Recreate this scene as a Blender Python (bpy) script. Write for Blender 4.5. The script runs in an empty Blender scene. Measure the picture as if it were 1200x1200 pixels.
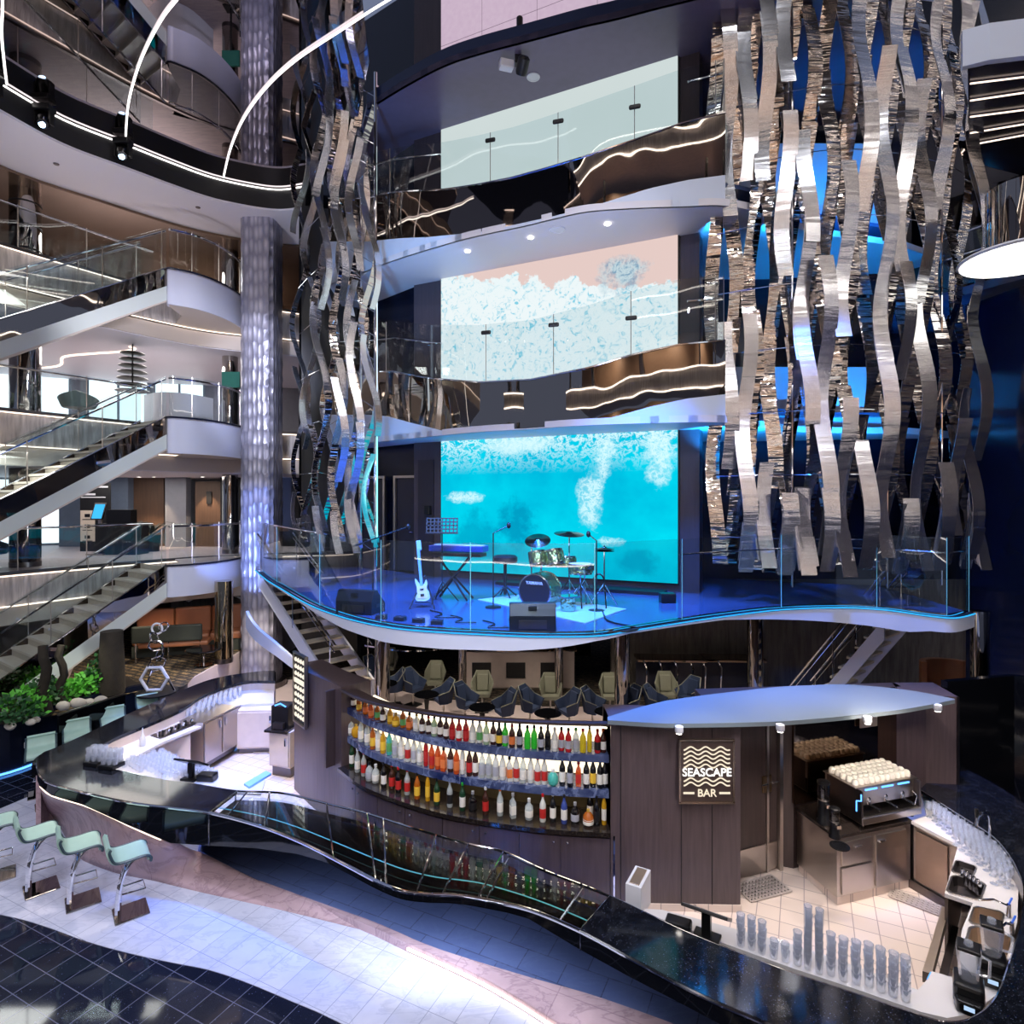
import bpy, bmesh, math, random
from mathutils import Vector, Matrix, noise as mnoise
rnd = random.Random(7)
PI = math.pi
COL = bpy.context.scene.collection
EYE = 5.0                       # metres the photographer's eye is above the atrium floor
FOC, CX, CY = 708.0, 600.0, 585.0
def G(x, y, z=0.0):             # where the sight line of a photo point meets the level z
    d = FOC * (EYE - z) / (y - CY)
    return Vector(((x - CX) * d / FOC, d, z))
def D(x, y, d):                 # the same sight line at distance d
    return Vector(((x - CX) * d / FOC, d, EYE - (y - CY) * d / FOC))
def V(*a): return Vector(a)
def smooth(pts, n=6, closed=False):
    P = [Vector(p) for p in pts]; out = []; N = len(P)
    for i in range(N if closed else N - 1):
        if closed: a, b, c, d = P[(i-1) % N], P[i], P[(i+1) % N], P[(i+2) % N]
        else: a, b, c, d = P[max(i-1, 0)], P[i], P[i+1], P[min(i+2, N-1)]
        for k in range(n):
            t = k / n
            out.append(0.5 * ((2*b) + (c-a)*t + (2*a-5*b+4*c-d)*t*t + (3*b-a-3*c+d)*t*t*t))
    if not closed: out.append(P[-1].copy())
    return out
def resample(pts, n):
    P = [Vector(p) for p in pts]; L = [0.0]
    for a, b in zip(P, P[1:]): L.append(L[-1] + (b-a).length)
    out = []; j = 0
    for i in range(n):
        s = L[-1] * i / (n-1)
        while j < len(P)-2 and L[j+1] < s: j += 1
        seg = L[j+1]-L[j]
        out.append(P[j].lerp(P[j+1], (s-L[j])/seg if seg > 1e-9 else 0))
    return out
def offset(pts, dist):          # offset a plan curve to its left
    P = [Vector(p) for p in pts]; out = []
    for i, p in enumerate(P):
        t = P[min(i+1, len(P)-1)] - P[max(i-1, 0)]
        nrm = Vector((-t.y, t.x, 0)); nrm.normalize()
        out.append(p + nrm * dist)
    return out
def setz(pts, z): return [Vector((p[0], p[1], z)) for p in pts]
def interp(tab, x):
    if x <= tab[0][0]: return tab[0][1]
    for (a, b), (c, d) in zip(tab, tab[1:]):
        if x <= c: return b + (d-b)*(x-a)/(c-a)
    return tab[-1][1]

class MB:
    def __init__(s): s.v = []; s.f = []
    def add(s, vs, fs):
        k = len(s.v); s.v += [Vector(p) for p in vs]; s.f += [tuple(i+k for i in f) for f in fs]; return s
    def box(s, c, size, rz=0.0, M=None):
        x, y, z = size[0]/2, size[1]/2, size[2]/2; c = Vector(c)
        R = M if M is not None else Matrix.Rotation(rz, 3, 'Z')
        vs = [c + R @ Vector((i*x, j*y, k*z)) for i in (-1, 1) for j in (-1, 1) for k in (-1, 1)]
        return s.add(vs, [(0,1,3,2),(4,6,7,5),(0,4,5,1),(2,3,7,6),(0,2,6,4),(1,5,7,3)])
    def prism(s, poly, z0, z1):
        n = len(poly); a = [(p[0], p[1], z0) for p in poly]; b = [(p[0], p[1], z1) for p in poly]
        return s.add(a+b, [tuple(range(n))[::-1], tuple(range(n, 2*n))] + [(i, (i+1) % n, n+(i+1) % n, n+i) for i in range(n)])
    def loft(s, rows, closed=False, caps=False):
        n = len(rows[0]); vs = [p for r in rows for p in r]; fs = []
        for i in range(len(rows)-1):
            for j in range(n if closed else n-1):
                a = i*n+j; b = i*n+(j+1) % n; fs.append((a, b, b+n, a+n))
        if caps: fs += [tuple(range(n))[::-1], tuple(range(len(vs)-n, len(vs)))]
        return s.add(vs, fs)
    def slab(s, front, back, z0, z1):   # between two plan curves with the same point count
        n = len(front); rows = []
        for a, b in zip(front, back):
            rows.append([V(a[0],a[1],z0), V(a[0],a[1],z1), V(b[0],b[1],z1), V(b[0],b[1],z0)])
        return s.loft(rows, closed=True, caps=True)
    def wall(s, curve, z0, z1, t):      # a standing sheet t thick along a plan curve (z may be lists)
        o = offset(curve, t); rows = []
        for i, (a, b) in enumerate(zip(curve, o)):
            l = z0[i] if isinstance(z0, (list, tuple)) else z0; h = z1[i] if isinstance(z1, (list, tuple)) else z1
            rows.append([V(a[0],a[1],l), V(a[0],a[1],h), V(b[0],b[1],h), V(b[0],b[1],l)])
        return s.loft(rows, closed=True, caps=True)
    def tube(s, pts, r, n=8, r2=None):
        P = [Vector(p) for p in pts]; rows = []; up = None
        for i, p in enumerate(P):
            t = (P[min(i+1, len(P)-1)] - P[max(i-1, 0)]).normalized()
            if up is None: up = t.orthogonal().normalized()
            up = (up - t * up.dot(t)); up = up.normalized() if up.length > 1e-6 else t.orthogonal().normalized()
            w = t.cross(up); rr = r if r2 is None else r + (r2-r)*i/(len(P)-1)
            rows.append([p + (up*math.cos(2*PI*k/n) + w*math.sin(2*PI*k/n))*rr for k in range(n)])
        return s.loft(rows, closed=True, caps=True)
    def lathe(s, prof, n=16, at=(0,0,0), axis=None, caps=True):
        at = Vector(at); rows = []
        R = Matrix.Identity(3) if axis is None else Vector((0,0,1)).rotation_difference(Vector(axis)).to_matrix()
        for r, z in prof:
            rows.append([at + R @ V(r*math.cos(2*PI*k/n), r*math.sin(2*PI*k/n), z) for k in range(n)])
        return s.loft(rows, closed=True, caps=caps)
    def ball(s, c, r, n=10, m=6, sq=(1,1,1)):
        rows = []
        for i in range(m+1):
            a = PI*(i/m*0.98+0.01)
            rows.append([Vector(c)+V(r*sq[0]*math.sin(a)*math.cos(2*PI*k/n), r*sq[1]*math.sin(a)*math.sin(2*PI*k/n), -r*sq[2]*math.cos(a)) for k in range(n)])
        return s.loft(rows, closed=True, caps=True)
    def xf(s, Mx):
        s.v = [Mx @ p for p in s.v]; return s
    def put(s, other, Mx):
        return s.add([Mx @ p for p in other.v], other.f)
    def build(s, name, mat, parent=None, sm=False, bevel=0.0, label=None, kind=None):
        me = bpy.data.meshes.new(name)
        off = parent_origin(parent)
        me.from_pydata([p - off for p in s.v], [], s.f); me.update()
        b = bmesh.new(); b.from_mesh(me); bmesh.ops.recalc_face_normals(b, faces=b.faces); b.to_mesh(me); b.free()
        if sm:
            me.polygons.foreach_set('use_smooth', [True]*len(me.polygons))
            try: me.set_sharp_from_angle(angle=0.7)
            except Exception: pass
        me.materials.append(mat)
        o = bpy.data.objects.new(name, me); COL.objects.link(o)
        if parent: o.parent = parent
        if bevel:
            m = o.modifiers.new('edge', 'BEVEL'); m.width = bevel; m.segments = 2; m.limit_method = 'ANGLE'
        if label: o['label'] = label
        if kind: o['kind'] = kind
        return o
def parent_origin(p):
    off = V(0,0,0)
    while p is not None: off = off + p.location; p = p.parent
    return off
def tag(o, label, cat, group=None, kind=None):
    o['label'] = label; o['category'] = cat
    if group: o['group'] = group
    if kind: o['kind'] = kind
    return o
def thing(name, label, cat, loc=(0,0,0), rz=0.0, group=None):
    o = bpy.data.objects.new(name, None); COL.objects.link(o); o.empty_display_size = 0.1
    o.location = loc; o.rotation_euler = (0,0,rz)
    return tag(o, label, cat, group)
def struct(name, mb, mat, sm=False, parent=None, bevel=0):
    o = mb.build(name, mat, parent, sm, bevel)
    if parent is None: o['kind'] = 'structure'
    return o
def dup(root, loc, rz, label=None, group=None, sc=None):
    r = root.copy(); COL.objects.link(r); r.location = loc; r.rotation_euler = (0,0,rz)
    if label: r['label'] = label
    if group: r['group'] = group
    if sc: r.scale = sc
    for ch in list(root.children):
        c = ch.copy(); COL.objects.link(c); c.parent = r
        for g in list(ch.children):
            d = g.copy(); COL.objects.link(d); d.parent = c
    return r
ORD = 'first second third fourth fifth sixth seventh eighth ninth tenth eleventh twelfth thirteenth fourteenth fifteenth sixteenth seventeenth eighteenth nineteenth twentieth'.split()
def nth(i):
    if i < 20: return ORD[i]
    t = ['twenty', 'thirty', 'forty', 'fifty', 'sixty', 'seventy', 'eighty', 'ninety'][(i+1)//10-2]
    u = (i+1) % 10
    return (t + '-' + ORD[u-1]) if u else (t[:-1] + 'ieth')

# ---------------------------------------------------------------- materials
class NT:
    def __init__(s, name):
        s.m = bpy.data.materials.new(name); s.m.use_nodes = True; s.t = s.m.node_tree; s.t.nodes.clear()
        s.out = s.n('ShaderNodeOutputMaterial')
    def n(s, kind, **kw):
        x = s.t.nodes.new(kind)
        for k, v in kw.items():
            if k.startswith('i_'): x.inputs[int(k[2:])].default_value = v
            else: setattr(x, k, v)
        return x
    def l(s, a, b): s.t.links.new(a, b)
    def coord(s, which='Object', scale=(1,1,1), rot=(0,0,0)):
        tc = s.n('ShaderNodeTexCoord'); mp = s.n('ShaderNodeMapping')
        mp.inputs['Scale'].default_value = scale; mp.inputs['Rotation'].default_value = rot
        s.l(tc.outputs[which], mp.inputs[0]); return mp.outputs[0]
    def world(s, scale=(1,1,1), rot=(0,0,0), loc=(0,0,0)):
        g = s.n('ShaderNodeNewGeometry'); mp = s.n('ShaderNodeMapping')
        mp.inputs['Scale'].default_value = scale; mp.inputs['Rotation'].default_value = rot; mp.inputs['Location'].default_value = loc
        s.l(g.outputs['Position'], mp.inputs[0]); return mp.outputs[0]
    def noise(s, vec, scale=5, detail=3, rough=0.5, dist=0):
        x = s.n('ShaderNodeTexNoise'); x.inputs['Scale'].default_value = scale; x.inputs['Detail'].default_value = detail
        x.inputs['Roughness'].default_value = rough; x.inputs['Distortion'].default_value = dist
        if vec is not None: s.l(vec, x.inputs['Vector'])
        return x.outputs['Fac']
    def ramp(s, fac, stops, interp='LINEAR'):
        r = s.n('ShaderNodeValToRGB'); r.color_ramp.interpolation = interp
        e = r.color_ramp.elements
        while len(e) < len(stops): e.new(0.5)
        for i, (p, c) in enumerate(stops):
            e[i].position = p; e[i].color = (c, c, c, 1) if isinstance(c, (int, float)) else (*c, 1)
        if fac is not None: s.l(fac, r.inputs[0])
        return r.outputs[0]
    def math(s, op, a, b=None, clamp=False):
        x = s.n('ShaderNodeMath', operation=op); x.use_clamp = clamp
        for i, q in enumerate((a, b)):
            if q is None: continue
            if isinstance(q, (int, float)): x.inputs[i].default_value = q
            else: s.l(q, x.inputs[i])
        return x.outputs[0]
    def mix(s, fac, a, b, blend='MIX'):
        x = s.n('ShaderNodeMix', data_type='RGBA', blend_type=blend)
        for i, q in ((0, fac), (6, a), (7, b)):
            if isinstance(q, (int, float)): x.inputs[i].default_value = q
            elif isinstance(q, tuple): x.inputs[i].default_value = (*q, 1)
            else: s.l(q, x.inputs[i])
        return x.outputs[2]
    def bsdf(s, col, rough=0.5, metal=0.0, bump=None, bstr=0.2, bdist=0.02, emit=None, es=0.0, spec=None, coat=0.0):
        p = s.n('ShaderNodeBsdfPrincipled')
        if isinstance(col, tuple): p.inputs['Base Color'].default_value = (*col, 1)
        else: s.l(col, p.inputs['Base Color'])
        for nm, q in (('Roughness', rough), ('Metallic', metal)):
            if isinstance(q, (int, float)): p.inputs[nm].default_value = q
            else: s.l(q, p.inputs[nm])
        if spec is not None: p.inputs['Specular IOR Level'].default_value = spec
        if coat: p.inputs['Coat Weight'].default_value = coat; p.inputs['Coat Roughness'].default_value = 0.05
        if bump is not None:
            b = s.n('ShaderNodeBump'); b.inputs['Strength'].default_value = bstr; b.inputs['Distance'].default_value = bdist
            s.l(bump, b.inputs['Height']); s.l(b.outputs[0], p.inputs['Normal'])
        if es:
            if isinstance(emit, tuple): p.inputs['Emission Color'].default_value = (*emit, 1)
            else: s.l(emit, p.inputs['Emission Color'])
            p.inputs['Emission Strength'].default_value = es
        s.l(p.outputs[0], s.out.inputs[0]); return s.m
def lin(r, g, b):
    f = lambda c: (c/255/12.92) if c <= 10 else ((c/255+0.055)/1.055)**2.4
    return (f(r), f(g), f(b))
def M(name, col, rough=0.5, metal=0.0, var=0.12, vs=6.0, bump=0.0, bs=40.0, spec=None, coat=0.0):
    t = NT(name); vec = t.coord('Object')
    nz = t.noise(vec, vs, 3)
    c = t.mix(nz, tuple(max(0, x*(1-var)) for x in col), tuple(min(1, x*(1+var)) for x in col))
    b = t.noise(vec, bs, 2) if bump else None
    return t.bsdf(c, rough, metal, b, bump, 0.01, spec=spec, coat=coat)
def E(name, col, strength):
    t = NT(name); e = t.n('ShaderNodeEmission'); e.inputs[0].default_value = (*col, 1); e.inputs[1].default_value = strength
    t.l(e.outputs[0], t.out.inputs[0]); return t.m
def GL(name, tint=(1,1,1), base=0.05, grow=0.85, rough=0.0, power=4.0):   # a clear pane or vessel: tinted see-through plus mirror reflection
    t = NT(name); tr = t.n('ShaderNodeBsdfTransparent'); tr.inputs[0].default_value = (*tint, 1)
    gl = t.n('ShaderNodeBsdfGlossy'); gl.inputs['Roughness'].default_value = rough
    lw = t.n('ShaderNodeLayerWeight'); lw.inputs[0].default_value = 0.5
    f = t.math('ADD', t.math('MULTIPLY', t.math('POWER', lw.outputs['Facing'], power), grow), base, True)
    mx = t.n('ShaderNodeMixShader'); t.l(f, mx.inputs[0]); t.l(tr.outputs[0], mx.inputs[1]); t.l(gl.outputs[0], mx.inputs[2])
    t.l(mx.outputs[0], t.out.inputs[0]); return t.m
GRID = math.radians(25.8)      # the ship's axes turned against the view
def tilemat(name, c1, c2, grout, w, h, rough, vein=None, speck=None, rot=GRID, off=0.0, gsize=0.012, spec=0.5):
    t = NT(name); vec = t.world(rot=(0,0,rot))
    br = t.n('ShaderNodeTexBrick'); br.offset = off; br.squash = 1.0
    br.inputs['Scale'].default_value = 1.0; br.inputs['Brick Width'].default_value = w; br.inputs['Row Height'].default_value = h
    br.inputs['Mortar Size'].default_value = gsize/2; br.inputs['Mortar Smooth'].default_value = 0.1; br.inputs['Bias'].default_value = 0
    t.l(vec, br.inputs['Vector'])
    br.inputs['Color1'].default_value = (*c1, 1); br.inputs['Color2'].default_value = (*c2, 1); br.inputs['Mortar'].default_value = (*grout, 1)
    col = br.outputs['Color']
    if vein:
        v = t.noise(t.world(scale=(1.0, 2.6, 1), rot=(0,0,rot+0.5)), 1.6, 8, 0.62, 1.2)
        m = t.ramp(v, [(0.46, 0.0), (0.5, 1.0), (0.54, 0.0)])
        v2 = t.ramp(t.noise(vec, 3.5, 6, 0.6), [(0.35, 0.0), (0.7, 1.0)])
        col = t.mix(t.math('MULTIPLY', m, 0.45), col, vein); col = t.mix(t.math('MULTIPLY', v2, 0.3), col, vein)
    if speck:
        vo = t.n('ShaderNodeTexVoronoi'); vo.inputs['Scale'].default_value = 38; t.l(vec, vo.inputs['Vector'])
        k = t.ramp(vo.outputs['Distance'], [(0.08, 1.0), (0.2, 0.0)])
        k2 = t.ramp(t.noise(vec, 9, 4, 0.7), [(0.5, 0.0), (0.62, 1.0)])
        col = t.mix(t.math('MULTIPLY', k, k2), col, speck)
    return t.bsdf(col, rough, 0.0, br.outputs['Fac'], 0.15, 0.003, spec=spec)
def granite(name, base, speck, rough=0.06, scale=60):
    t = NT(name); vec = t.world()
    vo = t.n('ShaderNodeTexVoronoi'); vo.inputs['Scale'].default_value = scale; t.l(vec, vo.inputs['Vector'])
    a = t.ramp(vo.outputs['Distance'], [(0.08, 1.0), (0.26, 0.0)])
    b = t.ramp(t.noise(vec, scale*0.6, 4, 0.7), [(0.48, 0.0), (0.66, 1.0)])
    col = t.mix(t.math('MULTIPLY', a, b), base, speck)
    col = t.mix(t.ramp(t.noise(vec, 14, 5, 0.7), [(0.5, 0.0), (0.75, 0.2)]), col, tuple(x*0.45 for x in speck))
    return t.bsdf(col, rough, 0.0)
def woodmat(name, c1, c2, rough=0.35, scale=(14, 14, 0.8)):
    t = NT(name); vec = t.world(scale=scale)
    nz = t.noise(vec, 1.6, 6, 0.6, 0.6)
    return t.bsdf(t.ramp(nz, [(0.25, c1), (0.75, c2)]), rough, 0.0, nz, 0.08, 0.004)
def ribbedmat(name, col, es=0.0, emit=(1,0.9,0.8)):   # pale fluted cladding
    t = NT(name); vec = t.world(scale=(7, 7, 0.8)); nz = t.noise(vec, 1.5, 3, 0.6)
    c = t.ramp(nz, [(0.3, tuple(x*0.5 for x in col)), (0.65, col)])
    return t.bsdf(c, 0.35, 0.0, nz, 0.6, 0.05)
def mirror(name, col, rough=0.03, bump=0.0, bs=(3,3,3)):
    t = NT(name); vec = t.world(scale=bs); nz = t.noise(vec, 1.0, 2)
    return t.bsdf(t.mix(nz, tuple(x*0.93 for x in col), col), rough, 1.0, nz if bump else None, bump, 0.05)

m_granite_floor = tilemat('dark granite tile', lin(20,24,40), lin(27,32,52), lin(92,96,120), 0.30, 0.30, 0.05, speck=lin(120,130,170), gsize=.009)
m_white_marble = tilemat('white marble tile', lin(204,206,226), lin(192,196,220), lin(150,154,180), 0.30, 0.45, 0.22, vein=lin(160,166,196), gsize=.008)
m_navy_tile = tilemat('slate blue tile', lin(82,96,140), lin(72,86,128), lin(42,50,82), 0.45, 0.30, 0.35, vein=lin(92,106,146), off=0.5, spec=0.4)
m_pink_marble = tilemat('rose marble', lin(186,160,166), lin(178,152,160), lin(160,135,145), 1.1, 0.8, 0.22, vein=lin(120,98,112))
m_beige_tile = tilemat('beige bar floor tile', lin(218,200,190), lin(210,192,182), lin(160,144,140), 0.26, 0.26, 0.4)
m_counter = granite('black speckled granite', lin(13,15,22), lin(120,130,160), 0.07, 62)
m_coffee_top = granite('brown granite worktop', lin(34,28,26), lin(150,132,120), 0.15, 70)
m_black_gloss = M('black gloss panel', lin(9,10,14), 0.04, 0.0, spec=0.6)
m_wood = woodmat('dark walnut veneer', lin(66,54,56), lin(88,74,76))
m_wood_dark = woodmat('deep brown veneer', lin(52,41,40), lin(72,58,56))
m_steel = M('brushed stainless steel', lin(190,182,176), 0.28, 1.0, 0.06, 3, 0.05, 60)
m_steel_dark = M('dark steel', lin(110,104,104), 0.3, 1.0)
m_chrome = M('polished chrome', lin(225,226,232), 0.05, 1.0, 0.03)
m_white = M('white painted panel', lin(214,214,222), 0.45, 0.0, 0.03, 2)
m_lilac = M('pale grey painted panel', lin(198,202,222), 0.4, 0.0, 0.04, 2)
m_soffit = M('white soffit paint', lin(210,206,214), 0.5, 0.0, 0.03, 1)
m_warm_soffit = M('beige soffit paint', lin(196,184,174), 0.5, 0.0, 0.03, 1)
m_navy_paint = M('navy wall paint', lin(20,26,46), 0.25, 0.0, 0.1, 2)
m_black = M('matte black', lin(16,16,20), 0.5)
m_black_plastic = M('black plastic', lin(14,14,17), 0.3)
m_glass = GL('clear balustrade glass', (0.93,0.97,0.98), 0.045, 0.75)
m_glass_edge = M('green glass edge', lin(120,200,205), 0.15)
m_vessel = GL('drinking glass', (0.93,0.95,0.99), 0.20, 0.9, 0.03, 1.4)
_t = m_vessel.node_tree; _mx = [n for n in _t.nodes if n.type == 'MIX_SHADER'][0]; _o = [n for n in _t.nodes if n.type == 'OUTPUT_MATERIAL'][0]
_df = _t.nodes.new('ShaderNodeBsdfTranslucent'); _df.inputs[0].default_value = (.86,.90,1,1); _d2 = _t.nodes.new('ShaderNodeBsdfDiffuse'); _d2.inputs[0].default_value = (.86,.90,1,1)
_a = _t.nodes.new('ShaderNodeAddShader'); _t.links.new(_df.outputs[0], _a.inputs[0]); _t.links.new(_d2.outputs[0], _a.inputs[1])
_m2 = _t.nodes.new('ShaderNodeMixShader'); _m2.inputs[0].default_value = .12; _t.links.new(_mx.outputs[0], _m2.inputs[1]); _t.links.new(_a.outputs[0], _m2.inputs[2]); _t.links.new(_m2.outputs[0], _o.inputs[0])
m_mirror = mirror('polished mirror steel', lin(185,180,178), 0.03, 0.12, (1.2,1.2,1.2))
m_dark_mirror = mirror('smoked mirror', lin(96,86,80), 0.03)
m_ceiling_mirror = mirror('smoked mirror ceiling', lin(158,150,154), .012)
m_brown_mirror = mirror('bronze mirror', lin(150,130,112), .05)
m_led = E('warm white led', (1.0,0.84,0.72), 5.0)
m_led_soft = E('soft warm led', (1.0,0.80,0.66), 2.2)
m_led_white = E('white led', (1.0,0.95,0.92), 3.2)
m_led_blue = E('blue led', (0.10,0.35,1.0), 3.0)
m_lamp = E('lamp lens', (1.0,0.93,0.85), 14.0)
m_ribbed = ribbedmat('fluted pale cladding', lin(205,198,196))
# ================================================================ the setting
FL = [(-26,-12),(26,-12),(26,30),(-26,30)]
struct('floor', MB().prism(FL, -0.2, 0.0), m_granite_floor)
# white marble lane
lane_low = smooth([G(*p) for p in [(-260,1032),(-120,1050),(0,1072),(50,1085),(100,1103),(150,1117),(200,1128),(245,1137),(290,1152),(340,1173),(380,1190),(440,1222),(540,1290)]], 4)
lane_up = [G(*p) for p in [(800,1290),(700,1150),(300,990),(120,925),(45,929),(0,948),(-120,985),(-260,1010)]]
struct('floor.001', MB().prism(lane_low+lane_up, 0.0, 0.006), m_white_marble)
# raised slate step in front of the bar, with its rose marble nosing
PZ = 0.10
step_front = smooth([G(x,y,PZ) for x,y in [(300,1031),(370,1058.5),(436,1086),(470,1102),(515,1122),(560,1143),(600,1165),(640,1190),(720,1242),(800,1304)]], 5)
pink_in = smooth([G(x,y,PZ) for x,y in [(300,1030),(370,1056),(440,1081),(500,1107),(560,1127),(630,1148),(700,1168),(800,1204),(900,1246),(960,1275)]], 5)
under_bar = [G(x,y,PZ) for x,y in [(1040,1290),(960,1235),(800,1160),(700,1095),(620,1055),(500,1015),(400,990),(300,980),(235,983),(232,996)]]
struct('floor.002', MB().prism(pink_in+under_bar, 0.0, PZ), m_navy_tile)
pi2 = pink_in[1:]
struct('floor.003', MB().prism(step_front+pi2[::-1], 0.0, PZ+0.002), m_pink_marble)
sl = offset(step_front, -0.014)
o = MB().tube(setz(sl[16:], 0.05), 0.014, 6).build('led_strip', m_led)
tag(o, 'warm light line along the foot of the curved marble step', 'light strip')
# bartender's floor
bf = [G(x,y,0.01) for x,y in [(180,925),(236,880),(300,848),(352,840),(900,930),(1190,1000),(1210,1290),(960,1225),(800,1148),(700,1088),(620,1050),(500,1008),(400,982),(300,968)]]
struct('floor.004', MB().prism(bf, 0.0, 0.012), m_beige_tile)

# ---------------------------------------------------------------- lounge terrace
LZ = 0.9
ledge = smooth([V(-14,7.5,0),V(-11,9.4,0),V(-9.35,10.85,0),V(-8.95,11.6,0),V(-8.3,12.6,0),V(-7.3,13.6,0),V(-6.2,14.1,0),V(-5,13.6,0),V(-3.6,12.1,0),V(-2,10.7,0),V(0,9.9,0),V(3,9.6,0),V(7,9.6,0),V(13,9.6,0)], 5)
lz_ = [p for p in ledge if p.x < -7.25]; kerb_ = [p for p in ledge if p.x/max(p.y,.1) < -.60]; lp = lz_ + [V(-7.3,28,0), V(-24,28,0), V(-24,7.5,0)]
m_terrace = M('pale marble border', lin(205,190,190), 0.12, 0, 0.1, 2)
struct('floor.005', MB().prism(lp, 0.0, LZ), m_terrace)
FZ = .006
struct('floor.008', MB().prism([V(-7.29,14.2,0),V(-6.2,14.1,0),V(-5.0,13.4,0),V(-3.6,12.1,0),V(-2,10.6,0),V(0,9.6,0),V(3,9.2,0),V(12,9.2,0),V(12,27,0),V(-7.29,27,0)], 0.0, FZ), m_terrace)
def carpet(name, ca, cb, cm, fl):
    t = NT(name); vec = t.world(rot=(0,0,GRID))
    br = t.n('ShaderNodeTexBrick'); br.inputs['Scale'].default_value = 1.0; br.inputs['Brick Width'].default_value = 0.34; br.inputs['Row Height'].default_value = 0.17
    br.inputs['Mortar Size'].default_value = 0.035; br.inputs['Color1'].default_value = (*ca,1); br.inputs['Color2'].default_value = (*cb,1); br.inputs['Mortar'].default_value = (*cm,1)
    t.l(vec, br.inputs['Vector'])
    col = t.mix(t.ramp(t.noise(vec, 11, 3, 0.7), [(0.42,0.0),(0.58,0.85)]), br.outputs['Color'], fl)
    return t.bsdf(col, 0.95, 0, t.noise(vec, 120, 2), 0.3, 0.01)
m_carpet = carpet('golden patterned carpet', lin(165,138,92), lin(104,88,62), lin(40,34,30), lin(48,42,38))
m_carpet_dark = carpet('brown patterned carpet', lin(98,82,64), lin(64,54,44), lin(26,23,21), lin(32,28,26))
ce1 = smooth([G(x,y,LZ) for x,y in [(60,840),(140,815),(215,805)]], 4)
struct('floor.006', MB().prism(ce1+[V(-7.35,14.0,0),V(-7.35,27,0),V(-18,27,0)], LZ, LZ+0.008), m_carpet)
ce2 = smooth([G(x,y,FZ) for x,y in [(262,812),(300,800),(350,796),(388,796),(405,794),(435,797),(480,812),(540,821),(620,827),(700,828),(780,826),(900,822),(1100,818),(1250,815)]], 4)
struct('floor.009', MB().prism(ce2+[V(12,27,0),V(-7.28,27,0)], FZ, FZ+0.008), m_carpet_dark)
# dark facing of the terrace with a blue light line
face = offset(ledge, -0.012)
struct('wall_terrace', MB().wall(kerb_, 0.0, LZ+0.06, -0.05), m_navy_paint)
o = MB().tube(setz(offset(ledge[:30], -0.075), 0.03), 0.022, 6).build('led_strip', m_led_blue)
tag(o, 'blue light line along the floor under the planter wall', 'light strip')

# ---------------------------------------------------------------- screen wall
A_ = V(0.900,-0.435,0); N_ = V(-0.435,-0.900,0); W0 = V(1.0,12.4,0)
def SW(t, z=0.0, n=0.0): p = W0 + A_*t + N_*n; return V(p.x, p.y, z)
m_panel = woodmat('aubergine wall panel', lin(58,52,60), lin(72,64,72), 0.4)
struct('wall_back', MB().prism([SW(-3.63),SW(2.75),SW(2.75,0,-0.4),SW(-3.63,0,-0.4)], 3.2, 17.5), m_panel)
struct('wall_back.001', MB().prism([SW(-7.5,0,-1.2),SW(-3.63,0,-0.6),SW(-3.63,0,-1.0),SW(-7.5,0,-1.6)], 3.2, 17.5), m_navy_paint)
struct('wall_back.002', MB().prism([SW(2.75,0,-0.3),V(3.6,13.6,0),V(13,13.6,0),V(13,14,0),V(3.4,14,0),SW(2.7,0,-0.4)], 3.2, 17.5), m_navy_paint)
struct('wall_back.003', MB().prism([V(-24,24,0),V(13,24,0),V(13,24.3,0),V(-24,24.3,0)], 0.0, 17.5), M('dark lounge wall', lin(46,40,42), 0.4))
# doors left of the screen on the stage
dm = M('stage door', lin(38,38,52), 0.35)
for k, (t0, t1) in enumerate(((-4.62,-3.95),(-5.7,-4.95))):
    d = MB().prism([SW(t0,0,-0.65),SW(t1,0,-0.62),SW(t1,0,-0.72),SW(t0,0,-0.72)], 3.25, 5.5).build('door_%d' % (k+1), dm); d['kind'] = 'structure'
    fr = MB(); 
    for tt in (t0, t1): fr.box(SW(tt,4.4,-0.6), (0.06,0.06,2.3), -0.45)
    fr.box(SW((t0+t1)/2,5.55,-0.6), (t1-t0+.06,0.06,0.06), -0.45)
    fr.build('door_frame', m_steel, d)
    MB().tube([SW(t1-.12,4.2,-0.57),SW(t1-.22,4.2,-0.57)], 0.015).build('door_handle', m_chrome, d)
o = MB().prism([SW(-3.5),SW(-3.08),SW(-3.08,0,0.03),SW(-3.5,0,0.03)], 3.25, 5.9).build('trim_1', M('recessed panel', lin(40,36,44), 0.3)); o['kind'] = 'structure'
o = MB().box(SW(-3.2,4.75,0.08), (0.14,0.1,0.2), -0.45).build('wall_intercom', m_black_plastic, None, False, 0.01)
tag(o, 'small black box fixed on the dark panel left of the big screen', 'wall device')

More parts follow.
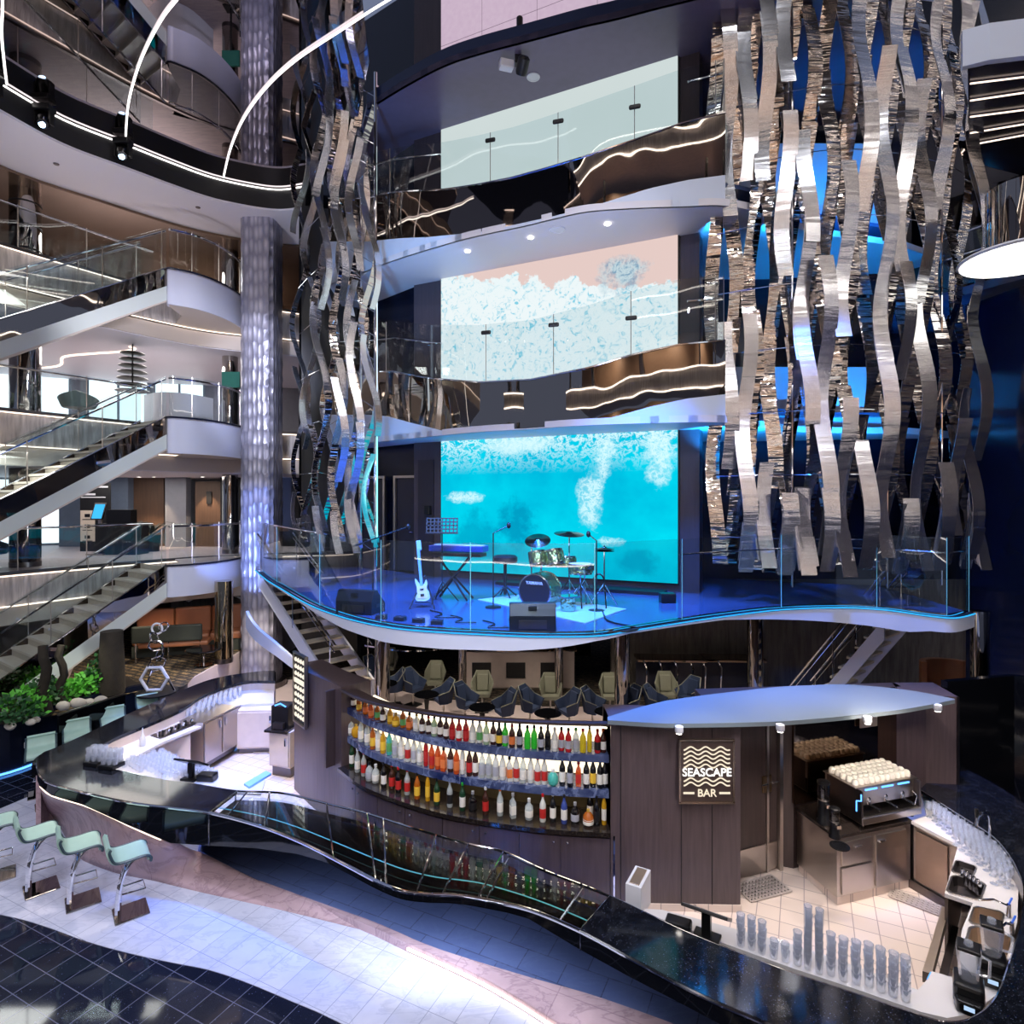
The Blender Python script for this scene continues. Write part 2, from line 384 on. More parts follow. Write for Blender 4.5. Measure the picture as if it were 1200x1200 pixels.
# ---------------------------------------------------------------- led screens
def screen_mat(kind):
    t = NT('screen picture '+kind); tc = t.n('ShaderNodeTexCoord'); gen = tc.outputs['Generated']
    sep = t.n('ShaderNodeSeparateXYZ'); t.l(gen, sep.inputs[0]); X, Z = sep.outputs[0], sep.outputs[2]
    mp = t.n('ShaderNodeMapping'); mp.inputs['Scale'].default_value = (1.55,1,1); t.l(gen, mp.inputs[0]); v = mp.outputs[0]
    def foam(scale, w):
        a = t.noise(v, scale, 8, 0.66, .5)
        return t.ramp(t.math('ABSOLUTE', t.math('SUBTRACT', a, 0.5)), [(0.0,1.0),(w,0.0)])
    def blob(cx, cz, rx, rz):
        dx = t.math('DIVIDE', t.math('SUBTRACT', X, cx), rx); dz = t.math('DIVIDE', t.math('SUBTRACT', Z, cz), rz)
        r = t.math('ADD', t.math('MULTIPLY', dx, dx), t.math('MULTIPLY', dz, dz))
        r = t.math('ADD', r, t.math('MULTIPLY', t.math('SUBTRACT', t.noise(v, 7, 6, 0.7), 0.5), 3.6))
        return t.ramp(r, [(0.2,1.0),(1.0,0.0)])
    if kind == 'turquoise':
        col = t.mix(t.ramp(t.noise(v, 2.2, 4, 0.6), [(0.3,0.0),(0.7,1.0)]), lin(0,176,212), lin(2,214,236))
        for b, f, c in ((blob(.36,.36,.10,.20), .6, lin(0,120,165)), (blob(.17,.25,.12,.22), .5, lin(0,130,172)), (blob(.85,.12,.10,.10), .5, lin(0,130,175)), (blob(.35,.12,.25,.12), .35, lin(0,140,180))):
            col = t.mix(t.math('MULTIPLY', b, f), col, c)
        topm = t.ramp(Z, [(0.72,0.0),(0.98,1.0)]); fo = foam(19, 0.07)
        col = t.mix(t.math('MULTIPLY', fo, topm), col, lin(225,250,252))
        col = t.mix(t.math('MULTIPLY', blob(.36,.93,.20,.07), 0.75), col, lin(210,242,246))
        fo2 = foam(24, 0.10)
        for b in (blob(.67,.52,.06,.2), blob(.73,.82,.05,.16), blob(.93,.8,.06,.2), blob(.76,.25,.06,.04), blob(.12,.55,.1,.05)):
            col = t.mix(t.math('MULTIPLY', b, t.math('ADD', t.math('MULTIPLY', fo2, 0.6), 0.3)), col, lin(215,246,250))
        st = 1.12
    elif kind == 'surf':
        cell = t.ramp(t.noise(v, 20, 8, 0.68, 1.6), [(0.36,0.0),(0.47,1.0)])
        col = t.mix(cell, lin(110,205,230), lin(240,250,252))
        big = t.ramp(t.noise(v, 3.0, 4, 0.6), [(0.45,0.0),(0.7,0.8)])
        col = t.mix(big, col, lin(238,250,252))
        sand = t.ramp(t.math('ADD', t.math('ADD', Z, t.math('MULTIPLY', X, 0.30)), t.math('MULTIPLY', t.math('SUBTRACT', t.noise(v, 7, 6, 0.6), 0.5), 0.35)), [(0.985,0.0),(1.0,1.0)])
        col = t.mix(sand, col, lin(232,206,200))
        bl = blob(.80,.80,.12,.12)
        col = t.mix(t.math('MULTIPLY', bl, 0.9), col, t.mix(foam(12, 0.1), lin(90,150,185), lin(200,225,232)))
        st = 0.98
    elif kind == 'pale':
        col = t.mix(t.noise(v, 2, 2), lin(206,220,218), lin(216,226,226)); st = 0.95
    else:
        a = t.ramp(t.math('FRACT', t.math('ADD', t.math('MULTIPLY', X, 4.0), 0.2)), [(0.0,0.0),(0.01,1.0)])
        b = t.ramp(t.math('FRACT', t.math('MULTIPLY', Z, 2.4)), [(0.0,0.0),(0.012,1.0)])
        col = t.mix(t.noise(v, 30, 4), lin(208,180,206), lin(226,204,222))
        col = t.mix(t.math('MULTIPLY', a, b), lin(60,40,60), col); st = 0.85
    e = t.n('ShaderNodeEmission'); t.l(col, e.inputs[0]); e.inputs[1].default_value = st
    t.l(e.outputs[0], t.out.inputs[0]); return t.m
SL, SR = -2.845, 2.364
for z0, z1, kind, lab in ((3.42,6.36,'turquoise','bright turquoise sea picture on the large screen behind the drums'),
                          (6.75,10.02,'surf','white surf and pink sand on the curved middle screen'),
                          (10.3,13.35,'pale','plain pale grey screen on the third level'),
                          (13.7,17.2,'pink','pale pink screen with dark joint lines at the very top')):
    T = thing('led_screen', lab, 'screen', SW(0,z0,0.0), math.atan2(A_.y, A_.x))
    w = SR-SL; cx = (SR+SL)/2
    def loc(mb, nm, mat):   # in the screen's own axes
        ob = mb.build(nm, mat); ob.parent = T; return ob
    loc(MB().box((cx,-0.06,(z1-z0)/2), (w,0.03,z1-z0)), 'display_panel', screen_mat(kind))
    loc(MB().box((cx,-0.02,(z1-z0)/2), (w+0.06,0.05,z1-z0+0.06)), 'bezel', m_black)
# ================================================================ bar counter
CZ = 1.10
outer_px = [(43,893),(44,900),(48,909),(60,917),(97,927),(152,939),(200,945),(245,951),(300,965),(350,984),(400,1009),(440,1030),(470,1042),(500,1046),(530,1047),(560,1051),(620,1064),(680,1089),(740,1121),(800,1153),(860,1181),(930,1208),(1000,1229),(1080,1240),(1140,1232),(1200,1200),(1245,1140),(1262,1070),(1250,1000),(1200,942),(1150,910),(1112,892)]
inner_px = [(108,893),(112,898),(122,900),(142,903),(190,913),(220,917),(257,923),(278,926),(310,927),(340,930),(393,943),(430,952),(480,968),(530,983),(560,990),(590,997),(640,1020),(715,1049),(790,1085),(850,1110),(930,1140),(1000,1163),(1080,1190),(1110,1197),(1140,1192),(1166,1170),(1182,1130),(1196,1080),(1198,1030),(1170,985),(1130,958),(1078,925)]
SP = 5
O1 = smooth([G(x,y,CZ) for x,y in outer_px], SP); I1 = smooth([G(x,y,CZ) for x,y in inner_px], SP)
iL, iR = 7*SP, 17*SP            # the glass-topped stretch
bar = thing('bar_counter', 'long curving black granite bar counter with a glass-topped middle stretch', 'bar counter', G(200,960,0))
mb = MB().slab(O1[:iL+1], I1[:iL+1], CZ-0.05, CZ)
# far arm of the loop
farO_px = [(43,893),(45,887),(52,881),(65,876),(105,858),(160,832),(220,806),(255,794),(300,787),(322,786)]
farI_px = [(108,893),(107,889),(108,884),(116,876),(138,863),(180,846),(215,830),(240,814),(285,799),(322,798)]
FO = smooth([G(x,y,CZ) for x,y in farO_px], SP); FI = smooth([G(x,y,CZ) for x,y in farI_px], SP)
mb.build('countertop', m_counter, bar)
MB().slab(FO, FI, CZ-0.05, CZ).build('countertop', m_counter, bar)
MB().slab(O1[iR:], I1[iR:], CZ-0.05, CZ).build('countertop', m_counter, bar)
# glass stretch
go, gi = O1[iL:iR+1], I1[iL:iR+1]
MB().slab(offset(go,.03), offset(gi,-.03), CZ-0.015, CZ).build('glass_top', m_glass, bar)
t = NT('dark display base'); 
MB().slab(offset(go,.06), offset(gi,-.04), .975, .990).build('display_floor', m_dark_mirror, bar)
for nm, crv, z, r, mt in (('outer_rail', go, CZ-.012, .014, m_chrome), ('inner_rail', gi, CZ-.012, .014, m_chrome), ('lower_rail', offset(go,.05), 1.0, .010, m_chrome)):
    MB().tube(setz(crv, z), r, 6).build(nm, mt, bar, True)
MB().tube(setz(offset(go,.09)[2:-1], 1.01), .009, 6).build('light_tube', E('tube light', (1.0,.9,.78), 1.6), bar, True)
ngo = len(go)
fr_ = [0, .035, .12, .27, .40, .44, .55, .66, .79, .82, .965, 1.0]
for q in fr_:
    i = int(round(q*(ngo-1))); a, b = go[i], gi[i]
    MB().tube([V(a.x,a.y,CZ-.01), V(b.x,b.y,CZ-.01)], .011, 6).build('cross_bar', m_chrome, bar)
for q in (0, .12, .27, .42, .55, .66, .80, 1.0):
    i = int(round(q*(ngo-1))); a, b = go[i], gi[i]
    for p in (a.lerp(b, .08), b.lerp(a, .06)): MB().tube([V(p.x,p.y,.98), V(p.x,p.y,CZ-.01)], .010, 6).build('post', m_chrome, bar)
t_ = M('teal glass rim', lin(110,190,190), .1)
MB().tube(setz([a.lerp(b,.35) for a,b in zip(go,gi)], 1.045), .006, 5).build('shelf_edge', t_, bar)
MB().slab([a.lerp(b,.35) for a,b in zip(go,gi)], [a.lerp(b,.9) for a,b in zip(go,gi)], 1.035, 1.045).build('glass_shelf', m_glass, bar)
# metal edge
MB().tube(setz(O1, CZ-0.02), .016, 6).build('metal_edge', m_chrome, bar, True)
MB().tube(setz(FO, CZ-0.02), .014, 6).build('metal_edge', m_chrome, bar, True)
MB().tube(setz(I1[:iL+1], CZ-0.005), .006, 5).build('metal_edge', m_chrome, bar, True)
MB().tube(setz(I1[iR:], CZ-0.005), .008, 5).build('metal_edge', m_chrome, bar, True)
# black fascia: drops from the counter edge, then runs in under the counter to the step
def on_edge(x, y):      # a point straight below the counter edge
    i = min(range(len(O1)//2+40), key=lambda i: abs(CX+FOC*O1[i].x/O1[i].y-x)+abs(i-EI(x))*2); p = O1[i]; return V(p.x, p.y+.004, EYE-(y-CY)*p.y/FOC)
_ex = [q[0] for q in outer_px]
def EI(x):
    for k in range(len(_ex)-1):
        if _ex[k] <= x <= _ex[k+1]: return (k+(x-_ex[k])/max(1e-6,_ex[k+1]-_ex[k]))*SP
    return 0
fb = [(43,911),(46,921),(60,932),(97,943),(152,968),(200,988),(245,991),(300,994),(350,1001),(400,1016),(440,1037),(470,1049),(500,1053),(530,1054),(560,1059),(620,1077),(680,1113),(740,1146),(800,1177),(860,1209),(930,1240),(1000,1262)]
bl = [(245,991),(300,994),(350,1000),(400,1008),(440,1022),(470,1032),(500,1040),(530,1047),(560,1056),(620,1077),(680,1114),(740,1146),(800,1177),(860,1210),(930,1243),(1000,1265)]
rows = []; nI = 27*SP
for i in range(0, 26*SP+1):
    p = O1[i]; x = CX+FOC*p.x/p.y; y = interp(fb, x) if i > 6 else 908+i*1.5
    zb_ = min(CZ-.10, EYE-(y-CY)*p.y/FOC); zb_ = max(.3, zb_)
    r = [V(p.x,p.y,CZ-.035+(zb_-CZ+.035)*k/3) for k in range(4)]
    if x > 235 and i > 6: q = G(x, interp(bl, x), PZ); r += [r[-1].lerp(q, .5), q]
    else: r += [r[-1]+V(.02,.05,-.0), r[-1]+V(.08,.25,-.02)]
    rows.append(r)
frows = rows; MB().loft(rows).build("fascia", m_black_gloss, bar, True)
MB().wall(offset(FO,-.02), [.88 if i < 16 else 0.0 for i in range(len(FO))], CZ-.04, 0.08).build('fascia', m_black_gloss, bar, True)
MB().wall(offset(FO[:17],-.05), 0.0, .90, 0.06).build('marble_base', m_pink_marble, bar, True)
MB().wall(O1[25*SP:], 0.0, CZ-.04, 0.08).build('fascia', m_black_gloss, bar, True)
# fluted, lit cladding set in the tip of the counter
# the bartender side
m_inner = M('pale bar carcass', lin(190,176,170), .45)
MB().wall(I1[22*SP:-9], 0.0, CZ-.06, -0.03).build('back_panel', m_steel, bar)
MB().wall(FI[4:], 0.0, CZ-.06, 0.03).build('back_panel', m_inner, bar)
# rose marble sweep twisting up from the step to the bar's belly
inn_ = lambda p: p+V(.015,.03,0)
top = smooth([inn_(on_edge(*p)) for p in [(44,917),(47,922),(60,932),(97,943),(130,957),(152,968),(182,981),(200,988)]]+[G(*p) for p in [(222,995,.42),(240,1001,.26),(300,1031,.11),(370,1058.5,.10),(436,1086,.10)]], 4)
bot = smooth([G(*p) for p in [(46,930,.0),(49,938,0),(53,950,0),(66,962,0),(80,985,0),(92,1005,0),(133,1022,0),(160,1028,0),(184,1033,0),(240,1047,0),(330,1067,0),(436,1093,0)]], 4)
mb = MB(); rows = []
for a, b in zip(top, bot): rows.append([a.lerp(b, k/6) + V(0,0,-0.06*math.sin(PI*k/6)*min(1,a.z)) for k in range(7)])
mb.loft(rows)
sweep = mb.build('marble_sweep', m_pink_marble, None, True)
md = sweep.modifiers.new('thick', 'SOLIDIFY'); md.thickness = 0.02; md.offset = 0
tag(sweep, 'rose veined marble skirt twisting from under the bar tip to the step', 'bar skirting')
o = MB().tube([p+V(0,-0.03,-0.015) for p in top[3:26]], 0.008, 6).build('led_strip', m_led_soft)
tag(o, 'warm light line under the black bar fascia above the marble skirt', 'light strip')
# seams on the fascia
for i in (iL, iR):
    a = O1[i]; MB().tube([V(a.x,a.y-.006,CZ-.03), V(a.x,a.y-.006,frows[i][3].z)], .007, 5).build('seam', m_chrome, bar)

# ================================================================ back bar
Cp = [V(-3.75,10.4,0),V(-3.2,9.75,0),V(-2.64,9.2,0),V(-2.05,8.55,0),V(-1.12,7.95,0),V(-.43,7.68,0),V(.42,7.47,0),V(1.2,7.38,0)]
CB = resample(smooth(Cp, 8), 71)
kb = next(i for i, p in enumerate(CB) if p.x > -2.62)       # where the open shelves begin
SH = CB[kb:]; NS = len(SH)
bb = thing('back_bar', 'curved walnut back bar with three bottle shelves in warm light', 'back bar', (-.43,7.9,0))
MB().wall(SH, .0, .88, .55).build('cabinet_body', m_wood, bb)
MB().slab(offset(SH,-.06), offset(SH,.60), .90, .955).build('ledge', m_coffee_top, bb)
nd = 8
for k in range(nd):
    seg = SH[int(k*(NS-1)/nd):int((k+1)*(NS-1)/nd)+1]; seg = [seg[0].lerp(seg[1],.06)]+seg[1:-1]+[seg[-1].lerp(seg[-2],.06)]
    d = MB().wall(offset(seg,-.02), .06, .86, .018).build('cabinet_door', m_wood, bb)
    p = (seg[-2] if k % 2 == 0 else seg[1]) + V(-.01,-.045,.80)
    MB().ball(p, .017, 8, 5).build('knob', m_chrome, d)
m_shelf = tilemat('blue veined marble shelf', lin(28,38,78), lin(34,46,90), lin(28,38,78), 3, 3, .1, vein=lin(150,165,205))
ROOFZ = 2.30
for z, nm in ((1.395,'shelf'),(1.835,'shelf')):
    MB().slab(offset(SH,.10), offset(SH,.52), z-.10, z-.005).build(nm, m_shelf, bb)
def glowmat(name, col, es):
    t = NT(name); nz = t.noise(t.world(scale=(6,6,2)), 1.2, 2); c = t.ramp(nz, [(.3,tuple(x*.8 for x in col)),(.7,col)])
    return t.bsdf(lin(220,205,180), .4, emit=c, es=es)
MB().wall(offset(SH,.53), 1.40, [interp([(-2.64,2.13),(-1,2.20),(.4,2.25),(1.2,2.265)], p.x)-.21 for p in SH], .03).build('lit_panel', glowmat('backlit glass', (1.0,.88,.66), 1.5), bb)
MB().wall(offset(SH,.53), .955, 1.40, .03).build('lower_panel', M('olive mirror panel', lin(150,135,100), .2, .6), bb)
for z in (1.285, 1.725): MB().tube(setz(offset(SH,.46), z), .012, 6).build('shelf_light', E('shelf light', (1.0,.85,.6), 5), bb)
MB().tube([V(p.x,p.y,interp([(-2.64,2.13),(-1,2.20),(.4,2.25),(1.2,2.265)], p.x)-.16) for p in offset(SH,.27)], .010, 6).build('shelf_light', E('top shelf light', (1.0,.85,.6), 7), bb)
ro = offset(SH,-.03); rb = offset(SH,.32); rows = []
for a, b in zip(ro, rb):
    rz = interp([(-2.64,2.13),(-1,2.20),(.4,2.25),(1.2,2.265)], a.x); rows.append([V(a.x,a.y,rz-.03), V(a.x,a.y,rz), V(b.x,b.y,rz-.09), V(b.x,b.y,rz-.12)])
MB().loft(rows, True, True).build('roof_panel', m_wood_dark, bb)
MB().box((1.225,7.68,1.60), (.05,.62,1.38), .0).build('side_post', m_steel_dark, bb)
a = SH[0]; MB().box(a+V(-.05,.26,1.50), (.05,.60,1.16), -.75+PI/2*0).build('side_post', m_wood_dark, bb)
MB().box((1.24,7.345,.46), (.02,.02,.9)).build('corner_trim', m_chrome, bb)

# left wood end of the back bar with its framed wine rack picture
WL = CB[:kb+1]
struct('wall_bar_left', MB().wall(WL, 0.0, 2.16, .5), m_wood)
wr = thing('wine_rack', 'cream framed grid of small bottles on the wooden end of the back bar', 'wall display', CB[3]+V(0,0,1.75))
pa, pb = CB[2], CB[10]; dr = (pb-pa).normalized(); nr = V(dr.y,-dr.x,0)
a3 = math.atan2(dr.y, dr.x); c0 = pa+dr*.28+nr*.05
MB().box(c0+V(0,0,1.85), (.50,.04,1.15), a3).build('backing', m_black, wr)
for s in (-1,1): MB().box(c0+dr*(.25*s)+nr*.02+V(0,0,1.85), (.03,.05,1.18), a3).build('frame', m_steel, wr)
for s in (-1,1): MB().box(c0+nr*.02+V(0,0,1.85+.575*s), (.5,.05,.03), a3).build('frame', m_steel, wr)
mcream = E('lit cream panel', (1.0,.9,.75), 1.1)
for r in range(9):
    if r in (3,): MB().box(c0+nr*.03+V(0,0,2.32-r*.115), (.42,.02,.07), a3).build('label_strip', mcream, wr); continue
    for c in range(4): MB().lathe([(.002,0),(.042,.005),(.03,.02),(.012,.03)], 8, c0+dr*((c-1.5)*.11)+nr*.02+V(0,0,2.32-r*.115), nr).build('bottle_end', mcream, wr)
# centre wall with the sign
struct('wall_bar_center', MB().prism([(1.2,7.34),(2.76,7.30),(2.76,7.84),(1.2,7.95)], .10, ROOFZ), m_wood)
struct('baseboard_center', MB().prism([(1.2,7.33),(2.77,7.29),(2.77,7.85),(1.2,7.95)], 0.0, .10), m_beige_tile)
for xx in (1.32, 2.05, 2.42):
    o = MB().box((xx,7.335-(xx-1.2)*.0256,1.2), (.006,.012,2.2)).build('trim_2', m_black); o['kind'] = 'structure'
sg = thing('bar_sign', 'square lit SEASCAPE BAR sign with golden waves on the dark wood wall', 'sign', (2.35,7.25,1.62))
sx0, sx1 = D(797,0,7.22).x, D(860,0,7.22).x; sz1, sz0 = D(0,868,7.22).z, D(0,941,7.22).z
scx, scz, sw_, sh_ = (sx0+sx1)/2, (sz0+sz1)/2, sx1-sx0, sz1-sz0
MB().box((scx,7.27,scz), (sw_,.07,sh_)).build('sign_board', M('sign face', lin(66,52,48), .3), sg, False, .005)
m_gold = E('warm lit metal', (1.0,.86,.66), 1.0); m_cream = E('lit white lettering', (1.0,.97,.92), 1.6)
for nm, c, s in (('sign_frame',(scx,7.235,sz1),(sw_+.03,.03,.025)),('sign_frame',(scx,7.235,sz0),(sw_+.03,.03,.025)),('sign_frame',(sx0,7.235,scz),(.025,.03,sh_)),('sign_frame',(sx1,7.235,scz),(.025,.03,sh_))):
    MB().box(c, s).build(nm, M('champagne metal', lin(190,170,150), .25, 1.0), sg)
for k, f in enumerate((.87,.80,.73,.66,.59,.37,.30)):
    z = sz0+sh_*f; pts = []
    for i in range(41):
        u = i/40; pts.append(V(sx0+sw_*(.07+.86*u), 7.225, z+sh_*.028*math.sin(u*2*PI*3.1-1.4)))
    MB().tube(pts, .009, 6).build('wave_line', m_gold, sg)
def text(s, name, mat, c, size, parent, rx=PI/2, rz=0.0, ext=.004, wide=1.0):
    cu = bpy.data.curves.new(name, 'FONT'); cu.body = s; cu.size = size; cu.extrude = ext; cu.align_x = 'CENTER'; cu.align_y = 'CENTER'; cu.offset = size*.012
    o = bpy.data.objects.new(name, cu); COL.objects.link(o); cu.materials.append(mat)
    bpy.context.view_layer.update(); dg = bpy.context.evaluated_depsgraph_get(); me = bpy.data.meshes.new_from_object(o.evaluated_get(dg)); bpy.data.objects.remove(o)
    if not me.materials: me.materials.append(mat)
    o = bpy.data.objects.new(name, me); COL.objects.link(o)
    o.location = Vector(c) - parent_origin(parent); o.rotation_euler = (rx,0,rz); o.scale = (wide,1,1); o.parent = parent
    return o
text('SEASCAPE', 'lettering', m_cream, (scx,7.22,sz0+sh_*.485), .135, sg, wide=.98)
text('BAR', 'lettering', m_gold, (scx,7.22,sz0+sh_*.155), .125, sg, wide=1.0)
for s in (-1,1): MB().box((scx+s*.215,7.225,sz0+sh_*.155), (.13,.01,.022)).build('dash', m_gold, sg)
# recess, doors and kick plates
d0, d1, d2 = V(2.76,7.86,0), V(3.55,8.16,0), V(3.76,8.12,0)
struct('wall_bar_recess', MB().prism([(2.6,7.9),(3.58,8.24),(3.80,8.16),(5.62,8.72),(5.62,8.9),(2.6,8.6)], 0.0, ROOFZ), m_wood_dark)
for k, (a, b, hx) in enumerate(((d0+V(.0,0,0), d0.lerp(d1,.80), .93), (d0.lerp(d1,.82), d1+V(.02,.02,0), .12))):
    dr = (b-a); an = math.atan2(dr.y, dr.x); n = V(dr.y,-dr.x,0).normalized(); c = (a+b)/2
    d = MB().box(c+n*.0+V(0,0,1.15), (dr.length-.015,.05,2.2), an).build('door_%d' % (k+4), m_wood_dark); d['kind'] = 'structure'
    MB().box(c+n*.032+V(0,0,.22), (dr.length-.02,.012,.36), an).build('kick_plate', m_steel, d)
    h = a+dr*hx+n*.04+V(0,0,1.20)
    MB().box(h, (.06,.02,.22), an).build('lock_plate', M('brass lock plate', lin(170,145,110), .3, 1.0), d)
    MB().tube([h+n*.02+V(0,0,.03), h+n*.06+V(0,0,.03), h+n*.06+dr.normalized()*(-.10 if k==0 else .1)+V(0,0,.03)], .011).build('door_handle', m_chrome, d)
o = MB().box(d1+V(.06,-.02,1.15), (.05,.07,2.3), .3).build('trim_3', m_steel); o['kind'] = 'structure'
o = MB().box(d0.lerp(d1,.81)+V(.01,-.035,1.15), (.035,.03,2.25), .36).build('trim_3', m_steel); o['kind'] = 'structure'
def grate(c, sx, sy, an, label):
    g = thing('drain_grate', label, 'floor grate', c)
    MB().box(Vector(c)+V(0,0,.008), (sx,sy,.012), an).build('tray', m_black, g)
    R = Matrix.Rotation(an, 3, 'Z'); mbg = MB()
    n1, n2 = int(sx/.05), int(sy/.05)
    for i in range(n1+1): mbg.box(Vector(c)+R@V(-sx/2+sx*i/n1,0,.018), (.026,sy,.01), an)
    for j in range(n2+1): mbg.box(Vector(c)+R@V(0,-sy/2+sy*j/n2,.018), (sx,.026,.01), an)
    mbg.build('grid', m_inner, g)
grate(G(893,1042,.012), .62, .34, .33, 'punched steel drain grate in the floor before the bar doors')
grate(G(1078,1060,.012), .62, .20, -.75, 'punched steel drain grate beside the low steel cabinet')
grate(G(318,880,.012), .6, .25, .05, 'dark drain grate on the floor of the far bar end')
# smoked mirror splashback and pillar
struct('wall_bar_mirror', MB().prism([(3.79,8.12),(5.50,8.64),(5.49,8.68),(3.78,8.16)], .9, ROOFZ), m_brown_mirror)
struct('wall_bar_right', MB().prism([(5.50,8.66),(5.69,8.30),(6.10,8.26),(6.2,8.9),(5.6,8.9)], 0.9, ROOFZ), m_wood)
o = MB().box((6.09,8.25,1.6), (.025,.025,1.4)).build('trim_4', m_steel_dark); o['kind'] = 'structure'
o = MB().box((4.98,8.44,1.95), (.30,.015,.26), .3).build('notice_plate', m_inner); tag(o, 'small blank pale plate on the smoked mirror above the coffee machine', 'plate')
# canopy leaf over the coffee corner
cf = smooth([G(x,y,2.36) for x,y in [(712,844),(760,847),(800,848),(900,846),(960,842),(1000,838),(1060,831),(1119,820)]], 5)
cb = smooth([G(x,y,2.36) for x,y in [(712,840),(760,826),(800,818),(900,806),(950,803),(990,802),(1060,808),(1119,819)]], 5)
cn = MB().slab(resample(cf,36), resample(cb,36), 2.31, 2.36).build('bar_canopy', M('pale blue canopy paint', lin(112,122,130), .3, 0, .03, 2))
tag(cn, 'pale blue leaf-shaped canopy over the coffee corner of the bar', 'canopy')
for x, y, lab in ((795,849,'small downlight on the canopy edge above the bar sign'),(913,847,'small downlight on the canopy edge above the bar doors'),(1015,838,'small downlight on the canopy edge above the coffee machine'),(1097,824,'small downlight at the right tip of the canopy')):
    p = G(x,y,2.36); L = thing('canopy_downlight', lab, 'downlight', p+V(0,-.03,-.06))
    MB().lathe([(.035,0),(.05,.02),(.05,.08),(.03,.09)], 10, p+V(0,-.03,-.09)).build('housing', m_white, L, True)
    MB().lathe([(.001,-.004),(.034,-.004),(.034,.0),(.001,.0)], 10, p+V(0,-.03,-.09)).build('lens', m_lamp, L)
# coffee cabinet
KZ = .88
ka, kb_, kc = V(3.79,8.10,0), V(3.96,7.38,0), V(5.14,7.75,0)
kd = ka + (kc-kb_)*1.02
cab = thing('coffee_cabinet', 'brushed steel base cabinet with granite top under the coffee machine', 'cabinet', (4.5,7.9,0))
cen = (ka+kb_+kc+kd)/4
ins = lambda p, f=.96: cen.lerp(p, f)
MB().prism([ins(p) for p in (ka,kb_,kc,kd)], .12, KZ-.04).build('body', m_steel, cab)
MB().prism([ins(p,.93) for p in (ka,kb_,kc,kd)], 0.0, .12).build('plinth', m_beige_tile, cab)
MB().prism([ka,kb_,kc,kd], KZ-.04, KZ).build('worktop', m_coffee_top, cab, False, .004)
dr = (kc-kb_).normalized(); n = V(dr.y,-dr.x,0); an = math.atan2(dr.y,dr.x); base = ins(kb_)
def front(u0, u1, z0, z1, nm, handle):
    c = base+dr*((u0+u1)/2)+n*.012+V(0,0,(z0+z1)/2)
    d = MB().box(c, (u1-u0,.022,z1-z0), an).build(nm, m_steel, cab, False, .004)
    if handle: MB().box(c+n*.02+V(0,0,(z1-z0)/2-.07)+dr*handle, (.10,.03,.025), an).build('handle', m_chrome, d, False, .004)
front(.06,.54,.50,.79,'drawer',.001); front(.06,.54,.15,.47,'drawer',0); front(.60,1.10,.15,.79,'door',-.17)

# worktops on the bartender side
m_work = M('satin steel worktop', lin(222,218,220), .25, .25, .04, 3)
m_blue_edge = E('blue lit worktop edge', (.12,.42,1.0), 1.6)
def worktop(px, z, name, label, cat='worktop', th=.04, mat=m_work, holes=()):
    pts = [G(x,y,z) for x,y in px]; w = thing(name, label, cat, (sum(p.x for p in pts)/len(pts), sum(p.y for p in pts)/len(pts), z-th))
    if not holes: MB().prism(pts, z-th, z).build('top', mat, w, False)
    else:
        from mathutils.geometry import tessellate_polygon
        loops = [pts] + [[G(x,y,z) for x,y in h] for h in holes]; flat = [p for l in loops for p in l]
        m = MB().add(flat, [tuple(tri) for tri in tessellate_polygon(loops)]); n = len(pts)
        m.add(pts+[p+V(0,0,-th) for p in pts], [(i,(i+1)%n,n+(i+1)%n,n+i) for i in range(n)])
        m.build('top', mat, w, False)
    return w, pts
w, pts = worktop([(738,1064),(775,1066),(800,1072),(845,1084),(930,1107),(1000,1131),(1076,1160),(1088,1146),(1092,1138),(1125,1148),(1146,1140),(1172,1140),(1168,1165),(1142,1187),(1110,1193),(1080,1186),(1000,1158),(930,1135),(850,1106),(790,1082)], KZ, 'steel_worktop', 'pale steel worktop with a blue lit edge behind the near bar counter')
MB().tube([p+V(0,0,-.02) for p in smooth(pts[1:7],4)], .014, 6).build('edge_light', m_blue_edge, w)
MB().tube([p+V(0,0,-.02) for p in pts[7:9]], .014, 6).build('edge_light', m_blue_edge, w)
MB().wall([p for p in smooth(pts[1:7],4)], .10, KZ-.04, .03).build('front_panel', m_steel, w)
def rr(px, k=3):  # slightly rounded quad
    out = []
    for i in range(4):
        a, b, c = px[i-1], px[i], px[(i+1)%4]
        for f in (0,.5,1):
            u = (1-f)*.12; v = f*.12
            out.append((b[0]+(a[0]-b[0])*u+(c[0]-b[0])*v, b[1]+(a[1]-b[1])*u+(c[1]-b[1])*v))
    return out
SINKS = [(.16,'sink_bowl','small steel sink under the blue tap handle',rr([(1141,1062),(1178,1070),(1174,1092),(1134,1082)])),
 (.16,'sink_bowl','larger steel sink behind the two blenders',rr([(1136,1084),(1192,1100),(1190,1130),(1128,1112)])),
 (.04,'drip_tray','shallow steel drip tray with a mesh below the beer tap',rr([(1120,1008),(1146,1016),(1140,1030),(1114,1022)])),
 (.08,'tool_well','dark steel well holding bar tools beside the drip tray',rr([(1115,1025),(1157,1036),(1150,1057),(1108,1046)]))]
w, pts = worktop([(1068,962),(1086,955),(1079,930),(1130,962),(1168,988),(1194,1030),(1192,1080),(1178,1130),(1170,1142),(1146,1142),(1120,1152),(1127,1090),(1140,1058),(1107,1047),(1123,990)], KZ-.002, 'steel_worktop', 'pale steel worktop with sinks along the right side of the bar', holes=[q[3] for q in SINKS])
MB().wall([pts[-1]+V(.03,.03,0), pts[0]+V(.03,.0,0)], .10, KZ-.05, -.03).build('front_panel', m_steel, w)
MB().wall([pts[-2], pts[-1]], .10, KZ-.05, -.03).build('front_panel', m_steel_dark, w)
ww = w
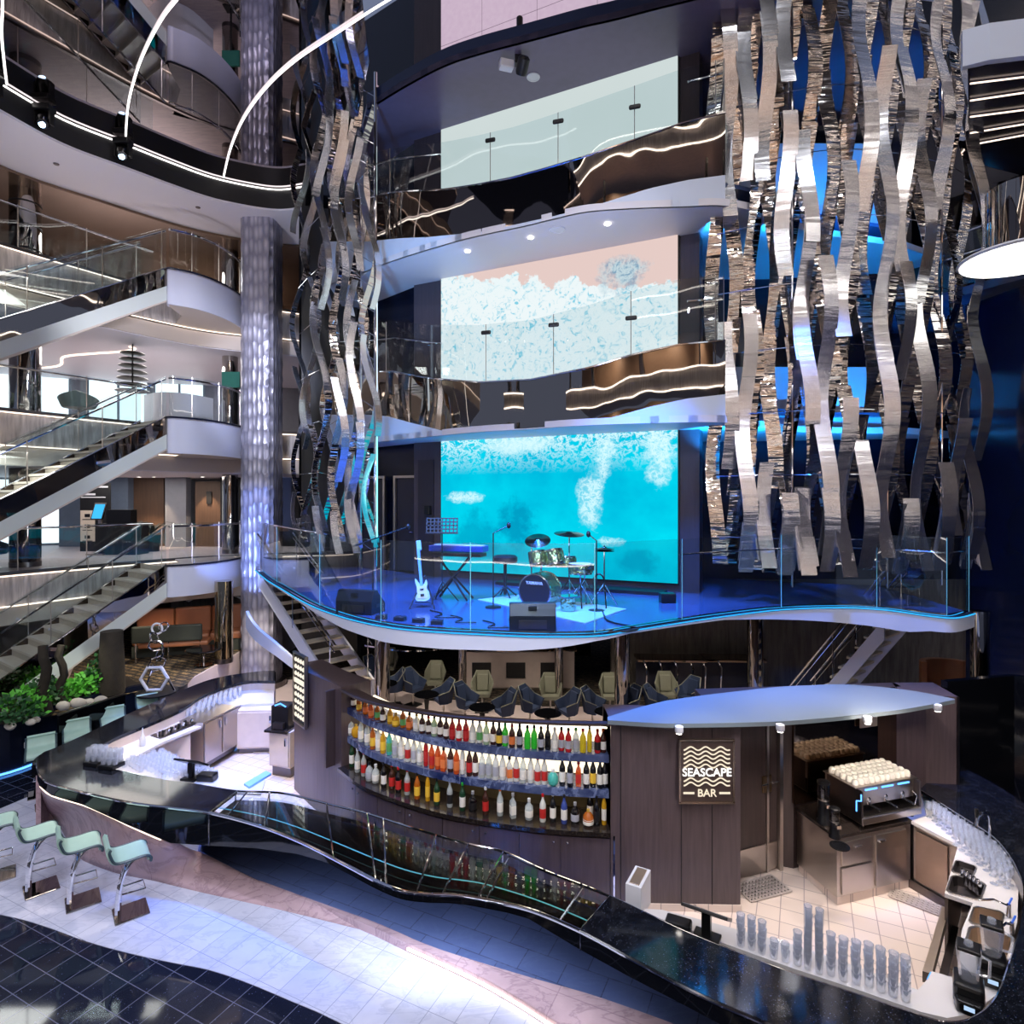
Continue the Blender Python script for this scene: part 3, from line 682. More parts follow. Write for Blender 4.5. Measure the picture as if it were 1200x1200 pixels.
low = thing('steel_cabinet', 'low brown steel cabinet under the right worktop beside the coffee cabinet', 'cabinet', (5.6,7.2,0))
q0, q1 = V(pts[0].x+.02,pts[0].y+.05,0), V(pts[-1].x+.04,pts[-1].y+.06,0)
MB().wall([q1,q0], .0, KZ-.06, -.02).build('body', m_steel_dark, low)
dq = q1-q0; nq = V(dq.y,-dq.x,0).normalized(); 
MB().box((q0+q1)/2+nq*.035+V(0,0,.47), (dq.length*.66,.02,.62), math.atan2(dq.y,dq.x)).build('door', M('warm steel door', lin(170,150,138), .3, .9), low)
MB().box((q0+q1)/2+nq*.03+V(0,0,.06), (dq.length*.98,.03,.12), math.atan2(dq.y,dq.x)).build('plinth', m_steel_dark, low)
# sinks let into the worktop
def basin(px, z, depth, name, label, mat):
    P = [G(x,y,z) for x,y in px]; c = sum(P, V(0,0,0))/len(P); T = thing(name, label, 'sink', V(c.x,c.y,z))
    rim = MB(); n_ = len(P); inn = [c.lerp(p,.88) for p in P]; bt = [c.lerp(p,.80)+V(0,0,-depth) for p in P]
    rim.add([p+V(0,0,.012) for p in P]+[p+V(0,0,.012) for p in inn], [(i,(i+1)%n_,n_+(i+1)%n_,n_+i) for i in range(n_)])
    rim.add(P+[p+V(0,0,.012) for p in P], [(i,(i+1)%n_,n_+(i+1)%n_,n_+i) for i in range(n_)])
    rim.build('rim', m_steel, T)
    bw = MB(); bw.add([p+V(0,0,.012) for p in inn]+bt, [(i,(i+1)%n_,n_+(i+1)%n_,n_+i) for i in range(n_)]+[tuple(range(n_,2*n_))])
    bw.build('bowl', mat, T); return T
m_bowl = M('warm steel bowl', lin(200,180,160), .3, .8)
for dp, nm, lb, px in SINKS: basin(px, KZ, dp, nm, lb, m_bowl if nm == 'sink_bowl' else m_steel_dark)
sr = thing('speed_rail', 'long pale steel rail shelf in front of the sinks', 'rail shelf', G(1095,1100,.55))
P = [G(x,y,.60) for x,y in [(1104,1062),(1112,1064),(1092,1141),(1081,1138)]]
MB().prism(P, .5, .60).build('shelf', m_bowl, sr)
P2 = [p+V(.12,.02,0) for p in P]; MB().prism(P2, .35, .38).build('lower_shelf', m_steel_dark, sr)
for p in (P[0],P[3]): MB().box(V(p.x+.06,p.y,.25), (.03,.03,.5)).build('leg', m_steel, sr)
# ================================================================ bottles
def glassmat(name, col, tr=0.0): 
    t = NT(name); nz = t.noise(t.coord('Object'), 6, 2)
    m = t.bsdf(t.mix(nz, tuple(x*.85 for x in col), col), .08, 0.0, spec=.7)
    if tr:
        p = [n for n in t.t.nodes if n.type == 'BSDF_PRINCIPLED'][0]
        trn = t.n('ShaderNodeBsdfTransparent'); trn.inputs[0].default_value = (*[min(1, .35+.65*x) for x in col], 1)
        mx = t.n('ShaderNodeMixShader'); mx.inputs[0].default_value = tr
        t.l(p.outputs[0], mx.inputs[1]); t.l(trn.outputs[0], mx.inputs[2]); t.l(mx.outputs[0], t.out.inputs[0])
    return t.m
BC = {'clear': (lin(225,232,232), .55), 'white': (lin(238,238,230), .15), 'amber': (lin(205,110,30), .35), 'gold': (lin(235,180,40), .35), 'orange': (lin(226,92,36), .2),
      'red': (lin(205,36,40), .15), 'green': (lin(60,225,60), .25), 'darkgreen': (lin(28,70,44), .15), 'black': (lin(20,18,22), .0), 'brown': (lin(72,36,26), .15),
      'yellow': (lin(238,214,40), .25), 'teal': (lin(90,205,190), .2), 'pale green': (lin(190,215,180), .4), 'blue': (lin(70,90,170), .2)}
BM = {k: glassmat(k+' bottle glass', c, tr) for k, (c, tr) in BC.items()}
LM = {k: M(k+' bottle label', c, .5) for k, c in {'white': lin(235,230,220), 'yellow': lin(235,190,60), 'red': lin(190,40,36), 'black': lin(24,22,24), 'cream': lin(220,205,170), 'orange': lin(225,120,60), 'silver': lin(170,170,180), 'green': lin(90,160,90)}.items()}
CM = {k: M(k+' bottle cap', c, .35) for k, c in {'black': lin(20,20,22), 'red': lin(200,30,34), 'gold': lin(200,160,70), 'white': lin(235,235,235), 'silver': lin(170,170,175), 'green': lin(40,160,60), 'orange': lin(230,110,40)}.items()}
SHAPES = {   # body radius, body height, shoulder, neck radius, total height, facets
    'round': (.038,.17,.225,.014,.30,14), 'wine': (.037,.18,.235,.014,.31,14), 'slim': (.030,.20,.26,.012,.33,12),
    'square': (.043,.16,.20,.015,.27,4), 'squat': (.050,.12,.165,.016,.22,14), 'ball': (.062,.085,.13,.016,.17,16)}
BCACHE = {}
def bottle(loc, shape, col, lab, cap, rz, label, group):
    key = (shape, col, lab, cap)
    if key in BCACHE: return dup(BCACHE[key], loc, rz, label, group, (1.06,1.06,1.17))
    r, hb, hs, rn, h, n = SHAPES[shape]
    root = thing('bottle', label, 'bottle', (0,0,0), 0, group)
    if shape == 'ball': prof = [(.03,0),(.055,.02),(.064,.06),(.060,.10),(.04,.13),(rn,.145),(rn,h-.02)]
    else: prof = [(r*.86,0),(r,.012),(r,hb),(r*.92,hb+.02),(rn*1.4,hs),(rn,hs+.02),(rn,h-.03)]
    MB().lathe(prof, n).build('glass_body', BM[col], root, True)
    if lab: MB().lathe([(r*1.015,hb*.25),(r*1.02,hb*.26),(r*1.02,hb*.84),(r*1.015,hb*.85)], n).build('paper_label', LM[lab], root, True)
    MB().lathe([(rn*1.15,h-.035),(rn*1.2,h-.034),(rn*1.2,h),(rn*.6,h+.002)], 10).build('cap', CM[cap], root, True)
    root.location = loc; root.rotation_euler = (0,0,rz); root.scale = (1.06,1.06,1.17); BCACHE[key] = root; return root
S_ = {'r':'round','w':'wine','s':'slim','q':'square','t':'squat','b':'ball'}
C_ = {'c':'clear','W':'white','a':'amber','g':'gold','o':'orange','r':'red','G':'green','d':'darkgreen','k':'black','n':'brown','y':'yellow','t':'teal','p':'pale green','B':'blue'}
L_ = {'w':'white','y':'yellow','r':'red','k':'black','c':'cream','o':'orange','s':'silver','g':'green','-':None}
K_ = {'k':'black','r':'red','g':'gold','w':'white','s':'silver','G':'green','o':'orange'}
rows_ = [  # (shelf name, z, set back, [x in photo, code shape+glass+label+cap])
 ('top shelf', 1.835, .17, [(407,'rkww'),(414,'rnwk'),(421,'rayk'),(428,'raok'),(435,'roog'),(442,'ragk'),(449,'rnwr'),(457,'rgyk'),(464,'tgyg'),(472,'ragk'),(480,'qaok'),(488,'qWwg'),(495,'rnwk'),(502,'qnwr'),(509,'rpwk'),(516,'rnwk'),(523,'rnwk'),(530,'rrrr'),(538,'rrwr'),(546,'rrrr'),(554,'rWws'),(562,'rWgs'),(570,'rpwg'),(578,'rnwk'),(585,'rkyk'),(592,'rGsG'),(600,'nqk' if 0 else 'rnor'),(609,'rksk'),(618,'rG-k'),(626,'rG-k'),(634,'rksk'),(642,'wk-k'),(650,'rWww'),(658,'rrsk'),(666,'rrsk'),(675,'rcsG'),(683,'ry-r'),(691,'sy-k'),(700,'rrkr'),(707,'rnwo')]),
 ('middle shelf', 1.395, .17, [(411,'tcwk'),(417,'bg-g'),(423,'rcwg'),(430,'rcws'),(437,'rayk'),(443,'rWwk'),(449,'rgyk'),(456,'rtgk'),(463,'rcsk'),(470,'rWws'),(478,'rWrr'),(485,'rWsk'),(492,'rcww'),(499,'srrr'),(506,'rorr'),(513,'rook'),(520,'qook'),(528,'rnsk'),(535,'rook'),(542,'sWww'),(550,'wnrk'),(557,'wnwk'),(565,'rcss'),(573,'rcsk'),(581,'rWsk'),(589,'rWww'),(597,'qWok'),(605,'rWrr'),(613,'rcwr'),(622,'rWwk'),(630,'rWrr'),(638,'rWrr'),(648,'bt-w'),(659,'wkwg'),(668,'wksw'),(678,'qorr'),(687,'wkwk'),(695,'wkyk'),(703,'wkwk'),(709,'wkwr')]),
 ('bottom shelf', .956, .12, [(406,'wdwk'),(412,'wdwk'),(419,'rcww'),(426,'rcrr'),(433,'tcsk'),(440,'tcww'),(450,'rkwk'),(459,'rnrr'),(467,'rkrr'),(477,'rcrr'),(489,'rayk'),(501,'sgyw'),(512,'rdyk'),(527,'rcks'),(542,'wdwG'),(554,'tkks'),(569,'rnrw'),(586,'rcwo'),(601,'qcws'),(620,'tcww'),(636,'rWrr'),(648,'wkww'),(661,'wBwk'),(674,'tkss'),(689,'bawg'),(693,'wkwk'),(699,'wkkk'),(708,'sgww')])]
def on_curve(crv, px):
    best = min(range(len(crv)-1), key=lambda i: abs(CX+FOC*crv[i].x/crv[i].y - px))
    a, b = crv[best], crv[min(best+1, len(crv)-1)]
    xa, xb = CX+FOC*a.x/a.y, CX+FOC*b.x/b.y
    return a.lerp(b, max(-1, min(1.5, (px-xa)/(xb-xa) if abs(xb-xa) > 1e-6 else 0)))
SHAPEW = {'r':'round','w':'wine','s':'tall slim','q':'square','t':'squat','b':'ball-shaped'}
for nm, z, back, items in rows_:
    crv = offset(SH, back); n = len(items)
    for i, (px, code) in enumerate(items):
        p = on_curve(crv, px); j = (.012 if i % 2 else -.012)
        if nm == 'bottom shelf' and px in (693,): j = .12
        if px == 689: j = -.03
        side = '%s from the left' % nth(i) if i < n/2 else ('%s from the right' % nth(n-1-i) if i < n-1 else 'last on the right')
        lb = '%s %s bottle with %s cap, %s on the %s' % (SHAPEW[code[0]], C_[code[1]], K_[code[3]], side, nm)
        bt_ = bottle(V(p.x, p.y+j, z), S_[code[0]], C_[code[1]], L_[code[2]], K_[code[3]], rnd.uniform(-.4,.4)+(.78 if code[0]=='q' else 0), lb, 'bottles on the back bar '+nm)
        if nm == 'top shelf': bt_.scale = (1.06,1.06,interp([(405,.72),(480,.85),(560,.97)], px))

# ================================================================ glasses
def glass_proto(kind):
    root = thing('drinking_glass', 'clear drinking glass', 'glass', (0,0,0))
    if kind == 'wine': prof = [(.034,0),(.034,.004),(.006,.012),(.005,.08),(.022,.10),(.038,.135),(.036,.175),(.030,.20),(.028,.199),(.034,.17),(.035,.135),(.02,.105),(.001,.10)]
    elif kind == 'tumbler': prof = [(.030,0),(.034,.005),(.040,.095),(.038,.095),(.032,.012),(.001,.012)]
    else: prof = [(.027,0),(.030,.005),(.036,.145),(.034,.145),(.028,.012),(.001,.012)]
    MB().lathe(prof, 10).build('bowl' if kind == 'wine' else 'glass_wall', m_vessel, root, True); return root
GP = {}
def glass(kind, loc, label, group):
    if kind not in GP:
        GP[kind] = g = glass_proto(kind); g.location = loc; g['label'] = label; g['group'] = group; return g
    return dup(GP[kind], loc, 0, label, group)
def inside(poly, p):
    c = False; n = len(poly)
    for i in range(n):
        a, b = poly[i], poly[i-1]
        if (a[1] > p[1]) != (b[1] > p[1]) and p[0] < (b[0]-a[0])*(p[1]-a[1])/(b[1]-a[1])+a[0]: c = not c
    return c
def field(px, z, kind, step, label, group, ang=0.0, jit=.008, limit=90):
    P = [G(x,y,z) for x,y in px]; x0 = min(p.x for p in P); x1 = max(p.x for p in P); y0 = min(p.y for p in P); y1 = max(p.y for p in P)
    c = V((x0+x1)/2,(y0+y1)/2,0); R = Matrix.Rotation(ang,3,'Z'); L = max(x1-x0,y1-y0); n = int(L/step)+2; k = 0
    for i in range(-n, n):
        for j in range(-n, n):
            q = c + R @ V(i*step+(step/2 if j % 2 else 0), j*step*.9, 0)
            if inside(P, q) and k < limit:
                glass(kind, V(q.x+rnd.uniform(-jit,jit), q.y+rnd.uniform(-jit,jit), z), label, group); k += 1
# far end of the bar: steel back counter full of glassware
w, pts = worktop([(112,896),(150,891),(192,869),(236,851),(281,826),(321,824),(321,797),(286,800),(241,816),(216,832),(181,848),(139,866),(110,888)], .9, 'steel_worktop', 'pale steel worktop crowded with glasses along the far arm of the bar')
ICE = thing('ice_well', 'open dark steel ice well with bar tools in the far worktop', 'ice well', G(205,868,.9))
MB().prism([G(x,y,.905) for x,y in [(188,866),(232,848),(226,842),(176,862)]], .903, .912).build('dark_opening', m_steel_dark, ICE)
for i in range(9):
    p = G(186+i*4.6, 864-i*1.9, .91); MB().tube([p, p+V(rnd.uniform(-.04,.04),.02,.09)], .018, 6, .03).build('bar_tool', m_black_plastic if i%2 else m_chrome, ICE)
w2, pts2 = worktop([(112,897),(150,891),(192,880),(225,898),(283,905),(311,914),(306,930),(278,929),(190,916),(142,906)], .9, 'steel_worktop', 'pale steel worktop with rows of glasses behind the near granite top on the left', th=.03)
field([(136,897),(192,882),(224,899),(262,908),(236,916),(190,912)], .9, 'tumbler', .105, 'clear tumbler in the rows of glasses behind the left end of the bar top', 'tumblers behind the left bar top', GRID)
field([(192,848),(222,834),(243,818),(286,802),(318,800),(318,812),(284,815),(240,838)], .9, 'highball', .10, 'clear tall glass in the rows on the far steel worktop', 'tall glasses on the far worktop', .9)
field([(1098,946),(1130,964),(1166,990),(1190,1022),(1186,1050),(1168,1040),(1130,1000),(1104,975),(1084,958)], KZ, 'wine', .095, 'clear stemmed glass in the rows on the right worktop of the bar', 'stemmed glasses on the right worktop', GRID)
# tall upturned glasses and boxes near the far corner
for i in range(6):
    p = G(268+i*9, 806-(0 if i < 2 else 1), .9)
    o = MB().box(p+V(0,0,.09), (.10,.10,.17), .2).build('menu_holder' if i % 2 else 'glass_rack', m_white if i % 3 else m_steel, None, False, .006)
    tag(o, '%s pale box from the left at the far corner of the steel worktop' % nth(i), 'box', 'pale boxes at the far corner')
# spray bottle and glass stacks on black trays at the tip
sb = thing('squeeze_bottle', 'white plastic squeeze bottle standing by the ice well', 'bottle', G(167,874,.9))
p = G(167,874,.9); MB().lathe([(.04,0),(.045,.02),(.045,.12),(.02,.19),(.012,.24)], 12, p).build('body', m_white, sb, True); MB().lathe([(.012,.0),(.006,.06)], 8, p+V(0,0,.24)).build('nozzle', m_white, sb, True)
for k, (x, y) in enumerate(((113,895),(131,899))):
    p = G(x,y,CZ); lab = ('left','right')[k]
    tr = thing('black_tray', 'black tray of stacked glass mugs on the bar tip, %s of the two' % lab, 'tray', p)
    MB().box(p+V(0,0,.03), (.26,.22,.06), -.25).build('tray_body', m_black_plastic, tr, False, .01)
    for i in range(3):
        for j in range(2):
            for l in range(2):
                q = p+V((i-1)*.085+(.0 if l==0 else .01), (j-.5)*.1, .062+l*.10)
                glass('tumbler', q, 'clear tumbler stacked on the %s black tray at the bar tip' % lab, 'tumblers on the black trays')
# pyramid and stacks behind the near bar
def stack(x, y, kind, n, dz, label):
    p = G(x,y,KZ)
    for i in range(n): glass(kind, p+V(rnd.uniform(-.004,.004),0,i*dz), 'glass %s from the bottom in the %s' % (nth(i), label), 'glass stacks behind the near bar top')
for k, (x, y, n, kd) in enumerate(((868,1108,4,'tumbler'),(881,1112,4,'tumbler'),(893,1117,4,'tumbler'),(907,1122,2,'tumbler'),(920,1126,2,'tumbler'),(935,1130,4,'tumbler'),(947,1135,7,'highball'),(960,1140,7,'highball'),(974,1142,5,'tumbler'),(988,1148,5,'tumbler'),(1003,1152,5,'tumbler'),(1018,1155,5,'tumbler'),(1032,1161,5,'tumbler'),(1047,1167,5,'tumbler'),(1061,1172,5,'tumbler'))):
    stack(x, y, kd, n, .066 if kd == 'tumbler' else .068, '%s stack from the left behind the bar' % nth(k))

# ================================================================ tills, boxes
def till(p, an, label):
    T = thing('till_screen', label, 'till', p, 0)
    R = Matrix.Rotation(an,3,'Z')
    MB().box(Vector(p)+V(0,0,.015), (.24,.18,.03), an).build('foot', m_black_plastic, T, False, .008)
    MB().box(Vector(p)+V(0,0,.13), (.08,.06,.22), an).build('neck', m_black_plastic, T)
    MB().box(Vector(p)+R@V(0,-.0,.25), (.42,.03,.26), M=R@Matrix.Rotation(-1.0,3,'X')).build('screen', m_black_plastic, T, False, .006)
till(G(828,1100,KZ), 2.6, 'black till screen seen from behind on the near worktop')
till(G(224,913,.9), 2.9, 'black till screen leaning back on the worktop at the left')
o = MB().box(G(243,914,.9)+V(0,0,.05), (.26,.16,.10), -.1).build('card_printer', m_black_plastic, None, False, .02); tag(o, 'small black receipt printer beside the left till screen', 'printer')
o = MB().box(G(795,1090,KZ)+V(0,0,.05), (.24,.15,.10), -.45).build('card_printer', m_black_plastic, None, False, .02); tag(o, 'small black receipt printer beside the right till screen', 'printer')
bx = thing('white_bin', 'open white box with blue rim standing behind the bar top', 'box', G(748,1062,.7))
p = G(748,1056,.9); MB().box(p+V(0,0,.08), (.16,.34,.34), -.5).build('box_body', m_white, bx); MB().box(p+V(0,0,.255), (.10,.28,.01), -.5).build('opening', m_bowl, bx)
o = MB().prism([G(x,y,.93) for x,y in [(286,918),(312,903),(318,906),(292,922)]], .90, .93).build('clip_board', M('pale blue board', lin(130,180,230), .3)); tag(o, 'narrow pale blue board lying across the bar worktop edge', 'board')

# ================================================================ coffee machine, grinder, cups
cm = thing('coffee_machine', 'wide chrome coffee machine with blue lights on the granite cabinet', 'coffee machine', (4.72,7.95,KZ))
mc = V(4.74,7.93,KZ); an = math.atan2(.37,1.18)
R = Matrix.Rotation(an,3,'Z'); q = lambda x,y,z: mc + R@V(x,y,z)
MW = .98
MB().box(q(0,.06,.36), (MW,.50,.24), an).build('upper_body', m_steel, cm, False, .015)
MB().box(q(0,.14,.16), (MW-.06,.30,.24), an).build('rear_body', m_steel, cm)
for s in (-1,1): MB().box(q(s*(MW/2-.012),.0,.27), (.025,.56,.42), an).build('side_panel', m_steel_dark, cm, False, .01)
MB().box(q(0,-.14,.10), (MW,.30,.09), an).build('drip_tray', m_steel, cm, False, .012)
MB().box(q(0,-.13,.148), (MW-.1,.24,.008), an).build('tray_grid', m_steel_dark, cm)
MB().box(q(0,.06,.485), (MW+.04,.52,.012), an).build('cup_deck', m_steel, cm)
for x0 in (-.25,.02,.29): MB().box(q(x0,-.195,.44), (.19,.008,.018), an).build('blue_light', m_led_blue, cm)
MB().tube([q(-MW/2-.004,-.27,.44), q(-MW/2-.004,-.27,.36), q(-MW/2-.004,-.2,.33), q(-MW/2-.004,-.2,.2)], .008, 6).build('blue_light', m_led_blue, cm)
for x0 in (-.28,0,.28):
    g = MB().lathe([(.04,0),(.045,.02),(.045,.07),(.03,.09)], 12, q(x0,-.16,.25)).build('brew_group', m_chrome, cm, True)
    MB().tube([q(x0,-.17,.25), q(x0+.02,-.33,.235)], .014, 7).build('portafilter_handle', m_black_plastic, g)
for s in (-1,1): MB().tube([q(s*.43,-.2,.33), q(s*.45,-.25,.28), q(s*.44,-.23,.16)], .008, 6).build('steam_wand', m_chrome, cm, True)
for x0 in (-.42,.42):
    for y0 in (-.2,.25): MB().lathe([(.025,0),(.02,.06)], 8, q(x0,y0,0)).build('foot', m_black_plastic, cm)
k = 0
m_cup = M('white porcelain', lin(245,238,228), .15, 0, .02)
cup0 = None
for j in range(5):
    for i in range(11):
        p = q((i-5)*.086+(.02 if j%2 else 0)*.5, -.12+j*.09, .491); lab = '%s white cup from the left in the %s row on the coffee machine' % (nth(i), ('front','second','middle','fourth','back')[j])
        if cup0 is None:
            cup0 = thing('coffee_cup', lab, 'cup', p, 0, 'white cups on the coffee machine')
            MB().lathe([(.040,0),(.042,.004),(.038,.045),(.024,.062),(.001,.063)], 10, p).build('cup_bowl', m_cup, cup0, True)
            MB().tube([p+V(.036,0,.045), p+V(.06,0,.04), p+V(.058,0,.015), p+V(.04,0,.012)], .005, 5).build('handle', m_cup, cup0, True)
        else: dup(cup0, p, rnd.uniform(0,6), lab, None, (1.12,1.12,1.12))
for k, (x, y, h, r, lab) in enumerate(((965,968,.52,.075,'tall black coffee grinder with a clear hopper beside the coffee machine'),(978,985,.34,.06,'short black coffee grinder with a dark lid in front of the tall grinder'))):
    p = G(x,y-4,KZ); g = thing('coffee_grinder', lab, 'coffee grinder', p)
    MB().lathe([(r*1.1,0),(r*1.1,.03),(r*.9,.05),(r*.9,h*.58)], 16, p).build('body', m_black_plastic, g, True)
    MB().lathe([(r*.95,0),(r,.01),(r,h*.36),(r*.96,h*.36)], 16, p+V(0,0,h*.6)).build('hopper', GL('smoky hopper', (.25,.25,.28), .1), g, True)
    MB().lathe([(r*.93,0),(r*.93,.03)], 16, p+V(0,0,h*.57)).build('collar', m_steel, g, True)
    MB().lathe([(r*1.02,0),(r*1.02,.025),(r*.8,.035)], 16, p+V(0,0,h*.965)).build('lid', m_black_plastic, g, True)
    MB().box(p+V(.0,-r*1.3,h*.5), (.05,.06,.04)).build('spout', m_chrome, g)
p = G(984,992,KZ); o = MB().lathe([(.11,0),(.11,.012),(.08,.014),(.08,.008)], 18, p).build('round_tray', m_black_plastic, None, True); tag(o, 'round black tray in front of the coffee grinders', 'tray')
p = G(946,934,KZ); o = MB().ball(p+V(0,0,.14), .07, 8, 5, (.7,.8,1.1)).build('blue_cloth', M('blue cloth', lin(60,160,210), .8), None, True); tag(o, 'bright blue cloth bundle at the wall end of the coffee cabinet', 'cloth')
for k, x in enumerate((1086,1096)):
    p = G(x,936+k*4,KZ); o = MB().box(p+V(0,0,.06), (.09,.03,.09), -.5).build('card_reader', m_black_plastic, None, False, .008); tag(o, ('left','right')[k]+' of two small dark devices on the worktop right of the coffee machine', 'device')
    MB().box(p+V(0,-.017,.065), (.07,.004,.06), -.5).build('display', E('reader display '+str(k), (.3,.6,.9), .6), o)

# ================================================================ beer tap, mixer taps, blenders
tp = G(1160,996+3,KZ); T = thing('beer_tap', 'tall chrome arched beer tap on the right worktop', 'beer tap', tp)
MB().lathe([(.055,0),(.05,.02),(.02,.05),(.017,.10)], 14, tp).build('base', m_chrome, T, True)
arc = [tp+V(0,0,.08), tp+V(0,0,.36)] + [tp+V(-.10+.10*math.cos(a),-.02*a,.36+.12*math.sin(a)) for a in [PI*k/8 for k in range(1,8)]] + [tp+V(-.205,-.06,.33)]
MB().tube(arc, .016, 8).build('spout', m_chrome, T, True)
MB().tube([tp+V(-.20,-.06,.44), tp+V(-.20,-.06,.54)], .014, 8, .022).build('tap_handle', m_black_plastic, T, True)
MB().tube([tp+V(-.20,-.06,.36), tp+V(-.20,-.06,.44)], .012, 8).build('tap_valve', m_chrome, T, True)
for k, (x, y, dx, dy, lab) in enumerate(((1182,1074,-.26,.05,'small chrome mixer tap with blue handle at the small sink'),(1186,1096,-.2,-.1,'small chrome mixer tap at the larger sink'))):
    p = G(x,y,KZ); T = thing('mixer_tap', lab, 'tap', p)
    MB().lathe([(.025,0),(.02,.02),(.018,.12)], 10, p).build('base', m_chrome, T, True)
    MB().tube([p+V(0,0,.10), p+V(dx*.5,dy*.5,.15), p+V(dx,dy,.13)], .011, 7).build('spout', m_chrome, T, True)
    MB().tube([p+V(0,0,.12), p+V(.05,.02,.17)], .009, 6).build('lever', M('blue tap lever', lin(60,110,220), .3), T)
for k, (x, y, lab) in enumerate(((1135,1172,'black blender with a clear jug, nearest the front corner of the bar'),(1162,1142,'black blender with a clear jug, behind the nearest blender'))):
    p = G(x,y,KZ); an = -.62; R = Matrix.Rotation(an,3,'Z'); T = thing('blender', lab, 'blender', p)
    MB().box(p+V(0,0,.09), (.21,.24,.18), an).build('motor_base', m_black_plastic, T, False, .03)
    MB().prism([(p+R@V(sx*.1,-.12-sy*.08,0)) for sx,sy in ((-1,0),(1,0),(.8,1),(-.8,1))], p.z, p.z+.10).build('control_panel', m_black_plastic, T, False, .015)
    MB().box(p+R@V(0,-.20,.06), (.07,.004,.035), an).build('display', E('blender display', (.5,.7,1.0), 1.0), T)
    jug = MB()
    prof = [(.055,.0),(.065,.03),(.085,.24)]; rows = []
    for rr_, z in prof: rows.append([p+R@V(sx*rr_,sy*rr_,.185+z) for sx,sy in ((-1,-.7),(-.7,-1),(.7,-1),(1,-.7),(1,.7),(.7,1),(-.7,1),(-1,.7))])
    j = jug.loft(rows, True).build('jug', m_vessel, T, True)
    MB().tube([p+R@V(.08,0,.40), p+R@V(.14,0,.38), p+R@V(.135,0,.25), p+R@V(.075,0,.24)], .012, 7).build('jug_handle', m_vessel, T, True)
    MB().box(p+V(0,0,.44), (.16,.16,.03), an).build('lid', m_black_plastic, T, False, .01)
    MB().lathe([(.035,0),(.03,.03)], 12, p+V(0,0,.455)).build('lid_cap', m_vessel, T, True)
# bar tools in the well
for k in range(5):
    p = G(1128+k*4.5, 1034+k*3.2, KZ-.06); o = MB().lathe([(.028,0),(.034,.10),(.03,.12),(.012,.15)], 10, p).build('cocktail_shaker', m_chrome, None, True)
    tag(o, '%s small chrome bar tool from the left standing in the steel well' % nth(k), 'bar tool', 'bar tools in the steel well')
# far bar: fridges and cabinets
def cabinet(a, b, z0, z1, depth, name, label, mat, doors, hm=m_chrome):
    dr = (b-a); L = dr.length; an = math.atan2(dr.y,dr.x); n = V(dr.y,-dr.x,0).normalized(); c = (a+b)/2
    T = thing(name, label, 'cabinet', V(c.x,c.y,0))
    MB().box(c-n*(depth/2)+V(0,0,(z0+z1)/2), (L,depth,z1-z0), an).build('body', mat, T)
    MB().box(c-n*(depth/2+.03)+V(0,0,z0/2), (L-.06,depth-.04,z0), an).build('plinth', m_steel_dark, T)
    for k in range(doors):
        u = (k+.5)/doors-.5; dc = c+dr*u+n*.014
        d = MB().box(dc+V(0,0,(z0+z1)/2), (L/doors-.04,.024,z1-z0-.06), an).build('door', mat, T, False, .006)
        MB().box(dc+dr.normalized()*((L/doors/2-.07)*(1 if k%2==0 else -1))+n*.025+V(0,0,z1-.16), (.03,.03,.14), an).build('handle', hm, d)
    return T
cabinet(G(238,903,.10)*1, G(279,878,.10)*1, .10, .86, .5, 'bar_fridge', 'two-door steel fridge under the far bar worktop', m_steel, 2)
m_pale_cab = M('pale beige cabinet', lin(206,190,180), .45)
cabinet(V(-5.38,11.8,0), V(-4.66,11.85,0), .12, .86, .3, 'pale_cabinet', 'pale beige cabinet at the far corner of the bar', m_pale_cab, 1)
cabinet(V(-4.38,10.9,0), V(-3.95,10.75,0), .20, .84, .5, 'pale_cabinet', 'narrow pale cabinet against the wooden end of the back bar', m_pale_cab, 1)
a, b = G(186,930,.10), G(233,905,.10)
cabinet(V(-6.9,9.75,0), V(-5.72,10.75,0), .10, .84, .4, 'pale_cabinet', 'long pale cabinet with slotted vents under the ice well', m_pale_cab, 2)
o = thing('coffee_brewer', 'black coffee brewer with a blue light on the narrow pale cabinet', 'coffee brewer', (-4.15,10.95,.84))
MB().box((-4.15,11.0,1.06), (.34,.3,.44), -.2).build('body', m_black_plastic, o, False, .02); MB().tube([V(-4.25,10.83,1.30),V(-4.15,10.82,1.34),V(-4.05,10.82,1.28)], .012).build('blue_light', m_led_blue, o); MB().box((-4.17,10.82,.95), (.2,.1,.1), -.2).build('drip_part', m_steel_dark, o)
MB().box((-4.16,10.98,.86),(.44,.5,.04),-.2).build('worktop', m_coffee_top, o)

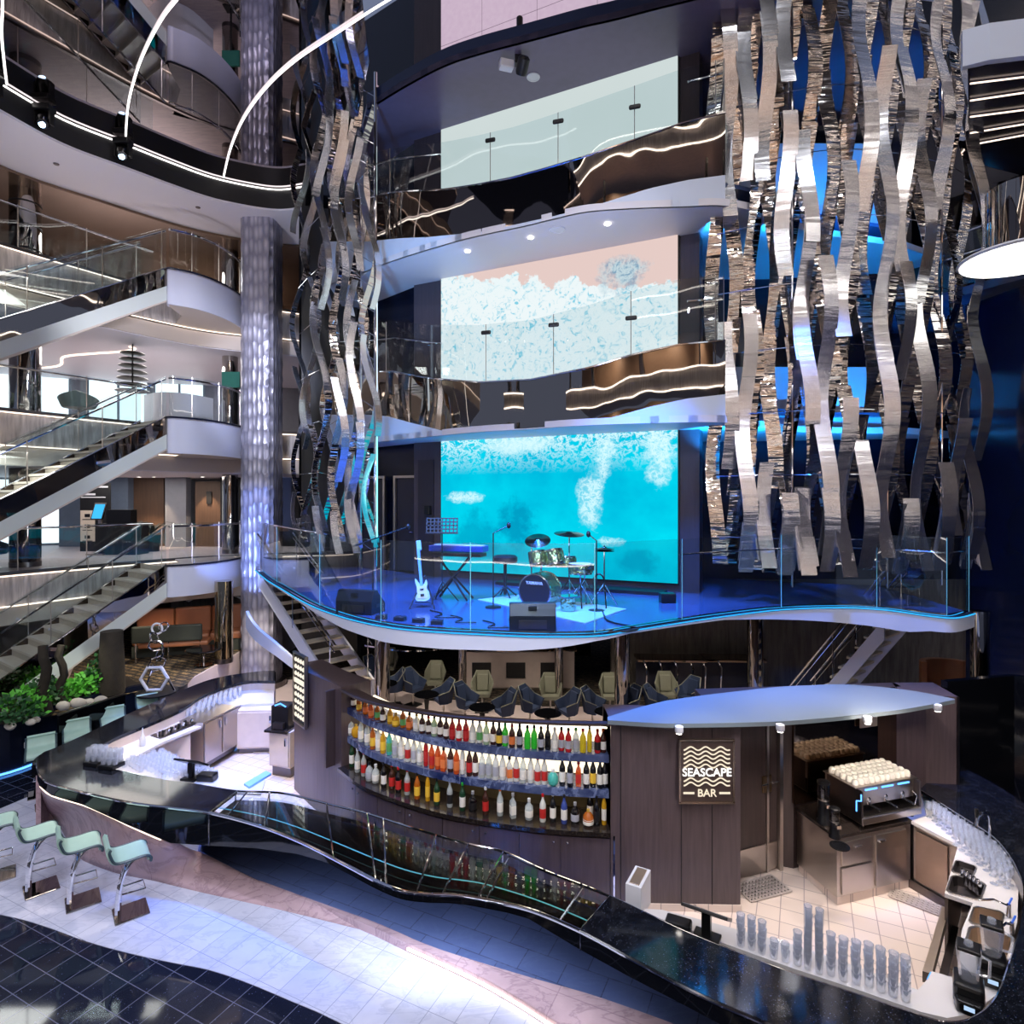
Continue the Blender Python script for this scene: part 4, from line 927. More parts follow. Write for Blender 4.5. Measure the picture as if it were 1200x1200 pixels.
# ================================================================ bar stools
m_seat_top = M('pale green stool leather', lin(168,200,190), .35); m_seat_rim = M('dark stool edge', lin(60,80,90), .35)
def stool():
    root = thing('bar_stool', 'bar stool', 'bar stool', (0,0,0), 0, 'green bar stools along the white marble lane')
    # local: facing +x, base plate centred on the origin
    s = MB(); prof = [(-.20,.93),(-.215,.90),(-.20,.84),(-.17,.775),(-.12,.75),(-.02,.745),(.10,.75),(.17,.74),(.205,.70),(.20,.66)]
    up = smooth([V(x,0,z) for x,z in prof], 4); lo = offset([V(p.x,p.z,0) for p in up], -.035); rows = []
    for p, l in zip(up, lo): rows.append([V(p.x,y*w,p.z if h else l.y) if h else V(l.x,y*w,l.y) for y,h,w in ((-1,1,.19),(-.92,1,.205),(0,1,.21),(.92,1,.205),(1,1,.19),(1,0,.195),(0,0,.19),(-1,0,.195))])
    for r in rows: pass
    s.loft(rows, True, True).build('seat', m_seat_top, root, True)
    e = MB(); 
    for sg_ in (-1,1): e.tube([V(p.x,sg_*.205,p.z-.012) for p in up], .016, 6)
    e.build('seat_piping', m_seat_rim, root, True)
    st = MB(); path = smooth([V(-.11,0,.02),V(-.105,0,.22),V(-.075,0,.42),V(-.02,0,.58),V(.06,0,.67),V(.15,0,.69)], 4); rows = []
    for i, p in enumerate(path):
        tn = (path[min(i+1,len(path)-1)]-path[max(i-1,0)]).normalized(); nn = V(-tn.z,0,tn.x); w = .050+.05*(i/len(path))**1.3; th = .034
        rows.append([p+V(0,w,0)+nn*th*.3, p+nn*th, p+V(0,-w,0)+nn*th*.3, p+V(0,-w,0)-nn*th*.3, p-nn*th, p+V(0,w,0)-nn*th*.3])
    st.loft(rows, True, True).build('stem', m_chrome, root, True)
    MB().box((.02,0,.012), (.36,.36,.024)).build('base_plate', m_mirror, root, False, .01)
    MB().tube([V(-.08,.09,.30),V(.16,.10,.29),V(.16,-.10,.29),V(-.08,-.09,.30)], .009, 6).build('footrest', m_chrome, root)
    return root
st0 = stool(); fa = math.atan2(.63,.78)
spots = [(151,1070),(95,1057),(46,1042),(-4,1028)]
labs = ['pale green bar stool on a square chrome foot, nearest the slate step', 'pale green bar stool, second from the slate step along the white marble', 'pale green bar stool, third from the slate step along the white marble', 'pale green bar stool cut by the left edge of the photo']
for k, (x, y) in enumerate(spots):
    p = G(x,y,.007)
    if k == 0: st0.location = p; st0.rotation_euler = (0,0,fa); st0['label'] = labs[0]
    else: dup(st0, p, fa+(.08 if k==2 else 0), labs[k])
for k, (x, y) in enumerate(((58,878),(101,858),(144,842),(186,826))):   # beyond the far arm
    p = G(x-6,y,.86); dup(st0, V(p.x-.25,p.y+.25,0.0), fa-1.6, '%s bar stool from the left behind the far arm of the bar' % nth(k), 'bar stools behind the far arm')
p = G(44,951,.006); o = MB().lathe([(.03,0),(.04,.12),(.038,.12),(.028,.01)], 10, p).build('paper_cup', M('brown paper cup', lin(90,66,56), .6), None, True); tag(o, 'small brown cup standing on the marble floor by the bar tip', 'cup')
# ================================================================ stage
SZ = 3.25
st_px = [(299,668),(312,679),(330,690),(350,702),(370,712),(395,721),(420,728),(450,734),(480,738),(520,741),(560,743),(600,745),(640,746),(700,745),(740,739),(790,731),(850,722),(920,714),(990,712),(1040,715),(1090,722),(1120,724),(1142,719)]
ST = smooth([G(x,y,SZ) for x,y in st_px], 4)
stage_back = [V(7.4,12.2,0), V(3.6,13.7,0), SW(2.7,0,-.1), SW(-3.6,0,-.1), SW(-7.4,0,-1.3), V(-7.0,16.6,0)]
m_stage = M('dark glossy stage floor', lin(70,84,120), .18, 0, .15, 2)
struct('floor.007', MB().prism(ST+stage_back, SZ-.02, SZ), m_stage)
hts = [(295,.03),(350,.04),(375,.10),(400,.16),(450,.21),(520,.215),(600,.19),(660,.13),(700,.06),(740,.03),(850,.05),(920,.16),(1000,.26),(1060,.30),(1090,.22),(1142,.2)]
low_ = [SZ-.005-interp(hts, CX+FOC*p.x/p.y) for p in ST]
struct('trim_5', MB().wall(offset(ST,.0), low_, SZ+.0, .06), m_lilac, True)
under = offset(ST,.06)
struct('ceiling.001', MB().prism([V(p.x,p.y,0) for p in under]+stage_back, SZ-.06, SZ-.025), M('dark stage underside', lin(70,66,74), .5))
o = MB().tube([p+V(0,-.012,.0) for p in ST], .010, 6).build('edge_light', E('blue stage edge', (.03,.45,1.0), 1.3)); tag(o, 'thin blue light line along the curved edge of the stage', 'light strip')
# balustrade
GB = thing('glass_balustrade', 'tall curved clear glass balustrade around the front of the stage', 'railing', ST[40]+V(0,0,0))
gl = offset(ST, .07); cuts_px = [299,325,376,450,553,700,795,922,1030,1108,1142]
cut_i = []
for cx_ in cuts_px: cut_i.append(min(range(len(gl)), key=lambda i: abs(CX+FOC*gl[i].x/gl[i].y-cx_)))
m_pane = GL('stage balustrade glass', (.90,.95,.97), .06, .8)
for a, b in zip(cut_i, cut_i[1:]):
    seg = resample(gl[a:b+1], max(6, b-a+1)); seg[0] = seg[0].lerp(seg[1],.04); seg[-1] = seg[-1].lerp(seg[-2],.04)
    MB().wall(seg, SZ+.02, SZ+1.18, .014).build('glass_panel', m_pane, GB, True)
    MB().tube([V(seg[-1].x,seg[-1].y,SZ+.02), V(seg[-1].x,seg[-1].y,SZ+1.18)], .006, 5).build('panel_edge', m_glass_edge, GB)
MB().wall(gl, SZ, SZ+.045, .03).build('shoe_rail', m_chrome, GB, True)
MB().tube(setz(gl[:cut_i[2]], SZ+1.20), .014, 6).build('cap_rail', m_chrome, GB, True)
MB().tube(setz(offset(gl[cut_i[6]:],.05), SZ+.95), .014, 6).build('handrail', m_chrome, GB, True)
# rug
rg = [G(x,y,SZ) for x,y in [(560,703),(612,697),(734,714),(686,731)]]
o = MB().prism(rg, SZ, SZ+.012).build('rug', M('pale stage rug', lin(150,190,205), .9, 0, .2, 20)); tag(o, 'pale rug under the drum kit on the blue stage', 'rug')
o = MB().prism([SW(-1.2,0,.6),SW(2.2,0,.6),SW(2.2,0,.16),SW(-1.2,0,.16)], SZ, SZ+.06).build('kick_board', m_black); tag(o, 'long low black board at the foot of the big screen', 'board')
# ---------------- drums
m_drum = mirror('sparkling green drum shell', lin(170,195,150), .2, .8, (14,14,14)); m_skin = M('pale drum skin', lin(225,225,220), .4); m_hard = m_chrome
dk = thing('drum_kit', 'green sparkle drum kit with black kick head, cymbals and chrome stands on the rug', 'drum kit', G(640,708,SZ))
KD = G(633,712,SZ)
def drum(name, c, r, dep, axis, front=None, parent=dk):
    ax = Vector(axis).normalized(); c = Vector(c)
    d = MB().lathe([(r,-dep/2),(r,dep/2)], 24, c, ax, False).build(name, m_drum, parent, True)
    for s in (-1,1): MB().lathe([(r*.97,-.015),(r*1.05,-.014),(r*1.05,.014),(r*.97,.015),(r*.97,-.015)], 24, c+ax*(s*dep/2), ax, False).build('hoop', m_hard, d, True)
    MB().lathe([(r*.97,0),(r*.97,.01)], 24, c+ax*(dep/2), ax).build('drum_head', front or m_skin, d, True)
    lugs = MB(); 
    u = ax.orthogonal().normalized(); w = ax.cross(u)
    for k in range(6):
        dv = u*math.cos(k*PI/3)+w*math.sin(k*PI/3); lugs.tube([c+ax*(-dep*.42)+dv*r*1.03, c+ax*(dep*.42)+dv*r*1.03], .007, 5)
    lugs.build('lugs', m_hard, d); return d
kax = V(-.45,-.89,.0)
kd = drum('kick_drum', KD+V(0,.0,.29), .27, .42, kax, M('black kick head', lin(22,24,38), .25))
kc_ = KD+V(0,0,.29)+kax.normalized()*.228
tx = text('YAMAHA', 'lettering', m_white, kc_+V(0,0,.13), .07, kd, rz=math.atan2(kax.x, -kax.y)*-1+0)
tx.rotation_euler = (PI/2, 0, math.atan2(kax.y, kax.x)+PI/2)
drum('tom_drum', KD+V(-.03,.16,.78), .145, .20, V(-.15,.25,1))
drum('tom_drum', KD+V(.24,.12,.80), .15, .22, V(-.15,.25,1))
drum('floor_tom', KD+V(.45,.42,.70), .17, .16, V(0,.1,1))
sn = drum('snare_drum', KD+V(.66,.08,.62), .19, .14, V(.0,.0,1))
def stand(c, h, top=None, n='stand_leg'):
    c = Vector(c); p = MB().tube([c+V(0,0,.25), c+V(0,0,h)], .012, 6).build('stand_pole', m_hard, dk)
    for k in range(3):
        a = k*2.09+.5; MB().tube([c+V(0,0,.38), c+V(.26*math.cos(a),.26*math.sin(a),.01)], .011, 6).build(n, m_hard, dk)
def cymbal(c, r, tilt):
    MB().lathe([(.001,.03),(r*.2,.022),(r*.25,.01),(r*.97,-.012),(r,-.016),(r*.97,-.018),(.001,.015)], 24, c, tilt).build('cymbal', M('dark bronze cymbal', lin(70,74,70), .2, 1.0), dk, True)
stand(KD+V(.66,.08,0), .55); stand(KD+V(.52,.55,0), 1.16); cymbal(KD+V(.52,.55,1.17), .26, V(.05,-.15,1))
stand(KD+V(-.12,.62,0), 1.05); cymbal(KD+V(-.02,.5,1.06), .22, V(-.1,-.55,1)); stand(KD+V(1.05,.1,0), 1.0); cymbal(KD+V(1.05,.1,.92), .17, V(0,0,1)); cymbal(KD+V(1.05,.1,.95), .17, V(0,0,1))
MB().tube([KD+V(.0,.2,.45), KD+V(.05,.18,.75)], .016, 6).build('tom_mount', m_hard, dk)
MB().lathe([(.17,0),(.18,.03),(.17,.08),(.12,.1)], 18, KD+V(.78,.5,.55)).build('throne_seat', m_black, dk, True); stand(KD+V(.78,.5,0), .55)
MB().lathe([(.11,0),(.12,.02),(.115,.20)], 16, KD+V(.42,-.35,.02)).build('pedal_drum', m_drum, dk, True)
MB().box(KD+V(.42,-.35,.24), (.3,.25,.02), .5).build('pedal_board', m_hard, dk)
# cable spool / headphones stand right
def micstand(base, pts, label, extra=None):
    T = thing('microphone_stand', label, 'microphone stand', base)
    b = Vector(base); MB().lathe([(.13,0),(.13,.015),(.02,.025)], 16, b).build('base', m_black, T, True)
    MB().tube([b]+[b+Vector(p) for p in pts], .011, 6).build('boom', m_black, T)
    MB().ball(b+Vector(pts[-1]), .035, 8, 6, (1,1,1.5)).build('microphone', m_black, T, True); return T
micstand(G(699,716,SZ), [(0,0,1.1),(-.12,.05,1.2)], 'black microphone stand with hanging cable right of the drum kit')
c = MB(); b0 = G(702,714,SZ)
for k in range(3): c.tube([b0+V(.09*math.cos(a),.02*k,.42+.14*math.sin(a)) for a in [2*PI*i/14 for i in range(15)]], .012, 5)
o = c.build('coiled_cable', m_black); tag(o, 'black cable coiled on the stand right of the drums', 'cable')
o = MB().tube(smooth([G(x,y,SZ)+V(0,0,.012) for x,y in [(706,716),(708,722),(712,728),(725,732),(742,735),(748,738),(735,741),(700,742),(680,742)]],4), .012, 6).build('cable', m_black, None, True); tag(o, 'dark cable snaking over the stage floor right of the drums', 'cable')
micstand(G(578,712,SZ), [(0,0,1.2),(.25,.15,1.32)], 'thin microphone stand left of the drum kit')
micstand(G(437,712,SZ), [(0,0,1.05),(-.3,.05,1.0),(.55,.1,1.3)], 'boom microphone stand near the left end of the stage')
# stool for the keyboard player
T = thing('keyboard_stool', 'round black stool between keyboard and drums', 'stool', G(592,700,SZ)); p = G(592,700,SZ)
MB().lathe([(.2,.0),(.22,.02),(.22,.10),(.18,.13)], 18, p+V(0,0,.62)).build('seat', m_black, T, True)
MB().tube([p+V(0,0,.05), p+V(0,0,.62)], .03, 8).build('pole', m_black, T)
for k in range(4): MB().tube([p+V(0,0,.2), p+V(.22*math.cos(k*PI/2+.4),.22*math.sin(k*PI/2+.4),.02)], .014, 6).build('leg', m_black, T)
# keyboard
KB = G(530,703,SZ); T = thing('stage_keyboard', 'long dark stage keyboard on a folding cross stand beside the guitar', 'keyboard', KB)
an = -.32; R = Matrix.Rotation(an,3,'Z'); q = lambda x,y,z: KB+R@V(x,y,z)
MB().box(q(.12,0,.90), (1.0,.30,.10), an).build('case', M('dark blue keyboard case', lin(40,60,130), .3), T, False, .01)
MB().box(q(.12,-.02,.80), (.95,.28,.06), an).build('lower_case', m_black_plastic, T, False, .01)
MB().box(q(.12,.03,.955), (.9,.14,.012), an).build('key_row', m_white, T)
for s in (-1,1):
    MB().tube([q(-.32*s,-.1,.02), q(.32*s,.1,.76)], .02, 6).build('stand_leg', m_black, T); MB().tube([q(-.32*s,.18,.02), q(.32*s,.0,.76)], .02, 6).build('stand_leg', m_black, T)
MS = G(518,705,SZ); T = thing('music_stand', 'black music stand with a perforated desk in front of the screen', 'music stand', MS)
Rx = Matrix.Rotation(-.3,3,'X'); 
desk = MB(); 
for i in range(9): desk.box(MS+V(-.26+.065*i,0,1.30), (.02,.012,.26), M=Rx)
for i in range(5): desk.box(MS+V(0,.0+(.02*(i-2)),1.18+.06*i), (.54,.012,.02), M=Rx)
desk.box(MS+V(0,-.06,1.17), (.56,.06,.015)).build('desk', m_black, T)
MB().tube([MS+V(0,0,.1), MS+V(0,0,1.2)], .013, 6).build('pole', m_black, T)
for k in range(3): MB().tube([MS+V(0,0,.35), MS+V(.28*math.cos(k*2.09),.28*math.sin(k*2.09),.01)], .011, 6).build('leg', m_black, T)
# guitar on a stand
GT = G(496,712,SZ); T = thing('electric_guitar', 'pale electric guitar leaning upright near the left front of the stage', 'guitar', GT)
tilt = Matrix.Rotation(-.18,3,'X') @ Matrix.Rotation(.12*-1,3,'Y'); q = lambda x,y,z: GT+V(0,0,.1)+tilt@V(x,y,z)
out = smooth([V(x,z,0) for x,z in [(0,.0),(.12,.02),(.16,.10),(.10,.20),(.12,.27),(.10,.34),(.055,.28),(0,.27),(-.05,.30),(-.115,.38),(-.12,.30),(-.09,.20),(-.16,.10),(-.12,.02)]],4,True)
MB().loft([[q(p.x*.8,y,p.y) for p in out] for y in (-.025,.025)], True, True).build('body', M('pale blue guitar body', lin(190,215,230), .15), T, True)
MB().box(q(0,-.028,.15), (.16,.01,.2), M=tilt).build('pickguard', m_white, T); MB().box(q(0,-.036,.1), (.06,.012,.04), M=tilt).build('pickup', m_black, T); MB().box(q(0,-.036,.19), (.06,.012,.025), M=tilt).build('pickup', m_black, T)
MB().box(q(0,-.02,.55), (.045,.03,.6), M=tilt).build('neck', M('pale blue guitar neck', lin(120,180,230), .3), T)
MB().box(q(.015,-.015,.91), (.08,.025,.16), M=tilt).build('headstock', M('pale blue headstock', lin(150,200,235), .3), T, False, .01)
T = thing('guitar_stand', 'small black stand holding the pale guitar', 'stand', GT+V(0,.1,0))
for s in (-1,1): MB().tube([GT+V(s*.2,-.15,.01), GT+V(0,.18,.5)], .012, 6).build('leg', m_black, T)
MB().tube([GT+V(-.12,-.05,.1), GT+V(.12,-.05,.1)], .014, 6).build('cradle', m_black, T)
# monitor wedges
def wedge(p, an, w, label):
    T = thing('stage_monitor', label, 'speaker', p); R = Matrix.Rotation(an,3,'Z'); p = Vector(p)
    prof = [(-.19,0),(.22,0),(.22,.14),(-.02,.36),(-.12,.36),(-.19,.2)]
    rows = [[p+R@V(s*w/2,y,z) for y,z in prof] for s in (-1,1)]
    MB().loft(rows, True, True).build('cabinet', M('black speaker cabinet', lin(20,24,36), .3), T, False, .008)
    MB().box(p+R@V(0,-.165,.30), (.11,.03,.05), an).build('rear_handle', m_black, T)
    for s in (-1,1): MB().box(p+R@V(s*(w/2+.004),.0,.12), (.008,.12,.05), an).build('side_handle', m_steel_dark, T)
    MB().box(p+R@V(0,-.197,.09), (w*.6,.02,.11), an).build('connector_plate', m_steel_dark, T)
wedge(G(624,738,SZ)+V(0,.1,0), .0, .62, 'black stage monitor speaker in front of the drum kit')
wedge(G(420,719,SZ)+V(0,.1,0), -.30, .62, 'black stage monitor speaker at the left front of the stage')
# cables and pedal boxes on the stage floor
for k in range(4):
    p = G(445+k*22, 727+k*2.2, SZ); an = rnd.uniform(-.4,.4)
    b = MB().box(p+V(0,.12,.03), (.16,.12,.06), an).build('effect_pedal', M('dark pedal box', lin(30,34,48), .4), None, False, .008); tag(b, '%s small dark effect pedal from the left at the stage front' % nth(k), 'pedal', 'effect pedals at the stage front')
    MB().lathe([(.018,0),(.018,.015)], 8, p+V(0,.10,.06)).build('foot_switch', m_chrome, b)
for k, (x, y) in enumerate(((504,716),(528,722),(566,728))):
    a = [G(x,y,SZ)+V(0,0,.012), G(x+14,y+4,SZ)+V(0,0,.012), G(x+6,y+8,SZ)+V(0,0,.012), G(x+30,y+8,SZ)+V(0,0,.012)]
    o = MB().tube(smooth(a,5), .010, 5).build('cable', m_black, None, True); tag(o, '%s black cable from the left on the stage floor by the pedals' % nth(k), 'cable')
o = MB().box(G(782,706,SZ)+V(0,0,.08), (.25,.2,.16)).build('floor_box', m_black_plastic, None, False, .01); tag(o, 'small dark box on the stage floor under the ribbons', 'box')

# ================================================================ balconies beside the screens
def balcony(n, zb, front, up, backs, sofmat, fascmat, label, rail=True, hz=None):
    Fp = smooth(front, 6)
    struct('ceiling.%03d' % (n*10+2), MB().prism(Fp+backs, zb, zb+.12), sofmat)
    return Fp
def Z(x, y, z): return G(x, y, z)
back = [V(9.5,14.5,0), V(3.6,13.9,0), SW(2.7,0,-.05), SW(-3.7,0,-.1), SW(-6.5,0,-1.0)]
m_dark_soffit = M('plum grey soffit', lin(104,94,120), .3)
# level one and two: painted band below a wavy edge, polished steel above it, clear glass on top
ZB1, ZB2, ZB3 = 6.30, 9.95, 13.3
b1 = [G(x,y,ZB1) for x,y in [(385,522),(430,519),(460,516),(500,512),(540,508),(580,505),(620,503),(660,500),(700,498),(760,496),(850,495),(900,502),(950,507),(1060,508)]]
B1 = balcony(1, ZB1, b1, 0, [V(9.5,12.8,0)]+back[1:], m_soffit, None, '')
b1u = [(430,436),(458,435),(500,443),(560,448),(620,445),(690,431),(740,416),(800,403),(850,399)]
b1l = [(430,486),(455,488),(480,495),(520,505),(560,508),(600,505),(640,502),(690,496),(725,487),(760,477),(805,467),(850,462)]
b2 = [G(x,y,ZB2) for x,y in [(385,334),(430,317),(470,302),(533,283),(570,274),(613,265),(650,256),(687,248),(740,244),(800,242),(850,241),(900,252),(950,272),(1060,290)]]
B2 = balcony(2, ZB2, b2, 0, [V(9.8,13,0)]+back[1:], m_soffit, None, '')
b2u = [(430,232),(455,226),(480,224),(520,222),(560,216),(600,208),(640,197),(680,185),(740,165),(800,144),(850,132)]
b2l = [(430,283),(470,279),(500,278),(560,272),(600,264),(650,253),(690,243),(725,232),(760,221),(805,211),(850,205)]
b3 = [G(x,y,ZB3) for x,y in [(430,128),(470,103),(517,78),(560,63),(620,47),(680,31),(720,22),(790,4),(850,-8),(950,-10),(1060,0)]]
B3 = balcony(3, ZB3, b3, 0, [V(9.8,13,0)]+back[1:], m_dark_soffit, None, '')
m_blue_fascia = M('white painted fascia', lin(196,204,222), .35, 0, .04, 1.5)
m_refl = mirror('polished balcony fascia', lin(165,158,150), .02, .25, (.9,.9,.5))
px_ = lambda p: CX+FOC*p.x/p.y
def zat(p, tab): return EYE+(CY-interp(tab, px_(p)))*p.y/FOC
for nm, Fp, ux, lx, zb, lab in (('a',B1,b1u,b1l,ZB1,'first'),('b',B2,b2u,b2l,ZB2,'second')):
    allp = resample([p for p in Fp if px_(p) <= 853], 60)
    zs = [zat(p, ux) for p in allp]; zl = [max(zb+.02, zat(p, lx)) for p in allp]
    struct('trim_6', MB().wall(allp, zb, zl, .04), m_blue_fascia, True)
    struct('trim_7', MB().wall(allp, zl, zs, .03), m_refl, True)
    struct('trim_8', MB().tube([V(p.x,p.y,z) for p,z in zip(allp,zs)], .018, 6), m_chrome)
    yb_, yt_ = ((497,430) if nm == 'a' else (262,168)); seg2 = [D(x, yb_, 11.3+.9*min(1,(x-845)/90)) for x in range(846,1062,18)]
    struct('trim_9', MB().wall(seg2, [p.z for p in seg2], [EYE+(CY-yt_)*p.y/FOC for p in seg2], .05), m_blue_fascia, True)
    struct('ceiling.%03d' % (62 if nm == 'a' else 63), MB().prism([V(p.x,p.y+.05,0) for p in seg2]+[V(seg2[-1].x,13.5,0),V(seg2[0].x,13.5,0)], seg2[5].z-.03, seg2[5].z), m_soffit)
    R_ = thing('glass_balustrade', 'clear glass balustrade with black clamps above the %s mirror balcony by the screens' % lab, 'railing', allp[30]+V(0,0,zb))
    off = offset(allp, .05); n_ = len(off); cutx = [386,455,573,653,744,835,853]
    ci_ = [min(range(n_), key=lambda i: abs(px_(off[i])-c)) for c in cutx]; gt = 1.12 if nm == 'a' else .95
    for a, b in zip(ci_, ci_[1:]):
        sg2 = off[a:b+1]
        if len(sg2) < 2: continue
        sg2 = [sg2[0].lerp(sg2[1],.05)]+sg2[1:]; zt = [z+gt for z in zs[a:b+1]]
        MB().wall(sg2, [z-.05 for z in zs[a:b+1]], zt, .012).build('glass_panel', m_glass, R_, True)
        MB().tube([V(sg2[-1].x,sg2[-1].y,zs[b]), V(sg2[-1].x,sg2[-1].y,zt[-1])], .007, 5).build('panel_edge', m_steel, R_)
    hr = [V(p.x,p.y,z+.75) for p, z in zip(offset(allp,.12), zs)]
    MB().tube([p for p in hr if px_(p) < 520], .02, 6).build('handrail', m_chrome, R_, True)
    MB().tube([p for p in hr if px_(p) > 800], .02, 6).build('handrail', m_chrome, R_, True)
    for cx_, cy_ in (((573,390),(653,381),(744,373)) if nm == 'a' else ((571,165),(652,143),(743,126))):
        p = min(off, key=lambda q: abs(px_(q)-cx_))
        MB().box(V(p.x,p.y-.02,EYE+(CY-cy_)*p.y/FOC), (.20,.05,.08), -.30).build('clamp', m_black, R_, False, .03)
    struct('floor.%03d' % (20 if nm=='a' else 21), MB().prism(offset(Fp,.06)+back, zb+.35, zb+.42), m_stage)
# top balcony: dark band with a thin lip
struct('trim_10', MB().wall(B3, 13.3, 13.62, .05), M('blue black band', lin(24,34,66), .3), True)
# ceiling fittings
def ceil_fit(name, p, r, label, cat='ceiling speaker', mat=m_white):
    o = MB().lathe([(r,0),(r,-.015),(r*.82,-.02),(r*.8,-.012),(.001,-.012)], 20, p).build(name, mat, None, True); tag(o, label, cat); return o
def on_ceiling(x, y, z): return G(x, y, z)
p = on_ceiling(653,269,9.95); ceil_fit('ceiling_speaker', p, .15, 'round white ceiling speaker under the second mirror balcony')
p = on_ceiling(625,90,13.3); ceil_fit('ceiling_speaker', p, .13, 'round pale ceiling speaker under the dark top balcony')
for k, (x, y, z) in enumerate(((548,294,9.95),(622,278,9.95),(712,262,9.95))):
    p = on_ceiling(x,y,z); o = MB().lathe([(.05,0),(.05,-.02),(.03,-.02),(.001,-.02)], 12, p).build('downlight', m_lamp); tag(o, '%s small bright downlight from the left under the second balcony' % nth(k), 'downlight')
# projector cluster under the top balcony
pc = on_ceiling(607,66,13.3); T = thing('stage_projector', 'black and white spotlight cluster hanging under the dark top balcony', 'spotlight', pc)
MB().box(pc+V(0,0,-.08), (.12,.12,.16)).build('bracket', m_black, T); MB().lathe([(.09,0),(.11,.05),(.11,.26),(.07,.3)], 14, pc+V(.05,-.1,-.42), V(.2,-.6,.6)).build('lamp_head', m_black, T, True)
MB().box(pc+V(-.22,-.05,-.2), (.26,.16,.16), .3).build('camera_head', m_white, T, False, .02)
p = G(609,40,13.62); T = thing('stage_spotlight', 'black spotlight standing on the edge of the dark top balcony', 'spotlight', p)
MB().lathe([(.06,0),(.06,.3),(.04,.32)], 12, p).build('lamp_head', m_black, T, True); MB().box(p+V(0,0,-.02),(.2,.12,.05)).build('bracket', m_black, T)

# ================================================================ hanging ribbon sculptures
def brushed(name, col, rough, b):
    t = NT(name); vec = t.world(scale=(.8,.8,7)); nz = t.noise(vec, 1.2, 2 if rough < .15 else 4, .5)
    c = t.mix(nz, tuple(x*.85 for x in col), col)
    return t.bsdf(c, rough, 1.0, nz, b, .12)
m_rib = [brushed('hammered bright steel', lin(226,220,216), .05, .28), brushed('brushed bright steel', lin(232,230,232), .22, .10), brushed('hammered warm steel', lin(212,203,196), .05, .38)]
def ribbon(mb, x0, y0, zt, zb, w, phase, lat, dep, ang, per=3.1):
    n = max(10, int((zt-zb)/.09)); ux = V(math.cos(ang), math.sin(ang), 0); nv = V(-math.sin(ang), math.cos(ang), 0); rows = []
    for i in range(n+1):
        z = zt+(zb-zt)*i/n; a = 2*PI*z/per+phase
        c = V(x0,y0,z)+ux*lat*math.sin(a)+nv*dep*math.cos(a+.6); tw = .16*math.sin(a*.7)
        u2 = ux*math.cos(tw)+nv*math.sin(tw); th = nv*.004
        rows.append([c-u2*w/2-th, c+u2*w/2-th, c+u2*w/2+th, c-u2*w/2+th])
    return mb.loft(rows, True, True)
def sculpture(name, label, cols, zt, zb, w, seed, ang0, rodx, lens, lat, dep, stag=.5):
    r_ = random.Random(seed); T = thing(name, label, 'sculpture', V(*cols[len(cols)//2][:2], zb)); cnt = 0
    for ci, (x, y, a) in enumerate(cols):
        for layer in (0, 1):
            if layer and stag == 0 and ci % 2: continue
            z = zt + r_.uniform(0, lens); k = 0
            while z > zb+.4:
                L = lens*r_.uniform(.8,1.2); zz = max(z-L, zb+r_.uniform(0,.45)); fr = layer or (stag == 0 and k % 2)
                if not layer or r_.random() < .5:
                    mat = m_rib[1] if fr else m_rib[0 if (ci+k) % 2 else 2]
                    ribbon(MB(), x+r_.uniform(-.02,.02)+(.12 if layer else 0), y+(-.2 if layer else .1), z, zz, w, (ci % 2)*PI+r_.uniform(-.5,.5)+layer*1.6, lat, dep, a+r_.uniform(-.1,.1)).build('smooth_ribbon' if fr else 'hammered_ribbon', mat, T, True); cnt += 1
                z = zz + (r_.uniform(-.05,.2) if not layer else r_.uniform(.1,1.2)); k += 1
    xs = [c[0] for c in cols]; ys = [c[1] for c in cols]
    zz = zb+.6
    while zz < zt:
        MB().tube([V(x,y,zz) for x,y,_ in cols], .007, 5).build('cross_rod', m_chrome, T); zz += 1.05
    for i in rodx: MB().tube([V(cols[i][0],cols[i][1]+.05,zb-.2), V(cols[i][0],cols[i][1]+.05,zt)], .018, 6).build('upright_rod', m_chrome, T)
    return T
cols = []
for k, px in enumerate((840,862,884,907,930,952,974,997,1020,1042,1064,1086,1106,1120,1130)):
    u = k/14; d = 10.5-.75*math.sin(PI*u); cols.append(((px-600)/FOC*d, d, -.25+.5*u))
sculpture('ribbon_sculpture', 'wide hanging curtain of wavy polished steel ribbons right of the screens', cols, 14.2, 3.75, .235, 5, 0, (4,9,12), 2.3, .055, .10)
cols = []
for k, (px, d, a) in enumerate(((350,13.6,1.2),(362,12.9,1.0),(374,12.4,.7),(384,13.3,.8),(394,12.3,.55),(403,13.0,.9),(412,12.5,.5),(422,12.9,.3),(431,12.6,.9))):
    cols.append(((px-600)/FOC*d, d, a))
sculpture('ribbon_sculpture', 'narrow hanging bundle of wavy steel ribbons left of the screens', cols, 12.6, 3.9, .15, 9, 0, (7,), 1.9, .10, .16, 0)
T = thing('support_mast', 'slim bright lit mast right of the narrow ribbon bundle', 'mast', V(*D(440,700,12.6).xy,SZ))
p = D(440,0,12.6); MB().tube([V(p.x,p.y,SZ), V(p.x,p.y,13.9)], .035, 8).build('tube', m_chrome, T)
lad = MB(); zz = 3.9
while zz < 13.6: lad.tube([V(p.x-.02,p.y,zz), V(p.x-.55,p.y+.1,zz+.35)], .008, 5); zz += .5
lad.build('brace', m_chrome, T)
MB().tube([V(p.x+.04,p.y-.03,4.2), V(p.x+.04,p.y-.03,6.3)], .016, 6).build('light_line', E('cyan mast light', (.2,.8,.9), 2.5), T)
MB().tube([V(p.x+.04,p.y-.03,7.0), V(p.x+.04,p.y-.03,9.6)], .012, 6).build('light_line', E('pale mast light', (.7,.85,1), 1.5), T)
